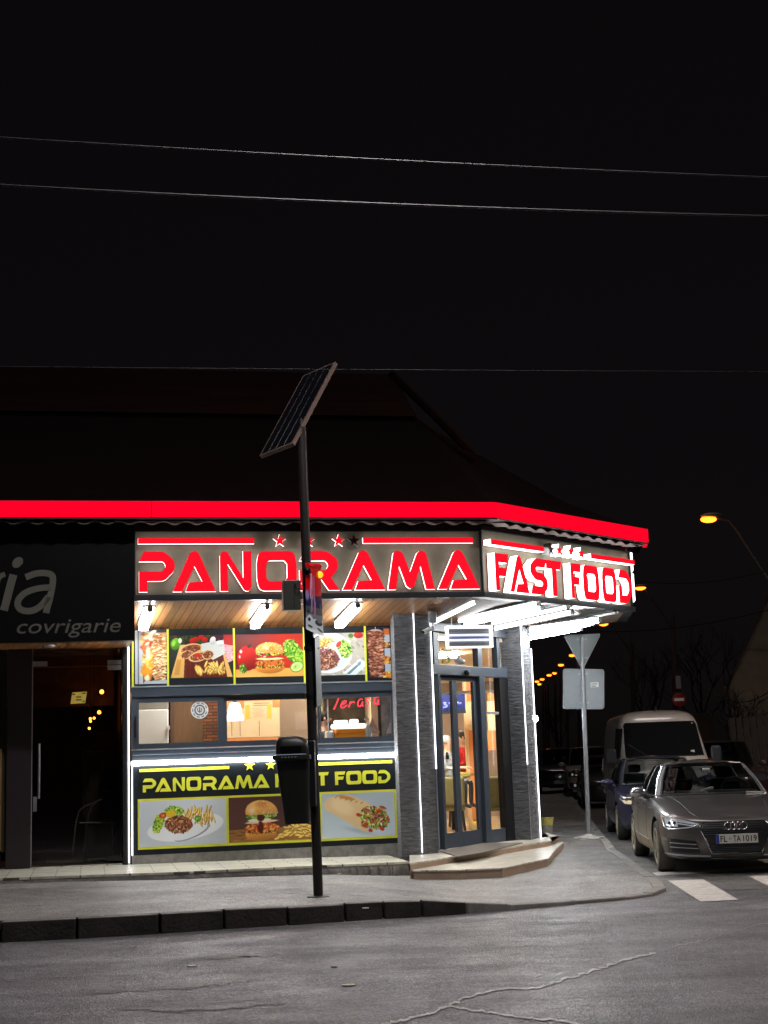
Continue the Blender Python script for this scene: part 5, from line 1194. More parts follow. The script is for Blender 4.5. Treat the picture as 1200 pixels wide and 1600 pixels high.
# cafe inside
b=MB(); b.fbox(F,UL,-.1,-4.0,-.13,.2,.25); b.build('cafe_floor',mat('cafe_floor',(.3,.28,.25),.3,vary=.2),cafe)
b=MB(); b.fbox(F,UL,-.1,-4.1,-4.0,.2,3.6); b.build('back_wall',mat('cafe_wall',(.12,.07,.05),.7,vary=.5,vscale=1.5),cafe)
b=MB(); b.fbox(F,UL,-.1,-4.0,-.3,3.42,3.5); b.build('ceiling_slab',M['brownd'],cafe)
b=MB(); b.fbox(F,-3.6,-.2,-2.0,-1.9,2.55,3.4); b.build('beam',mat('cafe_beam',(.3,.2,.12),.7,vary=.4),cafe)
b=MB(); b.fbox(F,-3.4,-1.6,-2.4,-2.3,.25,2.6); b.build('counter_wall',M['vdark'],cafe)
b=MB(); b.fbox(F,-.14,-.1,-4,-.3,.2,3.5); b.build('side_wall',mat('cafe_side',(.15,.08,.05),.8,vary=.3),cafe)
gb='warm bulbs hanging in the dark cafe'  # glowing balls stand in for street lamp reflections in the door glass
for i,(x,y,r_,o_) in enumerate(((159,1081,.032,-1.2),(155,1113,.028,-1.5),(141,1123,.02,-1.9),(147,1122,.02,-1.9),(141.5,1127,.018,-2.0),(139.5,1138,.02,-2.2))):
    u_,z_=F.hit(x,y,o_); e=empty('hanging_bulb',F.p(u_,o_,z_),['brightest warm bulb, highest in the dark cafe','warm bulb just below the brightest one in the cafe','left bulb of the close trio in the cafe','right bulb of the close trio in the cafe','lower bulb of the close trio in the cafe','lowest warm bulb in the dark cafe'][i],'bulb',gb)
    b=MB(); b.ball(F.p(u_,o_,z_),r_,10); b.build('glass_bulb',M['bulb'],e,smooth=True); b=MB(); b.tube([F.p(u_,o_,z_+r_),F.p(u_,o_,3.42)],.004,5); b.build('cord',M['cable_dk'],e)
u0,u1=uat(F,132,1200,-1.3),uat(F,192,1200,-1.3)
fz=empty('display_fridge',F.p((u0+u1)/2,-1.5,.25),'dark drinks fridge with boxes on top inside the cafe','fridge')
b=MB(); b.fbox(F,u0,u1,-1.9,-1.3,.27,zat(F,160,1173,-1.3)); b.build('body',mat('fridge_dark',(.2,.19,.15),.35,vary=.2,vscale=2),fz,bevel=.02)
b=MB(); b.fbox(F,u0-.02,u0,-1.9,-1.28,.9,zat(F,160,1174,-1.3)); b.build('edge_trim',M['galv'],fz)
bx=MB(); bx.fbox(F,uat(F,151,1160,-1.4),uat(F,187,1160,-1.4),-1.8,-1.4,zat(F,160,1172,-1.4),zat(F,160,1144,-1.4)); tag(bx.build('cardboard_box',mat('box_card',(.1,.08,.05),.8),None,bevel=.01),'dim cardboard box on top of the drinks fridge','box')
# metal chair
ch=empty('cafe_chair',F.p(-.6,-.6,.25),'aluminium armchair with dark seat just inside the cafe door','chair')
def Pc(x,y,o): u,z=F.hit(x,y,o); return F.p(u,o,z)
st=mat('pale_metal',(.6,.6,.58),.5,.2)
def tb(pts,name,r=.012,mt=st): b=MB(); b.tube(pts,r,8); b.build(name,mt,ch,smooth=True)
tb([Pc(113,1336,-.45),Pc(118,1290,-.45),Pc(123,1268,-.45),Pc(130,1261,-.45),Pc(161,1248,-.45)],'frame')
tb([Pc(131,1331,-.8),Pc(138,1275,-.8),Pc(143,1260,-.8),Pc(150,1254,-.8)],'frame')
tb([Pc(124,1285.5,-.45),Pc(158,1285.5,-.45)],'rail'); tb([Pc(147,1328,-1.0),Pc(148,1300,-.9)],'leg'); tb([Pc(175,1335,-.6),Pc(175,1290,-.6)],'leg')
b=MB(); a=Pc(136,1287,-.5); b.fbox(F,F.hit(136,1287,-.5)[0],F.hit(180,1287,-.5)[0],-.95,-.5,a.z-.02,a.z+.01); b.build('seat',M['blackm'],ch,bevel=.01)
b=MB(); b.fbox(F,F.hit(156,1287,-.5)[0],F.hit(190,1287,-.5)[0],-.98,-.93,a.z+.05,a.z+.45); b.build('backrest',M['blackm'],ch,bevel=.03)
# black cafe sign
cg=empty('cafe_sign',SG.p(-1.5,0,3.3),'large black sign with pale italic lettering ending in ia and covrigarie','sign')
LGf=.06; uR=uat(SG,210,910,LGf); z1=4.80; z0=zs_(SG,1003,20,1001,205,LGf)
b=MB(); b.fbox(SG,UL,uR,-.12,LGf,z0,z1); b.build('board',M['black'],cg)
pale=mat('pale_lettering',(.14,.135,.11),.5)
# r i a as drawn strokes
def thick(fr,segs,wfun,x0,y0,o,mt,par,name,sc=1.0):
    for sgm in segs:
        P=[Vector(fr.hit(x0+a*sc,y0+c_*sc,o)) for a,c_ in sgm]
        for _ in range(2):
            Q=[P[0]]
            for a,c_ in zip(P,P[1:]): Q+=[a.lerp(c_,.25),a.lerp(c_,.75)]
            Q.append(P[-1]); P=Q
        vs=[];n=len(P)
        for i,p in enumerate(P):
            t=(P[min(i+1,n-1)]-P[max(i-1,0)]).normalized(); nn=Vector((-t.y,t.x)); w=wfun(i/(n-1),t)
            for sgn in (1,-1): 
                for oo in (o,o+.012): q=p+nn*w*sgn; vs.append(fr.p(q.x,oo,q.y))
        fs=[]
        for i in range(n-1):
            a=4*i; fs+=[(a+1,a+5,a+7,a+3),(a,a+2,a+6,a+4),(a,a+4,a+5,a+1),(a+2,a+3,a+7,a+6)]
        fs+=[(0,1,3,2),(4*n-4,4*n-2,4*n-1,4*n-3)]
        b=MB(); b.add(vs,fs); b.build(name,mt,par)
wf_=lambda t,d: .048*(1-.35*abs(d.x))
thick(SG,[[(-18,955),(-11,932),(-4,905),(0,900),(8,897)]],wf_,0,0,LGf+.001,pale,cg,'letter')
thick(SG,[[(24,900),(19,918),(14,938),(9,956)]],lambda t,d:.05,-3,-2,LGf+.001,pale,cg,'letter')
thick(SG,[[(21,886),(34,872)]],lambda t,d:.055*math.sin(math.pi*max(.08,min(.92,t)))+.005,0,0,LGf+.001,pale,cg,'letter_dot')
thick(SG,[[(40,902),(58,895),(80,896),(84,905),(78,935),(74,948),(72,958)],[(78,918),(60,919),(38,926),(26,940),(30,953),(48,956),(64,948),(76,932)]],lambda t,d:.042,0,0,LGf+.001,pale,cg,'letter')
u0,z0_=SG.hit(22,994,LGf); u1,z1_=SG.hit(184,968,LGf)
text_obj('covrigarie',SG,u0,u1,z0_-.03,z1_+.01,LGf+.001,.006,pale,cg,'lettering',shear=.07)
b=MB(); b.fbox(SG,UL,uR-.02,-1.7,-.1,z0-.0+.03,z0+.07); b.build('canopy_soffit',M['plankF'],cafe)
b=MB(); b.fbox(SG,-4,uR-.03,-1.55,-1.5,z0+.072,3.9); b.build('canopy_wall',M['vdark'],cafe)
b=MB(); b.ball(SG.p(uat(SG,77,1014,-.9),-.9,z0+.03),(.1,.1,.03),12); b.build('ceiling_spot',M['galv'],cafe)

# ------------------------------------------------------------------ solar street post with litter bin
pbz=.165; base=atz(497.5,1402,pbz); topq=at(471,668,base.y+.02)
sp_=empty('solar_post',base,'dark street post carrying a tilted solar panel, grey box and crossing sign','post')
sv=sp_; axis=(topq-base)
def onpole(y):   # point on the pole axis seen at photo row y
    lo,hi=0,1
    for _ in range(40):
        m_=(lo+hi)/2; p=base+axis*m_; d=p-CAMP; yy=CY-FPX*d.dot(up)/d.dot(fw)
        if yy>y: lo=m_
        else: hi=m_
    return base+axis*lo
b=MB(); b.tube([base,topq],.052,16); b.build('pole',M['polem'],sp_,smooth=True)
b=MB(); b.lathe([(.12,0),(.12,.012),(.06,.02)],base,16); b.build('base_plate',M['polem'],sp_)
# panel
def pt(px,py,Y): return at(px,py,Y)
Yp=topq.y-.02
A_=at(524,565,Yp+.52); B_=at(457,692,Yp-.16); Cc=B_+(at(406,709,Yp+.0)-at(457,692,Yp+.0)); 
Sv=Vector((-.40,.34,-.06)); D_=A_+Sv; C2=B_+Sv; nrm=(B_-A_).cross(Sv).normalized()
if nrm.y>0: nrm=-nrm
th=nrm*-.045
b=MB(); b.hexa([B_+th,A_+th,D_+th,C2+th,B_,A_,D_,C2]); sp1=b.build('solar_panel',mat('panel_frame',(.12,.08,.065),.55,.3),sp_)
L_v=(B_-A_).normalized(); S_v=Sv.normalized(); i_=.022
a,b2,c3,d4=A_+L_v*i_+S_v*i_,B_-L_v*i_+S_v*i_,C2-L_v*i_-S_v*i_,D_+L_v*i_-S_v*i_
o3=nrm*.003; b=MB(); b.add([a+o3,b2+o3,c3+o3,d4+o3],[(0,1,2,3)]); b.build('cells',M['cell'],sp1)
b=MB()
for k in range(1,9): t=k/9; b.tube([a.lerp(b2,t)+o3*1.5,d4.lerp(c3,t)+o3*1.5],.0015,4)
for k in range(1,4): t=k/4; b.tube([a.lerp(d4,t)+o3*1.5,b2.lerp(c3,t)+o3*1.5],.0015,4)
b.build('grid_line',mat('grid_line',(.005,.005,.006),.4),sp1)
b=MB(); b.tube([topq,topq+Vector((0,0,.06)),(A_+B_+D_+C2)/4+th*1.5],.02,8); b.build('bracket',M['polem'],sp_)
# grey box
px0=onpole(930); bc=at(455,931,px0.y-.02)
b=MB(); r_=Matrix.Rotation(R(12),3,'Z'); hx,hy,hz_=.095,.075,.165
cs_=[bc+r_@Vector((sx*hx,sy*hy,sz*hz_)) for sz in (-1,1) for sx,sy in ((-1,-1),(1,-1),(1,1),(-1,1))]
b.hexa(cs_); gbx=b.build('control_box',M['boxm'],sp_,bevel=.01)
b=MB(); f0=bc+r_@Vector((.02,-hy-.001,0)); b.tube([f0+Vector((0,0,-hz_+.01)),f0+Vector((0,0,hz_-.01))],.002,4); b.build('seam',M['black'],gbx)
b=MB(); b.tube([bc+r_@Vector((.08,-.03,.1)),bc+Vector((.05,-.09,.12)),bc+Vector((.07,-.1,.06)),bc+Vector((.12,-.07,.07)),px0+Vector((-.03,-.04,.02))],.005,6); b.build('cable',M['black'],sp_)
b=MB(); b.tube([bc+Vector((.05,.02,.13)),px0+Vector((0,0,.13))],.01,6); b.tube([bc+Vector((.05,.02,-.1)),px0+Vector((0,0,-.1))],.01,6); b.build('bracket',M['galv'],sp_)
# crossing sign: thin curved reflective plate with flashing lamp, seen obliquely; its reflections are painted as colours
Yc=px0.y-.13
def cp(px,py,dy=0): return at(px,py,Yc+dy)
rows=[(880,476,500),(884,477,503),(889,477.5,501),(897,477.5,501.5),(910,477.5,502),(920,477.5,502),(930,477.5,502),(940,478,503),(950,478,503.5),(960,478,504),(968,478,504.5),(978,478,505),(985,478,505.5),(991,490,505.5)]
pal=lambda y,t: ((.85,.02,.05) if y<925 and not (.3<t<.45) else (.75,.6,.68)) if y<930 else ((.08,.09,.2) if y<950 else ((.2,.21,.23) if y<958 else None))
def art_sign(w,h):
    A=Art(w,h,(.5,.52,.55),23); W=A.as_; yy=A.Y
    A.poly([(0,0),(W,0),(W,.46),(0,.46)],(.86,.05,.09)); A.poly([(0,.46),(W,.46),(W,.66),(0,.66)],(.17,.17,.33)); A.poly([(0,.6),(W,.64),(W,.74),(0,.7)],(.36,.36,.4))
    A.poly([(.3*W,.15),(.42*W,.15),(.45*W,.5),(.28*W,.5)],(.85,.6,.75)); A.poly([(.5*W,.18),(.56*W,.18),(.62*W,.75),(.5*W,.75)],(.7,.45,.6))
    A.poly([(.35*W,.36),(.45*W,.36),(.4*W,.68),(.3*W,.7)],(.55,.55,.62)); A.ell(.1*W,.45,.05,.1,(.6,.55,.8),0,.5)
    A.poly([(0,.77),(W,.8),(W,1),(0,1)],(.86,.9,.93)); A.ell(.22*W,.79,.06,.07,(.86,.9,.93),0,.2); A.ell(.2*W,.8,.03,.035,(.2,.2,.24),0,.2)
    A.ell(.75*W,.83,.07,.045,(.25,.27,.3),.1,.2); A.ell(.8*W,.8,.05,.04,(.5,.52,.55),0,.3); A.ell(.25*W,.9,.05,.02,(.3,.32,.36),.3,.3); A.ell(.8*W,.93,.06,.02,(.35,.37,.4),.5,.3)
    return A
A=art_sign(46,150); me_v=[];w,h=A.w,A.h
L=np.array(root_loc(sp_))
ys_=[r[0] for r in rows]; xl=[r[1] for r in rows]; xr=[r[2] for r in rows]
for j in range(h+1):
    y=880+(991-880)*j/h; a=np.interp(y,ys_,xl); c_=np.interp(y,ys_,xr)
    for i in range(w+1):
        t=i/w; yy=y+ (6*t-3)*(1 if y>970 else .3) ; p=at(a+(c_-a)*t,yy,Yc-.05*math.sin(math.pi*t)+.25*t); me_v.append(tuple(np.array(p)-L))
i=np.arange(h)[:,None]*(w+1)+np.arange(w); F_=np.stack([i+w+1,i+w+2,i+1,i],-1).reshape(-1,4)
me=bpy.data.meshes.new('crossing_sign'); me.from_pydata(me_v,[],F_.tolist())
at_=me.attributes.new('art','BYTE_COLOR','CORNER'); c_=lin(np.clip(A.a,0,1)).reshape(-1,3); c_=np.repeat(np.concatenate([c_,np.ones((len(c_),1))],1),4,axis=0); at_.data.foreach_set('color',c_.astype(np.float32).ravel())
ma=attr_mat('sign_film',.25); me.materials.append(ma); me.update(); so=bpy.data.objects.new('crossing_sign',me); col.objects.link(so); so.parent=sp_
sm_=so.modifiers.new('t','SOLIDIFY'); sm_.thickness=.004
b=MB(); pa=at(499.5,898,Yc+.2); b.lathe([(.0,-.03),(.03,-.025),(.04,0),(.03,.02),(0,.03)],pa,14,(.2,-1,0)); b.build('warning_lamp',M['amber'],sp_,smooth=True)
b=MB(); pa=at(480,892,Yc); b.lathe([(.0,-.03),(.035,-.025),(.045,0),(.03,.02),(0,.03)],pa,14,(.2,-1,0)); b.build('lamp_back',M['black'],sp_,smooth=True)
b=MB(); b.tube([onpole(897),at(480,897,Yc)],.012,6); b.tube([onpole(955),at(482,955,Yc)],.012,6); b.build('bracket',M['blackm'],sp_)
# narrow framed plate lower down
pn=[onpole(y) for y in (995,1100)]
def np_(px,py,dy): return at(px,py,pn[0].y+dy)
b=MB(); f=[np_(490,997,-.1),np_(497,993,.45),np_(501.5,1100,.45),np_(493,1105,-.1)]
t_=Vector((.015,.0,0)); b.hexa([f[3],f[2],f[2]+t_,f[3]+t_,f[0],f[1],f[1]+t_,f[0]+t_]); fp=b.build('side_plate',M['blackm'],sp_)
gi=[f[0].lerp(f[2],.04),f[1].lerp(f[3],.1),f[2].lerp(f[0],.1),f[3].lerp(f[1],.1)]
b=MB(); b.add([q+Vector((-.004,-.004,0)) for q in gi],[(0,1,2,3)]); b.build('plate_face',mat('plate_face',(.12,.1,.1),.5,vary=.6,vscale=6),fp)
b=MB()
for y in (1013,1087): q=onpole(y); b.lathe([(.062,-.02),(.062,.02)],q,14); b.tube([q,at(498,y,pn[0].y+.2)],.012,6)
b.build('clamp',M['blackm'],sp_)

# litter bin
lb_c=at(459,1225,base.y-.27)
def ly(y,x=459): return at(x,y,base.y-.3).z
bin_=empty('litter_bin',Vector((lb_c.x,base.y-.25,ly(1287))),'dark hooded litter bin hanging on the street post','litter bin')
cxb=lb_c.x; cyb=base.y-.26
def rring(hw,hd,z,lean,r=.05,n=5):
    out=[]
    for sx,sy,a0 in ((1,-1,-90),(1,1,0),(-1,1,90),(-1,-1,180)):
        for k in range(n): a=R(a0+90*k/(n-1)); out.append((cxb+lean+sx*(hw-r)+r*math.cos(a),cyb+sy*(hd-r)+r*math.sin(a),z))
    return out
def loft(rings,name,mt,par,smooth=True,capb=True,capt=True,sub=0):
    n=len(rings[0]); b=MB(); vs=[v for r in rings for v in r]; fs=[(i*n+k,i*n+(k+1)%n,(i+1)*n+(k+1)%n,(i+1)*n+k) for i in range(len(rings)-1) for k in range(n)]
    if capb: fs.append(tuple(range(n))[::-1])
    if capt: fs.append(tuple((len(rings)-1)*n+k for k in range(n)))
    b.add(vs,fs); return b.build(name,mt,par,smooth=smooth,sub=sub)
loft([rring(.125,.15,ly(1287),.035),rring(.13,.155,ly(1284),.035),rring(.175,.2,ly(1187),.0)],'container',M['binm'],bin_)
loft([rring(.185,.21,ly(1188),.0),rring(.205,.235,ly(1186),-.01),rring(.2,.23,ly(1180),-.01),rring(.17,.19,ly(1179),-.0)],'rim',M['binm'],bin_)
hood=[]
loft([rring(.17,.19,ly(1178),.0),rring(.172,.19,ly(1168),.0),rring(.165,.18,ly(1158),-.005,.08),rring(.13,.15,ly(1152),-.02,.09),rring(.06,.08,ly(1150),-.03,.05)],'hood',M['binm'],bin_)
b=MB(); b.box(cxb-.12,cxb+.1,cyb-.196,cyb-.186,ly(1177),ly(1166)); b.build('opening',M['black'],bin_)
b=MB(); q=onpole(1180); b.box(cxb+.14,q.x+.03,cyb-.02,q.y+.0,ly(1262),ly(1158)); b.build('mounting_plate',M['blackm'],bin_,bevel=.01)
b=MB()
for k in range(5): b.ball((cxb-.1+.035*k,cyb-.235,ly(1183)),(.012,.006,.006),6)
b.build('rim_highlight_dots',M['galv'],bin_)

# ------------------------------------------------------------------ give-way sign post (seen from behind)
gz=.085; gb_=atz(920,1309,gz); _h=_bv.ray_cast(Vector((gb_.x,gb_.y,3)),Vector((0,0,-1)))[0]; gz=(_h.z if _h else gz)+.004; gb_=atz(920,1309,gz); gt=at(908.5,996,gb_.y)
gs=empty('give_way_post',gb_,'steel sign post with a triangle and a square sign seen from behind','road sign')
b=MB(); b.tube([gb_,gt],.04,14); b.build('pole',M['galv'],gs,smooth=True)
FG=Fr(gb_.x,gb_.y+.045,-4)
def gp(px,py,o=0): u,z=FG.hit(px,py,o); return u,z
tri=[gp(881,993),gp(938.5,990.5),gp(910,1046.5)]
P_=rp([(tri[0][0],tri[0][1],.03),(tri[1][0],tri[1][1],.03),(tri[2][0],tri[2][1],.03)])
def plate(P,name,mt,o=0,th=.006):
    b=MB(); n=len(P); vs=[FG.p(u,o,z) for u,z in P]+[FG.p(u,o+th,z) for u,z in P]
    b.add(vs,[tuple(range(n))[::-1],tuple(range(n,2*n))]+[(k,(k+1)%n,n+(k+1)%n,n+k) for k in range(n)]); return b.build(name,mt,gs)
plate(P_,'triangle_sign',M['signback'])
# folded rims of the plates
def rim(P,name):
    b=MB(); pts=[FG.p(u,.014,z) for u,z in P]; pts.append(pts[0]); b.tube(pts,.008,6,cap=False); b.build(name,M['galv'],gs)
rim(P_,'sign_edge')
sq=[gp(880,1045),gp(943.5,1046.5),gp(943.5,1107.5),gp(880,1107.5)]
P_=rp([(u,z,.05) for u,z in sq]); plate(P_,'square_sign',M['signback']); rim(P_,'sign_edge')
b=MB(); u0,z0=gp(923,1074); u1,z1=gp(935,1066); b.fbox(FG,u0,u1,.007,.009,z0,z1); b.build('sticker',M['white'],gs)
b=MB(); 
for k in range(3): zz=z1-(z1-z0)*(.2+.28*k); b.fbox(FG,u0+.01,u1-.02-.015*k,.009,.0105,zz-.012,zz-.002)
b.build('sticker_print',M['anthr'],gs)
for y in (999,1028,1053,1098):
    u,z=gp(909+(y-999)*.04,y); b=MB(); b.fbox(FG,u-.09,u+.09,.008,.02,z-.014,z+.014)
    b.tube([FG.p(u-.06,.02,z),FG.p(u-.06,.035,z)],.014,8); b.tube([FG.p(u+.06,.02,z),FG.p(u+.06,.035,z)],.014,8); b.lathe([(.034,-.014),(.034,.014)],FG.p(u,.045,z),12); b.build('clamp',M['galv'],gs)
b=MB(); b.lathe([(.27,-.03),(.26,.012),(.17,.022),(.07,.05),(.05,.07)],gb_,18); b.build('concrete_foot',M['paint'],gs)
# yellow tub by the second pillar
tq=atz(854,1310,.06)
tub=empty('yellow_tub',tq,'yellow lined tub standing beside the second stone pillar','tub')
b=MB(); b.lathe([(.1,.0),(.13,.28),(.115,.28),(.09,.02)],tq,20); b.build('tub',M['concrete'],tub,smooth=True)
b=MB(); b.lathe([(.12,.2),(.133,.29),(.15,.36),(.155,.37),(.14,.37),(.12,.3)],tq,20); b.build('liner',mat('yellow_liner',(.55,.5,.12),.5,vary=.4,vscale=20),tub,smooth=True)

# ------------------------------------------------------------------ overhead cables
def cable(pa,pb,Ya,Yb,sag,r,label,mt='cable'):
    a=at(*pa,Ya); c_=at(*pb,Yb); b=MB(); pts=[]
    for k in range(25): t=k/24; p=a.lerp(c_,t); p.z-=sag*4*t*(1-t); pts.append(p)
    b.tube(pts,r,6); tag(b.build('overhead_cable',M[mt],smooth=True),label,'cable','cables overhead')
cable((-150,205),(1350,283),12,12.6,.035,.008,'uppermost thick cable crossing the whole night sky')
cable((-150,280),(1350,341),12,12.6,.05,.011,'second thick cable just below the uppermost one')
cable((-150,571),(1350,581),13.5,14.5,.01,.0025,'hair thin cable crossing at the level of the roof ridge','cable_dk')
cable((900,985),(1350,905),50,38,.5,.02,'faint cable rising to the right behind the give-way sign','cable_dk')
cable((1000,908),(1260,872),45,36,.3,.015,'faint cable right of the canopy corner','cable_dk')
cable((1060,1020),(1300,930),50,36,2.2,.015,'sagging cable between the street lamps','cable_dk')
# ------------------------------------------------------------------ vehicles
from mathutils.bvhtree import BVHTree
def eval_mesh(o):
    dg=bpy.context.evaluated_depsgraph_get(); return bpy.data.meshes.new_from_object(o.evaluated_get(dg))
def paint(name,c,metal=.5,dust=0.0,dustc=(.36,.31,.23),rough=.32):
    m=mat(name,c,rough,metal,coat=1.0); nt,N,L,b=nodes_of(m)
    tc=N.new('ShaderNodeTexCoord'); sx=N.new('ShaderNodeSeparateXYZ'); L.new(tc.outputs['Object'],sx.inputs[0])
    nz=N.new('ShaderNodeTexNoise'); nz.inputs['Scale'].default_value=3.5; nz.inputs['Detail'].default_value=9; L.new(tc.outputs['Object'],nz.inputs['Vector'])
    mr=N.new('ShaderNodeMapRange'); mr.inputs['From Min'].default_value=.85; mr.inputs['From Max'].default_value=.25; mr.inputs['To Min'].default_value=.0; mr.inputs['To Max'].default_value=dust; L.new(sx.outputs[2],mr.inputs[0])
    fx=N.new('ShaderNodeMapRange'); fx.inputs['From Min'].default_value=2.0; fx.inputs['From Max'].default_value=1.2; fx.inputs['To Min'].default_value=.12; L.new(sx.outputs[0],fx.inputs[0])
    m1=N.new('ShaderNodeMath'); m1.operation='MULTIPLY'; L.new(mr.outputs[0],m1.inputs[0]); L.new(fx.outputs[0],m1.inputs[1])
    ad=N.new('ShaderNodeMath'); ad.operation='MULTIPLY_ADD'; ad.inputs[1].default_value=.17*(1 if dust else .3); L.new(nz.outputs['Fac'],ad.inputs[0]); L.new(m1.outputs[0],ad.inputs[2]); ad.use_clamp=True
    mx=N.new('ShaderNodeMixRGB'); mx.inputs[1].default_value=(*c,1); mx.inputs[2].default_value=(*dustc,1); L.new(ad.outputs[0],mx.inputs[0]); L.new(mx.outputs[0],b.inputs['Base Color'])
    im=N.new('ShaderNodeMath'); im.operation='MULTIPLY_ADD'; im.inputs[1].default_value=-metal; im.inputs[2].default_value=metal; L.new(ad.outputs[0],im.inputs[0]); L.new(im.outputs[0],b.inputs['Metallic'])
    ro=N.new('ShaderNodeMath'); ro.operation='MULTIPLY_ADD'; ro.inputs[1].default_value=.6; ro.inputs[2].default_value=rough; L.new(ad.outputs[0],ro.inputs[0]); L.new(ro.outputs[0],b.inputs['Roughness'])
    ct=N.new('ShaderNodeMath'); ct.operation='MULTIPLY_ADD'; ct.inputs[1].default_value=-1.0; ct.inputs[2].default_value=1.0; L.new(ad.outputs[0],ct.inputs[0]); L.new(ct.outputs[0],b.inputs['Coat Weight'])
    return m
M['car_glass']=glassm('car_glass',(.42,.46,.46),.006,.02,5.0); M['wellblack']=mat('wheel_well',(.01,.01,.01),.9)
M['chrome']=mat('chrome',(.75,.76,.78),.15,1.0); M['alloy']=mat('dusty_alloy',(.42,.37,.28),.5,.35,vary=.3,vscale=8); M['trim']=mat('black_trim',(.015,.015,.016),.4)
M['cabin']=mat('car_interior',(.02,.021,.022),.8); M['hl_glass']=mat('headlamp',(.55,.57,.6),.12,.6,emit=(.8,.85,.9),es=.05); M['hl_dark']=mat('headlamp_dark',(.06,.065,.075),.15,.3)  # headlamps are off; a faint glow stands for their reflections
def wheel(root,x,y,r,w=.21,rimr=.235,spokes=10,name='wheel',rimmat='alloy',tyre='rubber'):
    s=1 if y>0 else -1; wr=empty(name,(x,y,r),None,None); wr.parent=root
    ax=(0,s,0)
    b=MB(); b.lathe([(rimr,-w),(r*.93,-w),(r,-w*.85),(r,-w*.15),(r*.93,0),(rimr+.02,.004),(rimr,-.01)],(0,0,0),36,ax)
    b.build('tyre',M[tyre],wr,smooth=True,local=True)
    b=MB(); b.lathe([(rimr+.003,-.012),(rimr,.004),(rimr-.018,.004),(rimr-.03,-.06),(rimr-.03,-.16),(.02,-.16)],(0,0,0),30,ax)
    def arm(a0,wd):
        d=Vector((math.cos(a0),0,math.sin(a0))); t=Vector((-math.sin(a0),0,math.cos(a0))); Y=Vector((0,s,0))
        p0,p1=d*.05,d*(rimr-.015)
        q=[p0-t*wd-Y*.03,p1-t*wd*.6-Y*.03,p1+t*wd*.6-Y*.03,p0+t*wd-Y*.03,p0-t*wd+Y*-.004,p1-t*wd*.6+Y*.0,p1+t*wd*.6+Y*.0,p0+t*wd-Y*.004]; b.hexa(q)
    for k in range(spokes//2):
        a=2*math.pi*k/(spokes//2); arm(a-.12,.016); arm(a+.12,.016)
    b.lathe([(.062,-.03),(.06,.0),(.03,.006)],(0,0,0),16,ax); b.build('rim',M[rimmat],wr,smooth=True,local=True)
    return wr
class Decal:
    def __init__(s,meshobj):
        me=meshobj.data; s.b=BVHTree.FromPolygons([v.co[:] for v in me.vertices],[tuple(p.vertices) for p in me.polygons])
    def hit(s,o,d):
        r=s.b.ray_cast(Vector(o),Vector(d)); return r[0],r[1]
    def front(s,pts,mt,name,parent,off=.006,step=.08,thick=0.0,axis='x'):
        """polygon given as (y,z) [axis x] or (x,z) [axis -y/+y]; projected onto the body"""
        bm=bmesh.new()
        if axis=='x': vs=[bm.verts.new((0,p[0],p[1])) for p in pts]
        else: vs=[bm.verts.new((p[0],0,p[1])) for p in pts]
        bm.faces.new(vs)
        k=1 if axis=='x' else 0
        lo=min(p[0] for p in pts); hi=max(p[0] for p in pts); z0=min(p[1] for p in pts); z1=max(p[1] for p in pts)
        for a,b_,ax in ((lo,hi,0),(z0,z1,1)):
            n=int((b_-a)/step)
            for i in range(1,n+1):
                c=[0,0,0]; nn=[0,0,0]; j=k if ax==0 else 2; c[j]=a+(b_-a)*i/(n+1); nn[j]=1
                bmesh.ops.bisect_plane(bm,geom=bm.verts[:]+bm.edges[:]+bm.faces[:],plane_co=c,plane_no=nn)
        for v in bm.verts:
            if axis=='x': o=(9,v.co.y,v.co.z); d=(-1,0,0)
            elif axis=='-y': o=(v.co.x,-9,v.co.z); d=(0,1,0)
            else: o=(v.co.x,9,v.co.z); d=(0,-1,0)
            h,nr=s.hit(o,d)
            if h is None: h=Vector(o)+Vector(d)*(9-.9 if axis!='x' else 7); nr=-Vector(d)
            v.co=h-Vector(d)*off
        me=bpy.data.meshes.new(name); bm.to_mesh(me); bm.free(); me.materials.append(mt if not isinstance(mt,str) else M[mt])
        o=bpy.data.objects.new(name,me); col.objects.link(o); o.parent=parent
        for p in me.polygons: p.use_smooth=True
        if thick: sm=o.modifiers.new('s','SOLIDIFY'); sm.thickness=thick; sm.offset=0
        return o
    def line(s,pts,r,mt,name,parent,off=.002,axis='x',n=5,closed=False,sub=8):
        P=[]; pts=list(pts)+([pts[0]] if closed else [])
        for a,c in zip(pts,pts[1:]):
            for k in range(sub): t=k/sub; P.append((a[0]*(1-t)+c[0]*t,a[1]*(1-t)+c[1]*t))
        P.append(pts[-1]); Q=[]
        for p in P:
            if axis=='x': o,d=(9,p[0],p[1]),(-1,0,0)
            elif axis=='-y': o,d=(p[0],-9,p[1]),(0,1,0)
            elif axis=='z': o,d=(p[0],p[1],9),(0,0,-1)
            else: o,d=(p[0],9,p[1]),(0,-1,0)
            h,nr=s.hit(o,d)
            if h is None: continue
            Q.append(h-Vector(d)*off)
        if len(Q)<2: return None
        b=MB(); b.tube(Q,r,n); return b.build(name,mt if not isinstance(mt,str) else M[mt],parent,local=True,smooth=True)
def grid_solid(rings):   # rings: list of half rings [(x,y,z)], y>=0 ; mirrored
    b=MB(); n=len(rings[0])
    for s in (1,-1):
        vs=[(x,y*s,z) for r in rings for x,y,z in r]; fs=[(i*n+k,i*n+k+1,(i+1)*n+k+1,(i+1)*n+k) for i in range(len(rings)-1) for k in range(n-1)]
        b.add(vs,fs if s>0 else [f[::-1] for f in fs])
    return b
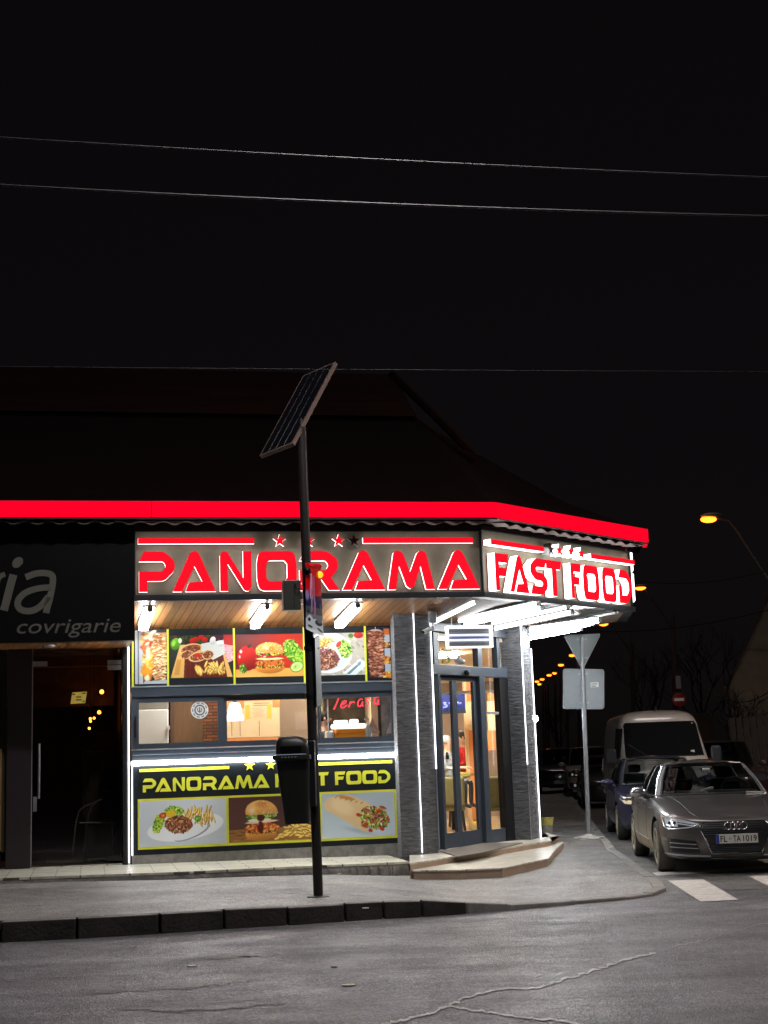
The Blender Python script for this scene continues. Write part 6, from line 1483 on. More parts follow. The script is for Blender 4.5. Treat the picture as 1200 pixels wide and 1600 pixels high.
def car(name,label,loc,yaw,P):
    root=empty(name,loc,label,'car',P.get('group'),rz=R(-90-yaw))
    W=P['W']/1.84; fx=P['xf']; rx=P['xr']; zt=P['zt']; zb=P.get('zb',.17)
    O=[(fx,0),(fx-.012,.35),(fx-.07,.60),(fx-.24,.80),(fx-.46,.885),(fx-.89,.918),(fx-1.45,.92),(fx-2.2,.922),(rx+1.65,.922),(rx+1.0,.915),(rx+.5,.87),(rx+.18,.76),(rx+.03,.5),(rx,0)]
    O=[(x,y*W) for x,y in O]; ml=(fx+rx)/2
    def ring(zf,sy,sx): return [(ml+(x-ml)*sx,y*sy,zf(i)) for i,(x,y) in enumerate(O)]
    rings=[ring(lambda i:zb,0,.9),ring(lambda i:zb,.88,.965),ring(lambda i:zb+.07,.965,.99),ring(lambda i:.42,1,1),ring(lambda i:.6 if zt[i]>.68 else zt[i]-.1,1,1),ring(lambda i:zt[i]-.06,.985,.994),
           ring(lambda i:zt[i],.94,.975),ring(lambda i:zt[i]+.028,.72,.945),ring(lambda i:zt[i]+.045,.35,.91),ring(lambda i:zt[i]+.05,0,.9)]
    b=grid_solid(rings); body=b.build('body_raw',[P['paint'],M['wellblack']],None,smooth=True,local=True,sub=2)
    r=P['r']; cut=MB()
    for ax in (P['fa'],P['ra']):
        for s in (1,-1): cut.lathe([(r+.045,.60*W),(r+.045,1.3)],(ax,0,r+.01),32,(0,s,0))
    co=cut.build('cut',M['wellblack'],None,local=True)
    bo=body.modifiers.new('b','BOOLEAN'); bo.object=co; bo.operation='DIFFERENCE'; bo.solver='EXACT'; bo.material_mode='TRANSFER'
    me=eval_mesh(body); bpy.data.objects.remove(body); bpy.data.objects.remove(co); me.name='body'
    body=bpy.data.objects.new('body',me); col.objects.link(body); body.parent=root
    for p in me.polygons: p.use_smooth=True
    me.set_sharp_from_angle(angle=R(45))
    for ax in (P['fa'],P['ra']):
        for s in (1,-1): wheel(root,ax,s*.905*W,r,rimr=r*.71,rimmat=P.get('rim','alloy'),tyre=P.get('tyre','rubber'))
    # cabin
    B,Tp=P['cab']; n=len(B); kinds=P['kinds']
    cx=-.5
    def mir(p,s): return (p[0],p[1]*s,p[2])
    mid=[((a[0]+c[0])/2+(.02 if i<3 else 0),(a[1]+c[1])/2+.02*(a[1]>.1),(a[2]+c[2])/2) for i,(a,c) in enumerate(zip(B,Tp))]
    ringsC=[B,mid,Tp]
    panes={}; frame=MB()
    for i,kd in enumerate(kinds):
        for s in (1,-1):
            vs=[mir(ringsC[k][i+j],s) for k in range(3) for j in (0,1)]; fs=[(0,1,3,2),(2,3,5,4)]
            if s<0: fs=[f[::-1] for f in fs]
            if kd[0]=='g': panes.setdefault((kd,0 if kd in ('gf','gr') else s),MB()).add(vs,fs)
            else: frame.add(vs,fs,0 if kd=='p' else 1)
    rc=[(cx+(x-cx)*.75,y*.72,z+.035) for x,y,z in Tp]; r2=[(cx+(x-cx)*.55,y*.35,z+.05) for x,y,z in Tp]; r3=[(cx+(x-cx)*.5,0,z+.054) for x,y,z in Tp]
    g=grid_solid([Tp,rc,r2,r3]); frame.add(g.v,g.f,0)
    fo=frame.build('roof',[P['paint'],M['trim']],root,smooth=True,local=True)
    for (kd,s),mb in panes.items(): 
        po=mb.build({'gf':'windscreen','gr':'rear_window'}.get(kd,'side_window'),M['car_glass'],root,smooth=True,local=True)
    # window surrounds
    for s in (1,-1):
        pts=[Vector(mir(B[3],s)),Vector(mir(mid[3],s)),Vector(mir(Tp[3],s))]+[Vector(mir(Tp[i],s)) for i in range(4,7)]+[Vector(mir(mid[6],s))]+[Vector(mir(B[i],s)) for i in (6,5,4,3)]
        b=MB(); b.tube([p+Vector((0,.006*s,0)) for p in pts],.009,5); b.build('window_trim',M[P.get('wtrim','chrome')],root,local=True)
        b=MB(); b.tube([Vector(mir(B[2],s)),Vector(mir(mid[2],s)),Vector(mir(Tp[2],s))],.018,6); b.build('pillar_trim',M['trim'],root,local=True)
    b=MB(); b.tube([Vector(mir(B[i],s)) for s,i in ((-1,2),(-1,1),(1,0),(1,1),(1,2))],.02,6); b.tube([Vector(mir(Tp[i],s)) for s,i in ((-1,2),(-1,1),(1,0),(1,1),(1,2))],.014,6); b.build('windscreen_seal',M['trim'],root,local=True)
    # interior
    bx=B[0][0]; bz=B[0][2]
    b=MB(); b.box(bx-.75,bx-.22,-.62*W,.62*W,bz-.02,bz+.035); b.build('dashboard',M['cabin'],root,local=True,bevel=.03)
    for s in (1,-1):
        b=MB(); b.box(bx-1.35,bx-1.2,s*.36-.23,s*.36+.23,bz-.1,bz+.17); b.box(bx-1.36,bx-1.24,s*.36-.12,s*.36+.12,bz+.19,bz+.34); b.build('seat',M['cabin'],root,local=True,bevel=.04)
    # mirrors
    D=Decal(body)
    for s in (1,-1):
        mx=B[2][0]-.18; my=s*(.99*W); mz=bz+.035
        b=MB(); b.ball((mx,my,mz),(.085,.125,.075),14); mo=b.build('wing_mirror',P.get('mirror',P['paint']),root,local=True,smooth=True)
        b=MB(); b.tube([(mx,my-s*.07,mz-.05),(mx-.0,s*.84*W,mz-.08)],[.03,.03],8); b.build('mirror_arm',M['trim'],mo,local=True)
    return root,body,D
aud_paint=paint('dusty_grey_paint',(.035,.038,.046),.45,1.0,(.38,.33,.25))
cabA=([(.93,0,.965),(.88,.42,.965),(.68,.70,.955),(.56,.755,.95),(-.38,.785,.955),(-.46,.785,.955),(-1.32,.745,.975),(-1.62,.66,.99),(-1.82,.42,1.0),(-1.88,0,1.0)],
      [(.16,0,1.375),(.14,.34,1.372),(.05,.53,1.355),(-.03,.57,1.345),(-.42,.59,1.355),(-.50,.59,1.355),(-1.02,.56,1.33),(-1.2,.52,1.305),(-1.3,.34,1.31),(-1.33,0,1.315)])
kA=['gf','gf','p','gs','t','g2','p','gr','gr']
PA=dict(W=1.84,xf=2.365,xr=-2.365,fa=1.475,ra=-1.345,r=.33,paint=aud_paint,zt=[.66,.665,.69,.73,.78,.86,.93,.945,.955,.965,.985,.985,.97,.96],cab=cabA,kinds=kA,tyre='dustrub',mirror=mat('mirror_silver',(.6,.62,.65),.18,.9))
an=G(1149,1281,18.2); yawA=3.5; bd=Vector((math.sin(R(yawA)),math.cos(R(yawA)),0))
ar_,abody,AD=car('parked_car','dusty dark grey sedan with four ring emblem parked nearest at the crossing',an+bd*2.365,yawA,dict(PA,group='cars parked along the side street'))
# grille
gh=[(-.39,.655),(.39,.655),(.435,.57),(.31,.27),(-.31,.27),(-.435,.57)]
gr_=AD.front(gh,'trim','grille',ar_,off=.004,step=.06)
for z in (.63,.605,.58,.555,.53,.505,.36,.335,.31,.29):
    hw=.42 if z>.56 else .42-(.57-z)*.38
    AD.line([(-hw,z),(hw,z)],.0055,'anthr','bar',gr_,off=.008)
AD.line(gh,.012,'chrome','surround',gr_,off=.006,closed=True)
def torus(c,R_,r,n=24,m_=6,ax='x'):
    pts=[Vector((c[0],c[1]+R_*math.cos(2*math.pi*k/n),c[2]+R_*math.sin(2*math.pi*k/n))) for k in range(n+1)]; return pts
b=MB(); hx=AD.hit((9,0,.605),(-1,0,0))[0].x
for k in range(4): b.tube(torus((hx+.028+.004*(k%2),(k-1.5)*.064,.603),.044,0),.0095,6,cap=False)
b.build('ring_emblem',M['chrome'],ar_,local=True,smooth=True)
hx=AD.hit((9,0,.45),(-1,0,0))[0].x+.02
b=MB(); b.box(hx,hx+.012,-.26,.26,.393,.507); pl=b.build('number_plate',mat('plate_white',(.62,.62,.56),.4),ar_,local=True,bevel=.003)
b=MB(); b.box(hx+.0125,hx+.014,-.26,-.222,.395,.505); b.build('blue_strip',mat('plate_blue',(.02,.06,.4),.4),pl,local=True)
class LF:  # local text frame on the nose
    pass
def ltext(s,y0,y1,z0,z1,x,mt,par,name='lettering'):
    cu_=bpy.data.curves.new('t','FONT'); cu_.body=s; cu_.resolution_u=3; cu_.extrude=.0006; cu_.offset=.012; o=bpy.data.objects.new('t',cu_); col.objects.link(o)
    me=eval_mesh(o); bpy.data.objects.remove(o); xs=[v.co.x for v in me.vertices]; ys=[v.co.y for v in me.vertices]
    for v in me.vertices: v.co=Vector((x+v.co.z,y0+(y1-y0)*(v.co.x-min(xs))/(max(xs)-min(xs)),z0+(z1-z0)*(v.co.y-min(ys))/(max(ys)-min(ys))))
    me.materials.clear(); me.materials.append(mt); me.name=name; o=bpy.data.objects.new(name,me); col.objects.link(o); o.parent=par; return o
ltext('FL',-.207,-.125,.412,.488,hx+.0135,M['black'],pl); ltext('TA',-.05,.045,.412,.488,hx+.0135,M['black'],pl); ltext('1019',.075,.245,.412,.488,hx+.0135,M['black'],pl)
b=MB(); b.lathe([(.018,0),(.018,.002)],(hx+.0125,-.088,.45),14,(1,0,0)); b.build('seal',M['galv'],pl,local=True)
for s in (1,-1):
    hp=[(s*.455,.635),(s*.62,.675),(s*.86,.735),(s*.845,.60),(s*.80,.575),(s*.60,.595),(s*.52,.61)]
    h=AD.front(hp,'hl_dark','headlight',ar_,off=.006,step=.06)
    AD.line(hp,.008,'hl_glass','chrome_edge',h,off=.01,closed=True,sub=6)
    AD.line([(s*.50,.635),(s*.84,.70)],.009,'hl_glass','light_strip',h,off=.012); AD.line([(s*.53,.617),(s*.70,.645)],.008,'hl_glass','light_strip',h,off=.012)
    AD.front([(s*.70,.69),(s*.84,.715),(s*.83,.61),(s*.70,.605)],'hl_glass','reflector',h,off=.009,step=.05)
    for yy in (.735,.79): b=MB(); q=AD.hit((9,s*yy,.652),(-1,0,0))[0]; b.ball((q.x+.012,q.y,q.z),(.02,.022,.022),10); b.build('lens',M['hl_dark'],h,local=True,smooth=True)
    li=[(s*.50,.43),(s*.82,.46),(s*.81,.29),(s*.45,.28)]
    q=AD.front(li,'trim','side_intake',ar_,off=.005,step=.06)
    AD.line([(s*.50,.435),(s*.83,.468)],.008,aud_paint,'intake_edge',q,off=.014); AD.line([(s*.5,.385),(s*.8,.405)],.006,'galv','bar',q,off=.01); AD.line([(s*.48,.335),(s*.8,.35)],.006,'galv','bar',q,off=.01)
    AD.line([(s*.33,.235),(s*.6,.245),(s*.86,.262)],.012,'galv','splitter',ar_,off=.012)
AD.line([(-.6,.2),(.6,.2)],.02,'trim','lower_lip',ar_,off=.004)
ax='-y'
for axx,s in (('-y',-1),('y',1)):
    for x in (.62,-.42,-1.28):
        AD.line([(x,.88 if x>-1 else .86),(x+.01,.5),(x-.0,.24 if x>-1 else .66)],.0035,'wellblack','door_seam',ar_,off=-.001,axis=axx)
    AD.line([(.75,.37),(-.9,.40)],.01,aud_paint,'crease',ar_,off=.0,axis=axx); AD.line([(1.5,.80),(0,.83),(-1.8,.86)],.006,aud_paint,'shoulder_line',ar_,off=.001,axis=axx)
    for x in (-.22,-1.12):
        h=AD.hit((x,9*s,.76),(0,-s,0))[0]; b=MB(); b.box(h.x-.09,h.x+.09,h.y-.02 if s>0 else h.y-.018,h.y+.018 if s>0 else h.y+.02,.752,.777); b.build('door_handle',M['chrome'],ar_,local=True,bevel=.006)
for s in (1,-1): AD.line([(.85,s*.62),(1.4,s*.56),(1.95,s*.50),(2.18,s*.43)],.005,aud_paint,'bonnet_crease',ar_,off=.001,axis='z')
b=MB(); pts=[Vector((.35+.06*math.cos(t)*.3,.36+.17*math.cos(t),1.0+.16*math.sin(t))) for t in np.linspace(0,math.pi,14)]; b.tube(pts,.013,6); b.build('steering_wheel',M['anthr'],ar_,local=True)
b=MB(); b.box(.33,.35,-.06,.05,1.235,1.3); b.build('windscreen_device',M['white'],ar_,local=True,bevel=.01)
b=MB(); b.ball((.3,.0,1.3),(.03,.1,.035),10); b.build('rear_view_mirror',M['anthr'],ar_,local=True,smooth=True)
b=MB(); b.hexa([(.45,-.12,1.0),(.6,-.14,1.0),(.58,.04,1.01),(.45,.02,1.01),(.45,-.12,1.003),(.6,-.14,1.003),(.58,.04,1.05),(.45,.02,1.05)]); b.build('dashboard_paper',M['paper'],ar_,local=True)
# second car, dark blue
blue=paint('dark_blue_paint',(.012,.016,.06),.3,.12,(.16,.14,.12))
cabB=([(1.05,0,.97),(1.0,.42,.97),(.8,.68,.96),(.66,.73,.95),(-.38,.77,.955),(-.46,.77,.955),(-1.35,.74,.98),(-1.62,.68,.99),(-1.85,.45,1.0),(-1.92,0,1.0)],
      [(.30,0,1.42),(.28,.36,1.42),(.18,.54,1.405),(.08,.58,1.395),(-.38,.60,1.41),(-.46,.60,1.41),(-1.2,.58,1.38),(-1.4,.55,1.35),(-1.6,.38,1.35),(-1.64,0,1.36)])
PB=dict(W=1.76,xf=2.15,xr=-2.15,fa=1.33,ra=-1.3,r=.315,paint=blue,zt=[.72,.725,.75,.79,.83,.89,.95,.955,.96,.97,.98,.98,.97,.96],cab=cabB,kinds=kA,wtrim='trim')
bn_=Vector((4.80,25.1,0)); yawB=4.5; bd=Vector((math.sin(R(yawB)),math.cos(R(yawB)),0))
br_,bb_,BD=car('parked_car','dark blue hatchback parked between the grey sedan and the white van',bn_+bd*2.15,yawB,dict(PB,group='cars parked along the side street'))
M['hl_warm']=mat('headlamp_warm',(.6,.5,.35),.15,.2,emit=(1,.75,.45),es=.12)  # switched-off headlamp glass given a weak warm glow
def simple_front(root,D,W,hlz=.7,mt='hl_warm',pl=True,grz=.6):
    for s in (1,-1):
        hp=[(s*.42*W,hlz-.06),(s*.50*W,hlz+.04),(s*.83*W,hlz+.10),(s*.86*W,hlz+.02),(s*.78*W,hlz-.08),(s*.55*W,hlz-.1)]
        h=D.front(hp,mt,'headlight',root,off=.008,step=.08); D.line(hp,.007,'trim','seal',h,off=.01,closed=True,sub=5)
    g=D.front([(-.38*W,grz+.05),(.38*W,grz+.05),(.34*W,grz-.06),(-.34*W,grz-.06)],'trim','grille',root,off=.006)
    D.line([(-.36*W,grz),(.36*W,grz)],.008,'chrome','bar',g,off=.012)
    D.front([(-.5*W,.40),(.5*W,.40),(.45*W,.28),(-.45*W,.28)],'trim','lower_intake',root,off=.006)
    if pl: D.front([(-.26,.53),(.26,.53),(.26,.43),(-.26,.43)],M['galv'],'number_plate',root,off=.02)
simple_front(br_,BD,.96,.73)
for axx in ('-y','y'):
    for x in (.55,-.42): BD.line([(x,.88),(x,.5),(x,.25)],.004,'wellblack','door_seam',br_,off=-.001,axis=axx)
    BD.line([(.9,.52),(-1.0,.55)],.014,'trim','side_strip',br_,off=.004,axis=axx); BD.line([(-.25,.80),(-.1,.80)],.014,'trim','door_handle',br_,off=.01,axis=axx)
q=BD.hit((1.5,-9,.83),(0,1,0))[0]
# further cars: boxy pale SUV, dark cars
suvp=paint('pale_suv_paint',(.42,.37,.32),.1,.2,rough=.4); dkp=paint('dark_car_paint',(.02,.014,.012),.3,.0); dkp2=paint('maroon_dark_paint',(.05,.02,.018),.3,.0)
cabS=([(.95,0,1.13),(.92,.45,1.13),(.78,.74,1.12),(.66,.78,1.11),(-.4,.80,1.12),(-.48,.80,1.12),(-1.5,.79,1.13),(-1.9,.76,1.13),(-2.15,.5,1.13),(-2.18,0,1.13)],
      [(.45,0,1.70),(.43,.42,1.70),(.33,.64,1.69),(.24,.67,1.68),(-.42,.69,1.70),(-.5,.69,1.70),(-1.5,.68,1.69),(-1.85,.66,1.68),(-2.05,.45,1.68),(-2.08,0,1.68)])
zS=[.92,.925,.95,.98,1.0,1.05,1.1,1.11,1.12,1.12,1.13,1.13,1.12,1.1]
PS=dict(W=1.9,xf=2.3,xr=-2.3,fa=1.4,ra=-1.35,r=.38,paint=suvp,zt=zS,cab=cabS,kinds=kA,zb=.3,wtrim='trim')
def place(name,label,px,Y,yaw,P,half,side=1,grp='cars parked along the side street'):
    """px: where the near image-left front corner shows"""
    X=at(px,1200,Y).x+half; bd=Vector((math.sin(R(yaw)),math.cos(R(yaw)),0))
    return car(name,label,Vector((X,Y,0))+bd*P['xf'],yaw,dict(P,group=grp))
r_,o_2,D_2=place('parked_car','pale boxy off-road car far down the side street behind the sign pole',884,48,5,PS,.95)
for s in (1,-1):
    h=D_2.front([(s*.5,.9),(s*.86,.92),(s*.84,.76),(s*.55,.74)],'trim','headlight',r_,off=.01); 
    for k,yy in enumerate((.6,.72)): b=MB(); q=D_2.hit((9,s*yy,.83),(-1,0,0))[0]; b.ball((q.x+.01,q.y,q.z),(.02,.05,.05),10); b.build('lens',M['hl_glass'],h,local=True)
D_2.front([(-.45,.9),(.45,.9),(.45,.76),(-.45,.76)],'trim','grille',r_,off=.008); D_2.front([(-.85,.55),(.85,.55),(.8,.33),(-.8,.33)],'trim','bumper_guard',r_,off=.02)
b=MB(); q=D_2.hit((9,-.66,.47),(-1,0,0))[0]; b.ball((q.x+.03,q.y,q.z),(.02,.05,.05),10); b.build('fog_lamp',M['hl_glass'],r_,local=True)
r3_,o3_,D3=place('parked_car','black small car squeezed between the white van and the pale off-road car',909,40,5,dict(PB,paint=dkp),.85); simple_front(r3_,D3,.96,.73,'hl_dark')
r4_,o4_,D4=place('parked_car','very dark tall car parked far left against the pavement edge',836,53,6,dict(PS,paint=dkp),.95); simple_front(r4_,D4,1,.88,'hl_dark')
r5_,o5_,D5=place('parked_car','dark maroon car standing right of the white van, in front of the fence',1084,33,4,dict(PS,paint=dkp2),.9); simple_front(r5_,D5,1,.88,'hl_dark')

# white van
vw=empty('delivery_van',Vector((5.95,31.5,0)),'white high panel van with black windscreen parked behind the blue hatchback','van','vans parked along the side street',rz=R(-93.6))
vp=paint('van_white_paint',(.72,.66,.60),.0,.35,(.4,.33,.25),rough=.35)
def vring(z,xf,xr,hy,rf=.35,rr=.1):
    pts=[(xf,0),(xf-.01,hy*.5),(xf-.06,hy*.75),(xf-rf*.5,hy*.93),(xf-rf*1.2,hy),(xf-1.6,hy*1.0),(0,hy),(xr+1.2,hy),(xr+rr,hy),(xr,hy-.1),(xr,0)]; return [(x,y,z) for x,y in pts]
vr=[vring(.32,1.3,-4.4,0),vring(.32,1.28,-4.4,.9),vring(.45,1.38,-4.45,.97),vring(.85,1.36,-4.45,1.0),vring(1.08,1.18,-4.45,.99),vring(1.28,.75,-4.45,.98),vring(1.42,.42,-4.45,.965),vring(2.0,.02,-4.4,.91),vring(2.26,-.2,-4.38,.86),vring(2.40,-.55,-4.32,.75),vring(2.45,-.9,-4.2,.45),vring(2.46,-1.1,-4.1,0)]
body=grid_solid(vr).build('body_raw',[vp,M['wellblack']],None,smooth=True,local=True,sub=2)
cut=MB()
for ax_ in (.45,-3.2):
    for s in (1,-1): cut.lathe([(.39,.66),(.39,1.3)],(ax_,0,.35),28,(0,s,0))
co=cut.build('cut',M['wellblack'],None,local=True); bo=body.modifiers.new('b','BOOLEAN'); bo.object=co; bo.solver='EXACT'; bo.material_mode='TRANSFER'
me=eval_mesh(body); bpy.data.objects.remove(body); bpy.data.objects.remove(co); me.name='body'; body=bpy.data.objects.new('body',me); col.objects.link(body); body.parent=vw
for p in me.polygons: p.use_smooth=True
me.set_sharp_from_angle(angle=R(45))
for ax_ in (.45,-3.2):
    for s in (1,-1): wheel(vw,ax_,s*.96,.34,rimr=.22,rimmat='galv')
VD=Decal(body)
dg_=mat('dark_windscreen',(.012,.013,.014),.06,spec=.6)
ws=VD.front([(-.85,1.42),(.85,1.42),(.80,2.12),(.76,2.18),(-.76,2.18),(-.80,2.12)],dg_,'windscreen',vw,off=.01,step=.1)
VD.line([(-.84,1.42),(.84,1.42)],.02,'trim','wiper_panel',ws,off=.0); VD.line([(-.4,1.45),(-.75,1.7)],.008,'trim','wiper',ws,off=.015)
b=MB(); q=VD.hit((9,.62,1.5),(-1,0,0))[0]; b.box(q.x+.012,q.x+.02,.56,.64,1.46,1.54); b.build('windscreen_paper',M['paper'],ws,local=True)
for axx,s in (('-y',-1),('y',1)):
    VD.front([(.12,1.42),(-.22,2.05),(-.95,2.08),(-.95,1.38)],dg_,'side_window',vw,off=.008,axis=axx)
    VD.line([(-1.05,2.2),(-1.05,.5)],.006,'wellblack','door_seam',vw,off=-.001,axis=axx); VD.line([(-2.4,2.2),(-2.4,.5)],.006,'wellblack','door_seam',vw,off=-.001,axis=axx)
    VD.line([(-1.2,1.05),(-4.2,1.05)],.02,vp,'side_rib',vw,off=.0,axis=axx); VD.line([(-.85,1.12),(-.7,1.12)],.018,'trim','door_handle',vw,off=.015,axis=axx)
    VD.front([(-1.3,2.05),(-2.3,2.05),(-2.3,1.2),(-1.3,1.2)],vp,'panel_inset',vw,off=.012,axis=axx)
    b=MB(); b.box(-.12,.06,s*1.06-.12*(s>0)-.0,s*1.06+.12*(s<0)+.0,1.22,1.58) if False else b.box(.0,.14,min(s*1.02,s*1.26),max(s*1.02,s*1.26),1.28,1.62); mo=b.build('wing_mirror',M['anthr'],vw,local=True,bevel=.05)
    b=MB(); b.tube([(.07,s*1.05,1.35),(.15,s*.93,1.3)],.03,6); b.build('mirror_arm',M['trim'],mo,local=True)
for s in (1,-1): VD.front([(s*.5,.95),(s*.85,1.05),(s*.9,.8),(s*.55,.75)],'hl_dark','headlight',vw,off=.01)
VD.front([(-.45,.95),(.45,.95),(.42,.7),(-.42,.7)],'trim','grille',vw,off=.01)
VD.line([(-.42,1.26),(.42,1.26)],.012,'trim','bonnet_seam',vw,off=.0)
b=MB(); b.lathe([(.03,0),(.012,.06),(.008,.1)],(-.75,0,2.44),8); b.build('antenna',M['trim'],vw,local=True)

# ------------------------------------------------------------------ street lamps
def slamp(px,py,Y,arm,polex,label,lit=True,s=1.0,poletop=None,mt='sodium'):
    h=at(px,py,Y); e=empty('street_lamp',Vector((at(polex,1160,Y).x,Y,0)),label,'street lamp','street lamps along the side street')
    base=Vector((at(polex,1160,Y).x,Y,0)); pts=[at(a,c_,Y) for a,c_ in arm]
    b=MB(); b.tube(pts,.035*s,6); b.build('arm',M['lamp_metal'],e,smooth=True)
    topz=pts[-1].z if poletop is None else at(polex,poletop,Y).z
    b=MB(); b.tube([base,Vector((pts[-1].x,Y,topz))],[.13*s,.09*s],8); b.build('pole',M['polec'],e,smooth=True)
    d=(pts[0]-pts[1]).normalized(); b=MB(); b.ball((pts[0].x+d.x*.0-.0,Y,pts[0].z+.05),(.34*s,.16,.075*s),12); b.build('lamp_head',M['lamp_metal'],e,smooth=True)
    if lit: b=MB(); b.ball((h.x,Y,h.z-.01),(.24*s,.14,.10*s),12); b.build('lamp_glass',M[mt],e,smooth=True)
slamp(1107,811,40,[(1112,808),(1138,813),(1150,827),(1175,866),(1205,912),(1225,944)],1225,'nearest lit street lamp with a long slanting arm above the parked cars')
slamp(1000,918,56,[(1000,918),(1008,921),(1024,945),(1048,980),(1053,988)],1054,'street lamp with slanting arm whose head is hidden by the sign',True,1.0,962)
slamp(943,975,71,[(944,974),(958,980),(972,1000),(985,1018),(988,1024)],988,'lit street lamp right of the triangular sign',True,1.0,1008)
for (x,y,Y),lb in zip([(894,1024,94),(876.5,1039,105),(866,1052,122),(858,1055,120),(847,1061.5,128),(843,1069,140),(839,1065,133)],
    ['small distant street lamp just left of the triangular sign tip','distant street lamp second in the fading row','distant street lamp third in the fading row','distant street lamp fourth in the fading row','distant street lamp near the end of the row','lowest distant street lamp at the end of the row','leftmost distant street lamp beside the stone pillar']):
    slamp(x,y,Y,[(x+1,y-1),(x+5,y+1),(x+9,y+9)],x+9,lb,True,.9)
p=at(837,1123,27); wl=empty('wall_lamp',p,'single small white lamp glowing on the side wall just behind the second pillar','lamp')
b=MB(); b.ball(p,(.045,.045,.055),10); b.build('lamp_glass',M['whitebulb'],wl,smooth=True); b=MB(); b.tube([p+Vector((-.02,0,.06)),p+Vector((-.2,0,.1))],.02,6); b.build('bracket',M['galv'],wl)
# unseen street lamps added above the view to light road and cars
def road_lamp(x,y,z,es,c,label,dx=0,dy=-6):
    P0=Vector((x+dx,y+dy,0)); e=empty('street_lamp',P0,label,'street lamp','street lamps over the main road')
    b=MB(); b.tube([P0,P0+Vector((0,0,z-1)),P0+Vector((-dx*.1,-dy*.1,z+.05)),(x+dx*.04,y+dy*.04,z+.12)],[.12,.1,.07,.05],10); b.build('pole',M['lamp_metal'],e,smooth=True)
    b=MB(); b.box(x-.22,x+.22,y-.6,y+.35,z+.02,z+.16); b.build('lamp_head',M['lamp_metal'],e,bevel=.04)
    b=MB(); b.box(x-.17,x+.17,y-.45,y+.3,z,z+.018); b.build('lamp_glass',emis('road_lamp_glass',c,es),e)
road_lamp(.3,11.8,10.2,215,(1,.95,.96),'street lamp over the middle of the main road, above the picture',5.0,0)
road_lamp(12.5,20.0,8.8,420,(1,.84,.74),'street lamp over the main road on the right, above the picture')
# no entry sign
ne=empty('no_entry_sign',at(1061,1093,55),'small round red no entry sign with white bar on the far lamp pole','road sign')
p=at(1061,1093,55.4); b=MB(); b.lathe([(.27,0),(.27,.01)],p,24,(0,-1,0)); b.build('disc',mat('sign_red',(.4,.03,.03),.4,emit=(.5,.03,.03),es=.01),ne)  # disc and bar glow faintly, with no lamp in the sign
b=MB(); b.box(p.x-.19,p.x+.19,p.y-.02,p.y-.011,p.z-.055,p.z+.055); b.build('white_bar',mat('sign_white',(.8,.75,.7),.4,emit=(.8,.7,.6),es=.03),ne)
p2=at(1060,1066,55.4); b=MB(); b.box(p2.x-.1,p2.x+.1,p2.y,p2.y+.1,p2.z-.25,p2.z+.25); tag(b.build('meter_box',M['white'],bevel=.02),'pale little box fixed on the far pole above the no entry sign','box')
# ------------------------------------------------------------------ house, fence, trees
hs_=empty('house',at(1145,1170,46),'tan rendered house with a dark gabled roof behind the fence','house')
wl0=at(1137,1100,46); gp_=at(1172,1000,46); ez=at(1130,1072,46).z; X0=wl0.x
b=MB(); b.prism([(X0,46),(X0+5.2,46.3),(X0+7.6,56),(X0+2.4,56)],0,ez); b.build('wall',M['house'],hs_)
apx=(X0+2.6,46.15); b=MB(); b.add([(X0,46,ez),(X0+5.2,46.3,ez),(apx[0],apx[1],ez+4.6)],[(0,1,2)]); b.build('gable_wall',M['house'],hs_)
for s in (0,1):
    e0=Vector((X0-.3,45.5,ez-.5)) if s==0 else Vector((X0+5.5,45.8,ez-.5)); a0=Vector((apx[0],45.6,ez+4.75)); off=Vector((2.6,11,0)); b=MB(); t=Vector((0,0,.14))
    b.hexa([e0,a0,a0+off,e0+off,e0+t,a0+t,a0+off+t,e0+off+t]); b.build('roof_slope',M['houseroof'],hs_)
b=MB(); b.box(X0+2.2,X0+3.2,45.98,46.05,1.3,2.6); w_=b.build('window',M['vdark'],hs_)
b=MB(); b.tube([(X0-.05,45.9,0),(X0-.05,45.9,ez)],.05,6); b.build('downpipe',M['galv'],hs_)
fe=empty('wooden_fence',at(1170,1180,37),'dark vertical board fence along the right side of the street','fence')
b=MB(); x0=at(1139,1120,38).x; z1=at(1170,1120,37).z
for k in range(30):
    x=x0+k*.17; y=38-k*.06; zz=z1+rnd.uniform(-.03,.03); b.box(x,x+.155,y,y+.03,.05,zz)
b.build('boards',M['fence'],fe); b=MB(); b.box(x0,x0+5,38.05,38.1,.6,.7); b.build('rail',M['fence'],fe)
fe2=empty('garden_wall',at(1105,1130,60),'low pale wall far behind the dark car right of the van','wall')
b=MB(); pa=at(1088,1120,60); pb_=at(1114,1120,60); b.box(pa.x,pb_.x,60,60.3,0,at(1100,1114,60).z); b.build('wall_panel',M['house'],fe2)
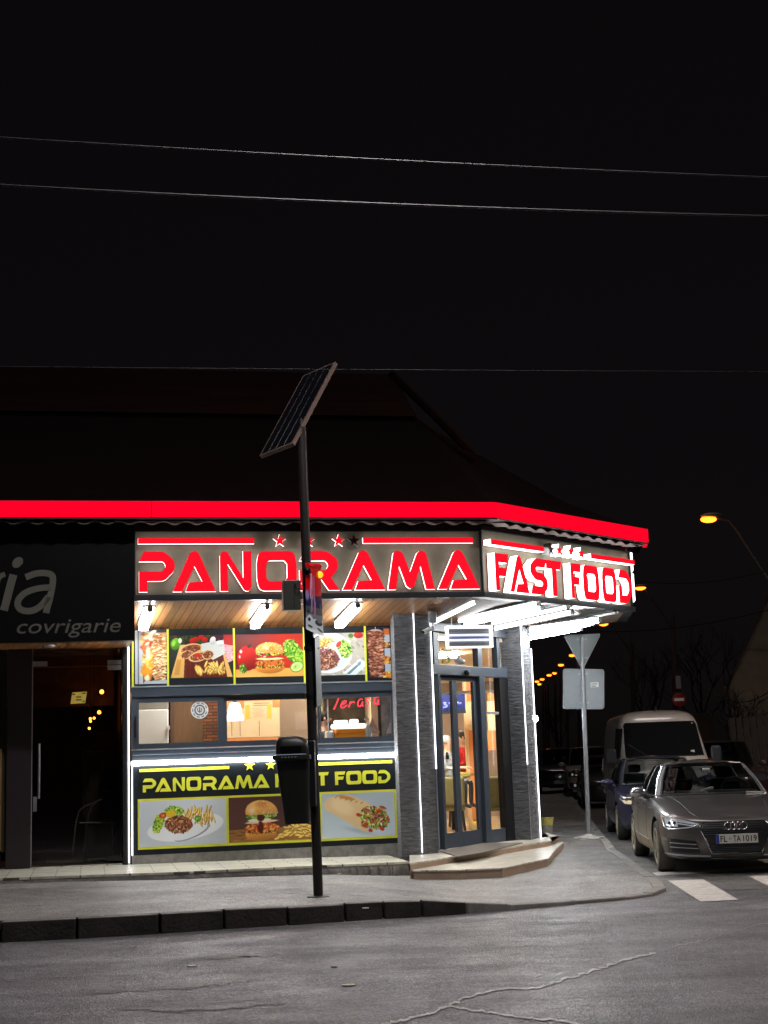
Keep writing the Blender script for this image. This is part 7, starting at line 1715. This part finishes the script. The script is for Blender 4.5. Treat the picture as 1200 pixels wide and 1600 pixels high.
def bare_tree(base,h,label,seed,spread=.5,twigs=2):
    rr=random.Random(seed); e=empty('bare_tree',base,label,'tree'); bt=MB(); bc=MB()
    bt.tube([base,base+Vector((.1,0,h*.2)),base+Vector((.05,.1,h*.42))],[.12,.1,.08],7)
    def br(p,d,L,r,lv):
        q=p+d*L*.5+Vector((rr.uniform(-.1,.1),rr.uniform(-.1,.1),0))*L; q2=p+d*L; bc.tube([p,q,q2],[r,r*.8,r*.55],5,cap=False)
        if lv==0: return
        for _ in range(3 if lv>1 else 4):
            nd=(d+Vector((rr.uniform(-1,1)*spread*1.6,rr.uniform(-1,1)*spread*1.6,rr.uniform(-.3,.6)))).normalized(); br(p.lerp(q2,rr.uniform(.4,1)),nd,L*.62,r*.5,lv-1)
    for _ in range(5): br(base+Vector((.05,.08,h*rr.uniform(.25,.42))),Vector((rr.uniform(-.7,.7),rr.uniform(-.7,.7),1)).normalized(),h*.3,.055,4)
    bt.build('trunk',M['bark'],e,smooth=True); bc.build('crown',M['bark'],e)
    return e
bare_tree(Vector((at(1150,1120,41).x,41.2,0)),3.9,'leafless shrubby tree in front of the tan house wall',3)
bare_tree(Vector((at(1010,1120,80).x,80,0)),8.5,'bare tree far behind the white van',5)
bare_tree(Vector((at(1095,1120,70).x,70,0)),9.0,'tall bare tree left of the tan house',8)
bare_tree(Vector((at(868,1120,120).x,120,0)),7,'bare tree far down the street under the row of lamps',9)

# ------------------------------------------------------------------ people
def person(loc,rz,label,cloth,s=1.0,pose='stand',beard=False,hood=None,name='person',legs=True):
    e=empty(name,loc,label,'person',rz=rz)
    V_=[];E_=[];Rr=[]
    def v(p,r,par=None): V_.append(Vector(p)*s); Rr.append((r[0]*s,r[1]*s) if isinstance(r,tuple) else (r*s,r*s)); 
    def add(p,r,par):
        v(p,r); 
        if par is not None: E_.append((par,len(V_)-1))
        return len(V_)-1
    pel=add((0,0,.95),(.14,.11),None); wa=add((0,0,1.1),(.13,.10),pel); chs=add((.01,0,1.3),(.15,.115),wa); nk0=add((.0,0,1.43),(.085,.08),chs); nk=add((.01,0,1.5),.055,nk0)
    j=add((.03,0,1.56),(.07,.075),nk); hd=add((.02,0,1.66),(.078,.098),j); tp=add((.01,0,1.735),(.06,.07),hd)
    for sd in (1,-1):
        sh=add((0,sd*.17,1.41),.062,nk0); 
        if pose=='stand': el=add((.06,sd*.23,1.15),.046,sh); wr=add((.28,sd*.2,1.13),.03,el); hnd=add((.35,sd*.19,1.13),(.018,.038),wr); fd=Vector((1,0,-.15))
        else: el=add((.08,sd*.24,1.16),.046,sh); wr=add((.3,sd*.12,1.17),.03,el); hnd=add((.37,sd*.1,1.17),(.018,.038),wr); fd=Vector((1,-sd*.2,-.1))
        p=V_[hnd]/s
        for k in range(4):
            a=add(p+Vector((.045,sd*.0+(k-1.5)*.019,0)),.009,hnd); L=(.030,.036,.034,.026)[k]; c=add(p+Vector((.045+L,(k-1.5)*.02,-.008)),.008,a); add(p+Vector((.045+L*1.7,(k-1.5)*.02,-.026)),.007,c)
        a=add(p+Vector((.01,-sd*.04,.0)),.011,hnd); add(p+Vector((.045,-sd*.055,-.01)),.009,a)
        hp=add((0,sd*.09,.9),.085,pel)
        if pose=='stand': kn=add((.02,sd*.1,.5),.058,hp); an_=add((0,sd*.1,.09),.04,kn); to=add((.15,sd*.11,.04),.038,an_)
        else: kn=add((.42,sd*.12,.92),.062,hp); an_=add((.40,sd*.12,.5),.04,kn); to=add((.54,sd*.12,.46),.038,an_)
    me=bpy.data.meshes.new('body'); me.from_pydata([tuple(p) for p in V_],E_,[]); o=bpy.data.objects.new('body',me); col.objects.link(o)
    sk=o.modifiers.new('s','SKIN'); sk.use_smooth_shade=True
    for i,dv in enumerate(me.skin_vertices[0].data): dv.radius=Rr[i]; dv.use_root=(i==0)
    ss=o.modifiers.new('u','SUBSURF'); ss.levels=1; ss.render_levels=1
    m2=eval_mesh(o); bpy.data.objects.remove(o); m2.name='body'; m2.materials.clear()
    for mm in (M['skin'],cloth,M['cloth_dk']): m2.materials.append(mm)
    for p in m2.polygons:
        c=p.center/s; p.use_smooth=True
        p.material_index=0 if (c.z>1.47 or (c.x>.29 and c.z>1.0)) else (1 if c.z>.93 else 2)
    bo=bpy.data.objects.new('body',m2); col.objects.link(bo); bo.parent=e
    b=MB(); H=Vector((.02,0,1.655))
    def P3(x,y,z): return tuple((H+Vector((x,y,z)))*s)
    b.ball(P3(.097,0,-.01),(.018*s,.013*s,.024*s),8); b.ball(P3(.0,.08,-.0),(.02*s,.012*s,.03*s),8); b.ball(P3(.0,-.08,-.0),(.02*s,.012*s,.03*s),8); b.build('face_features',M['skin'],bo,local=True,smooth=True)
    b=MB(); b.ball(P3(.085,.03,.015),(.011*s,.012*s,.008*s),6); b.ball(P3(.085,-.03,.015),(.011*s,.012*s,.008*s),6); b.build('eyes',M['black'],bo,local=True)
    b=MB(); b.ball(P3(.088,0,-.05),(.01*s,.025*s,.006*s),6); b.build('mouth',mat('lips',(.35,.12,.1),.5),bo,local=True)
    b=MB(); b.ball(P3(-.022,0,.035),(.1*s,.09*s,.095*s),12); b.build('hair' if hood is None else 'hood',M['hair'] if hood is None else hood,bo,local=True,smooth=True)
    if beard: b=MB(); b.ball(P3(.045,0,-.075),(.062*s,.066*s,.045*s),10); b.build('beard',M['hair'],bo,local=True,smooth=True)
    return e
u_,z_=F.hit(505,1123,-1.15); q=F.p(u_,-1.15,.56); sc_=(z_-.56)/1.66
person(q,R(5),'bearded person in a dark top standing behind the counter, facing right behind the post',M['cloth_dk'],sc_,'stand',True)
q=at(697,1150,27.0); zz=at(697,1150,27.0).z; person(Vector((at(697,1150,26.7).x,26.7,fl0)),R(-30),'person in a striped pale hooded jacket sitting at the table inside the door',M['cloth_strip'],1.0 if True else 1,'sit',hood=M['cloth_strip'])
person(Vector((at(722,1150,28.1).x,28.1,fl0)),R(200),'person in dark clothes with a red top sitting beyond the door mullion',M['cloth_red'],1.05,'sit')
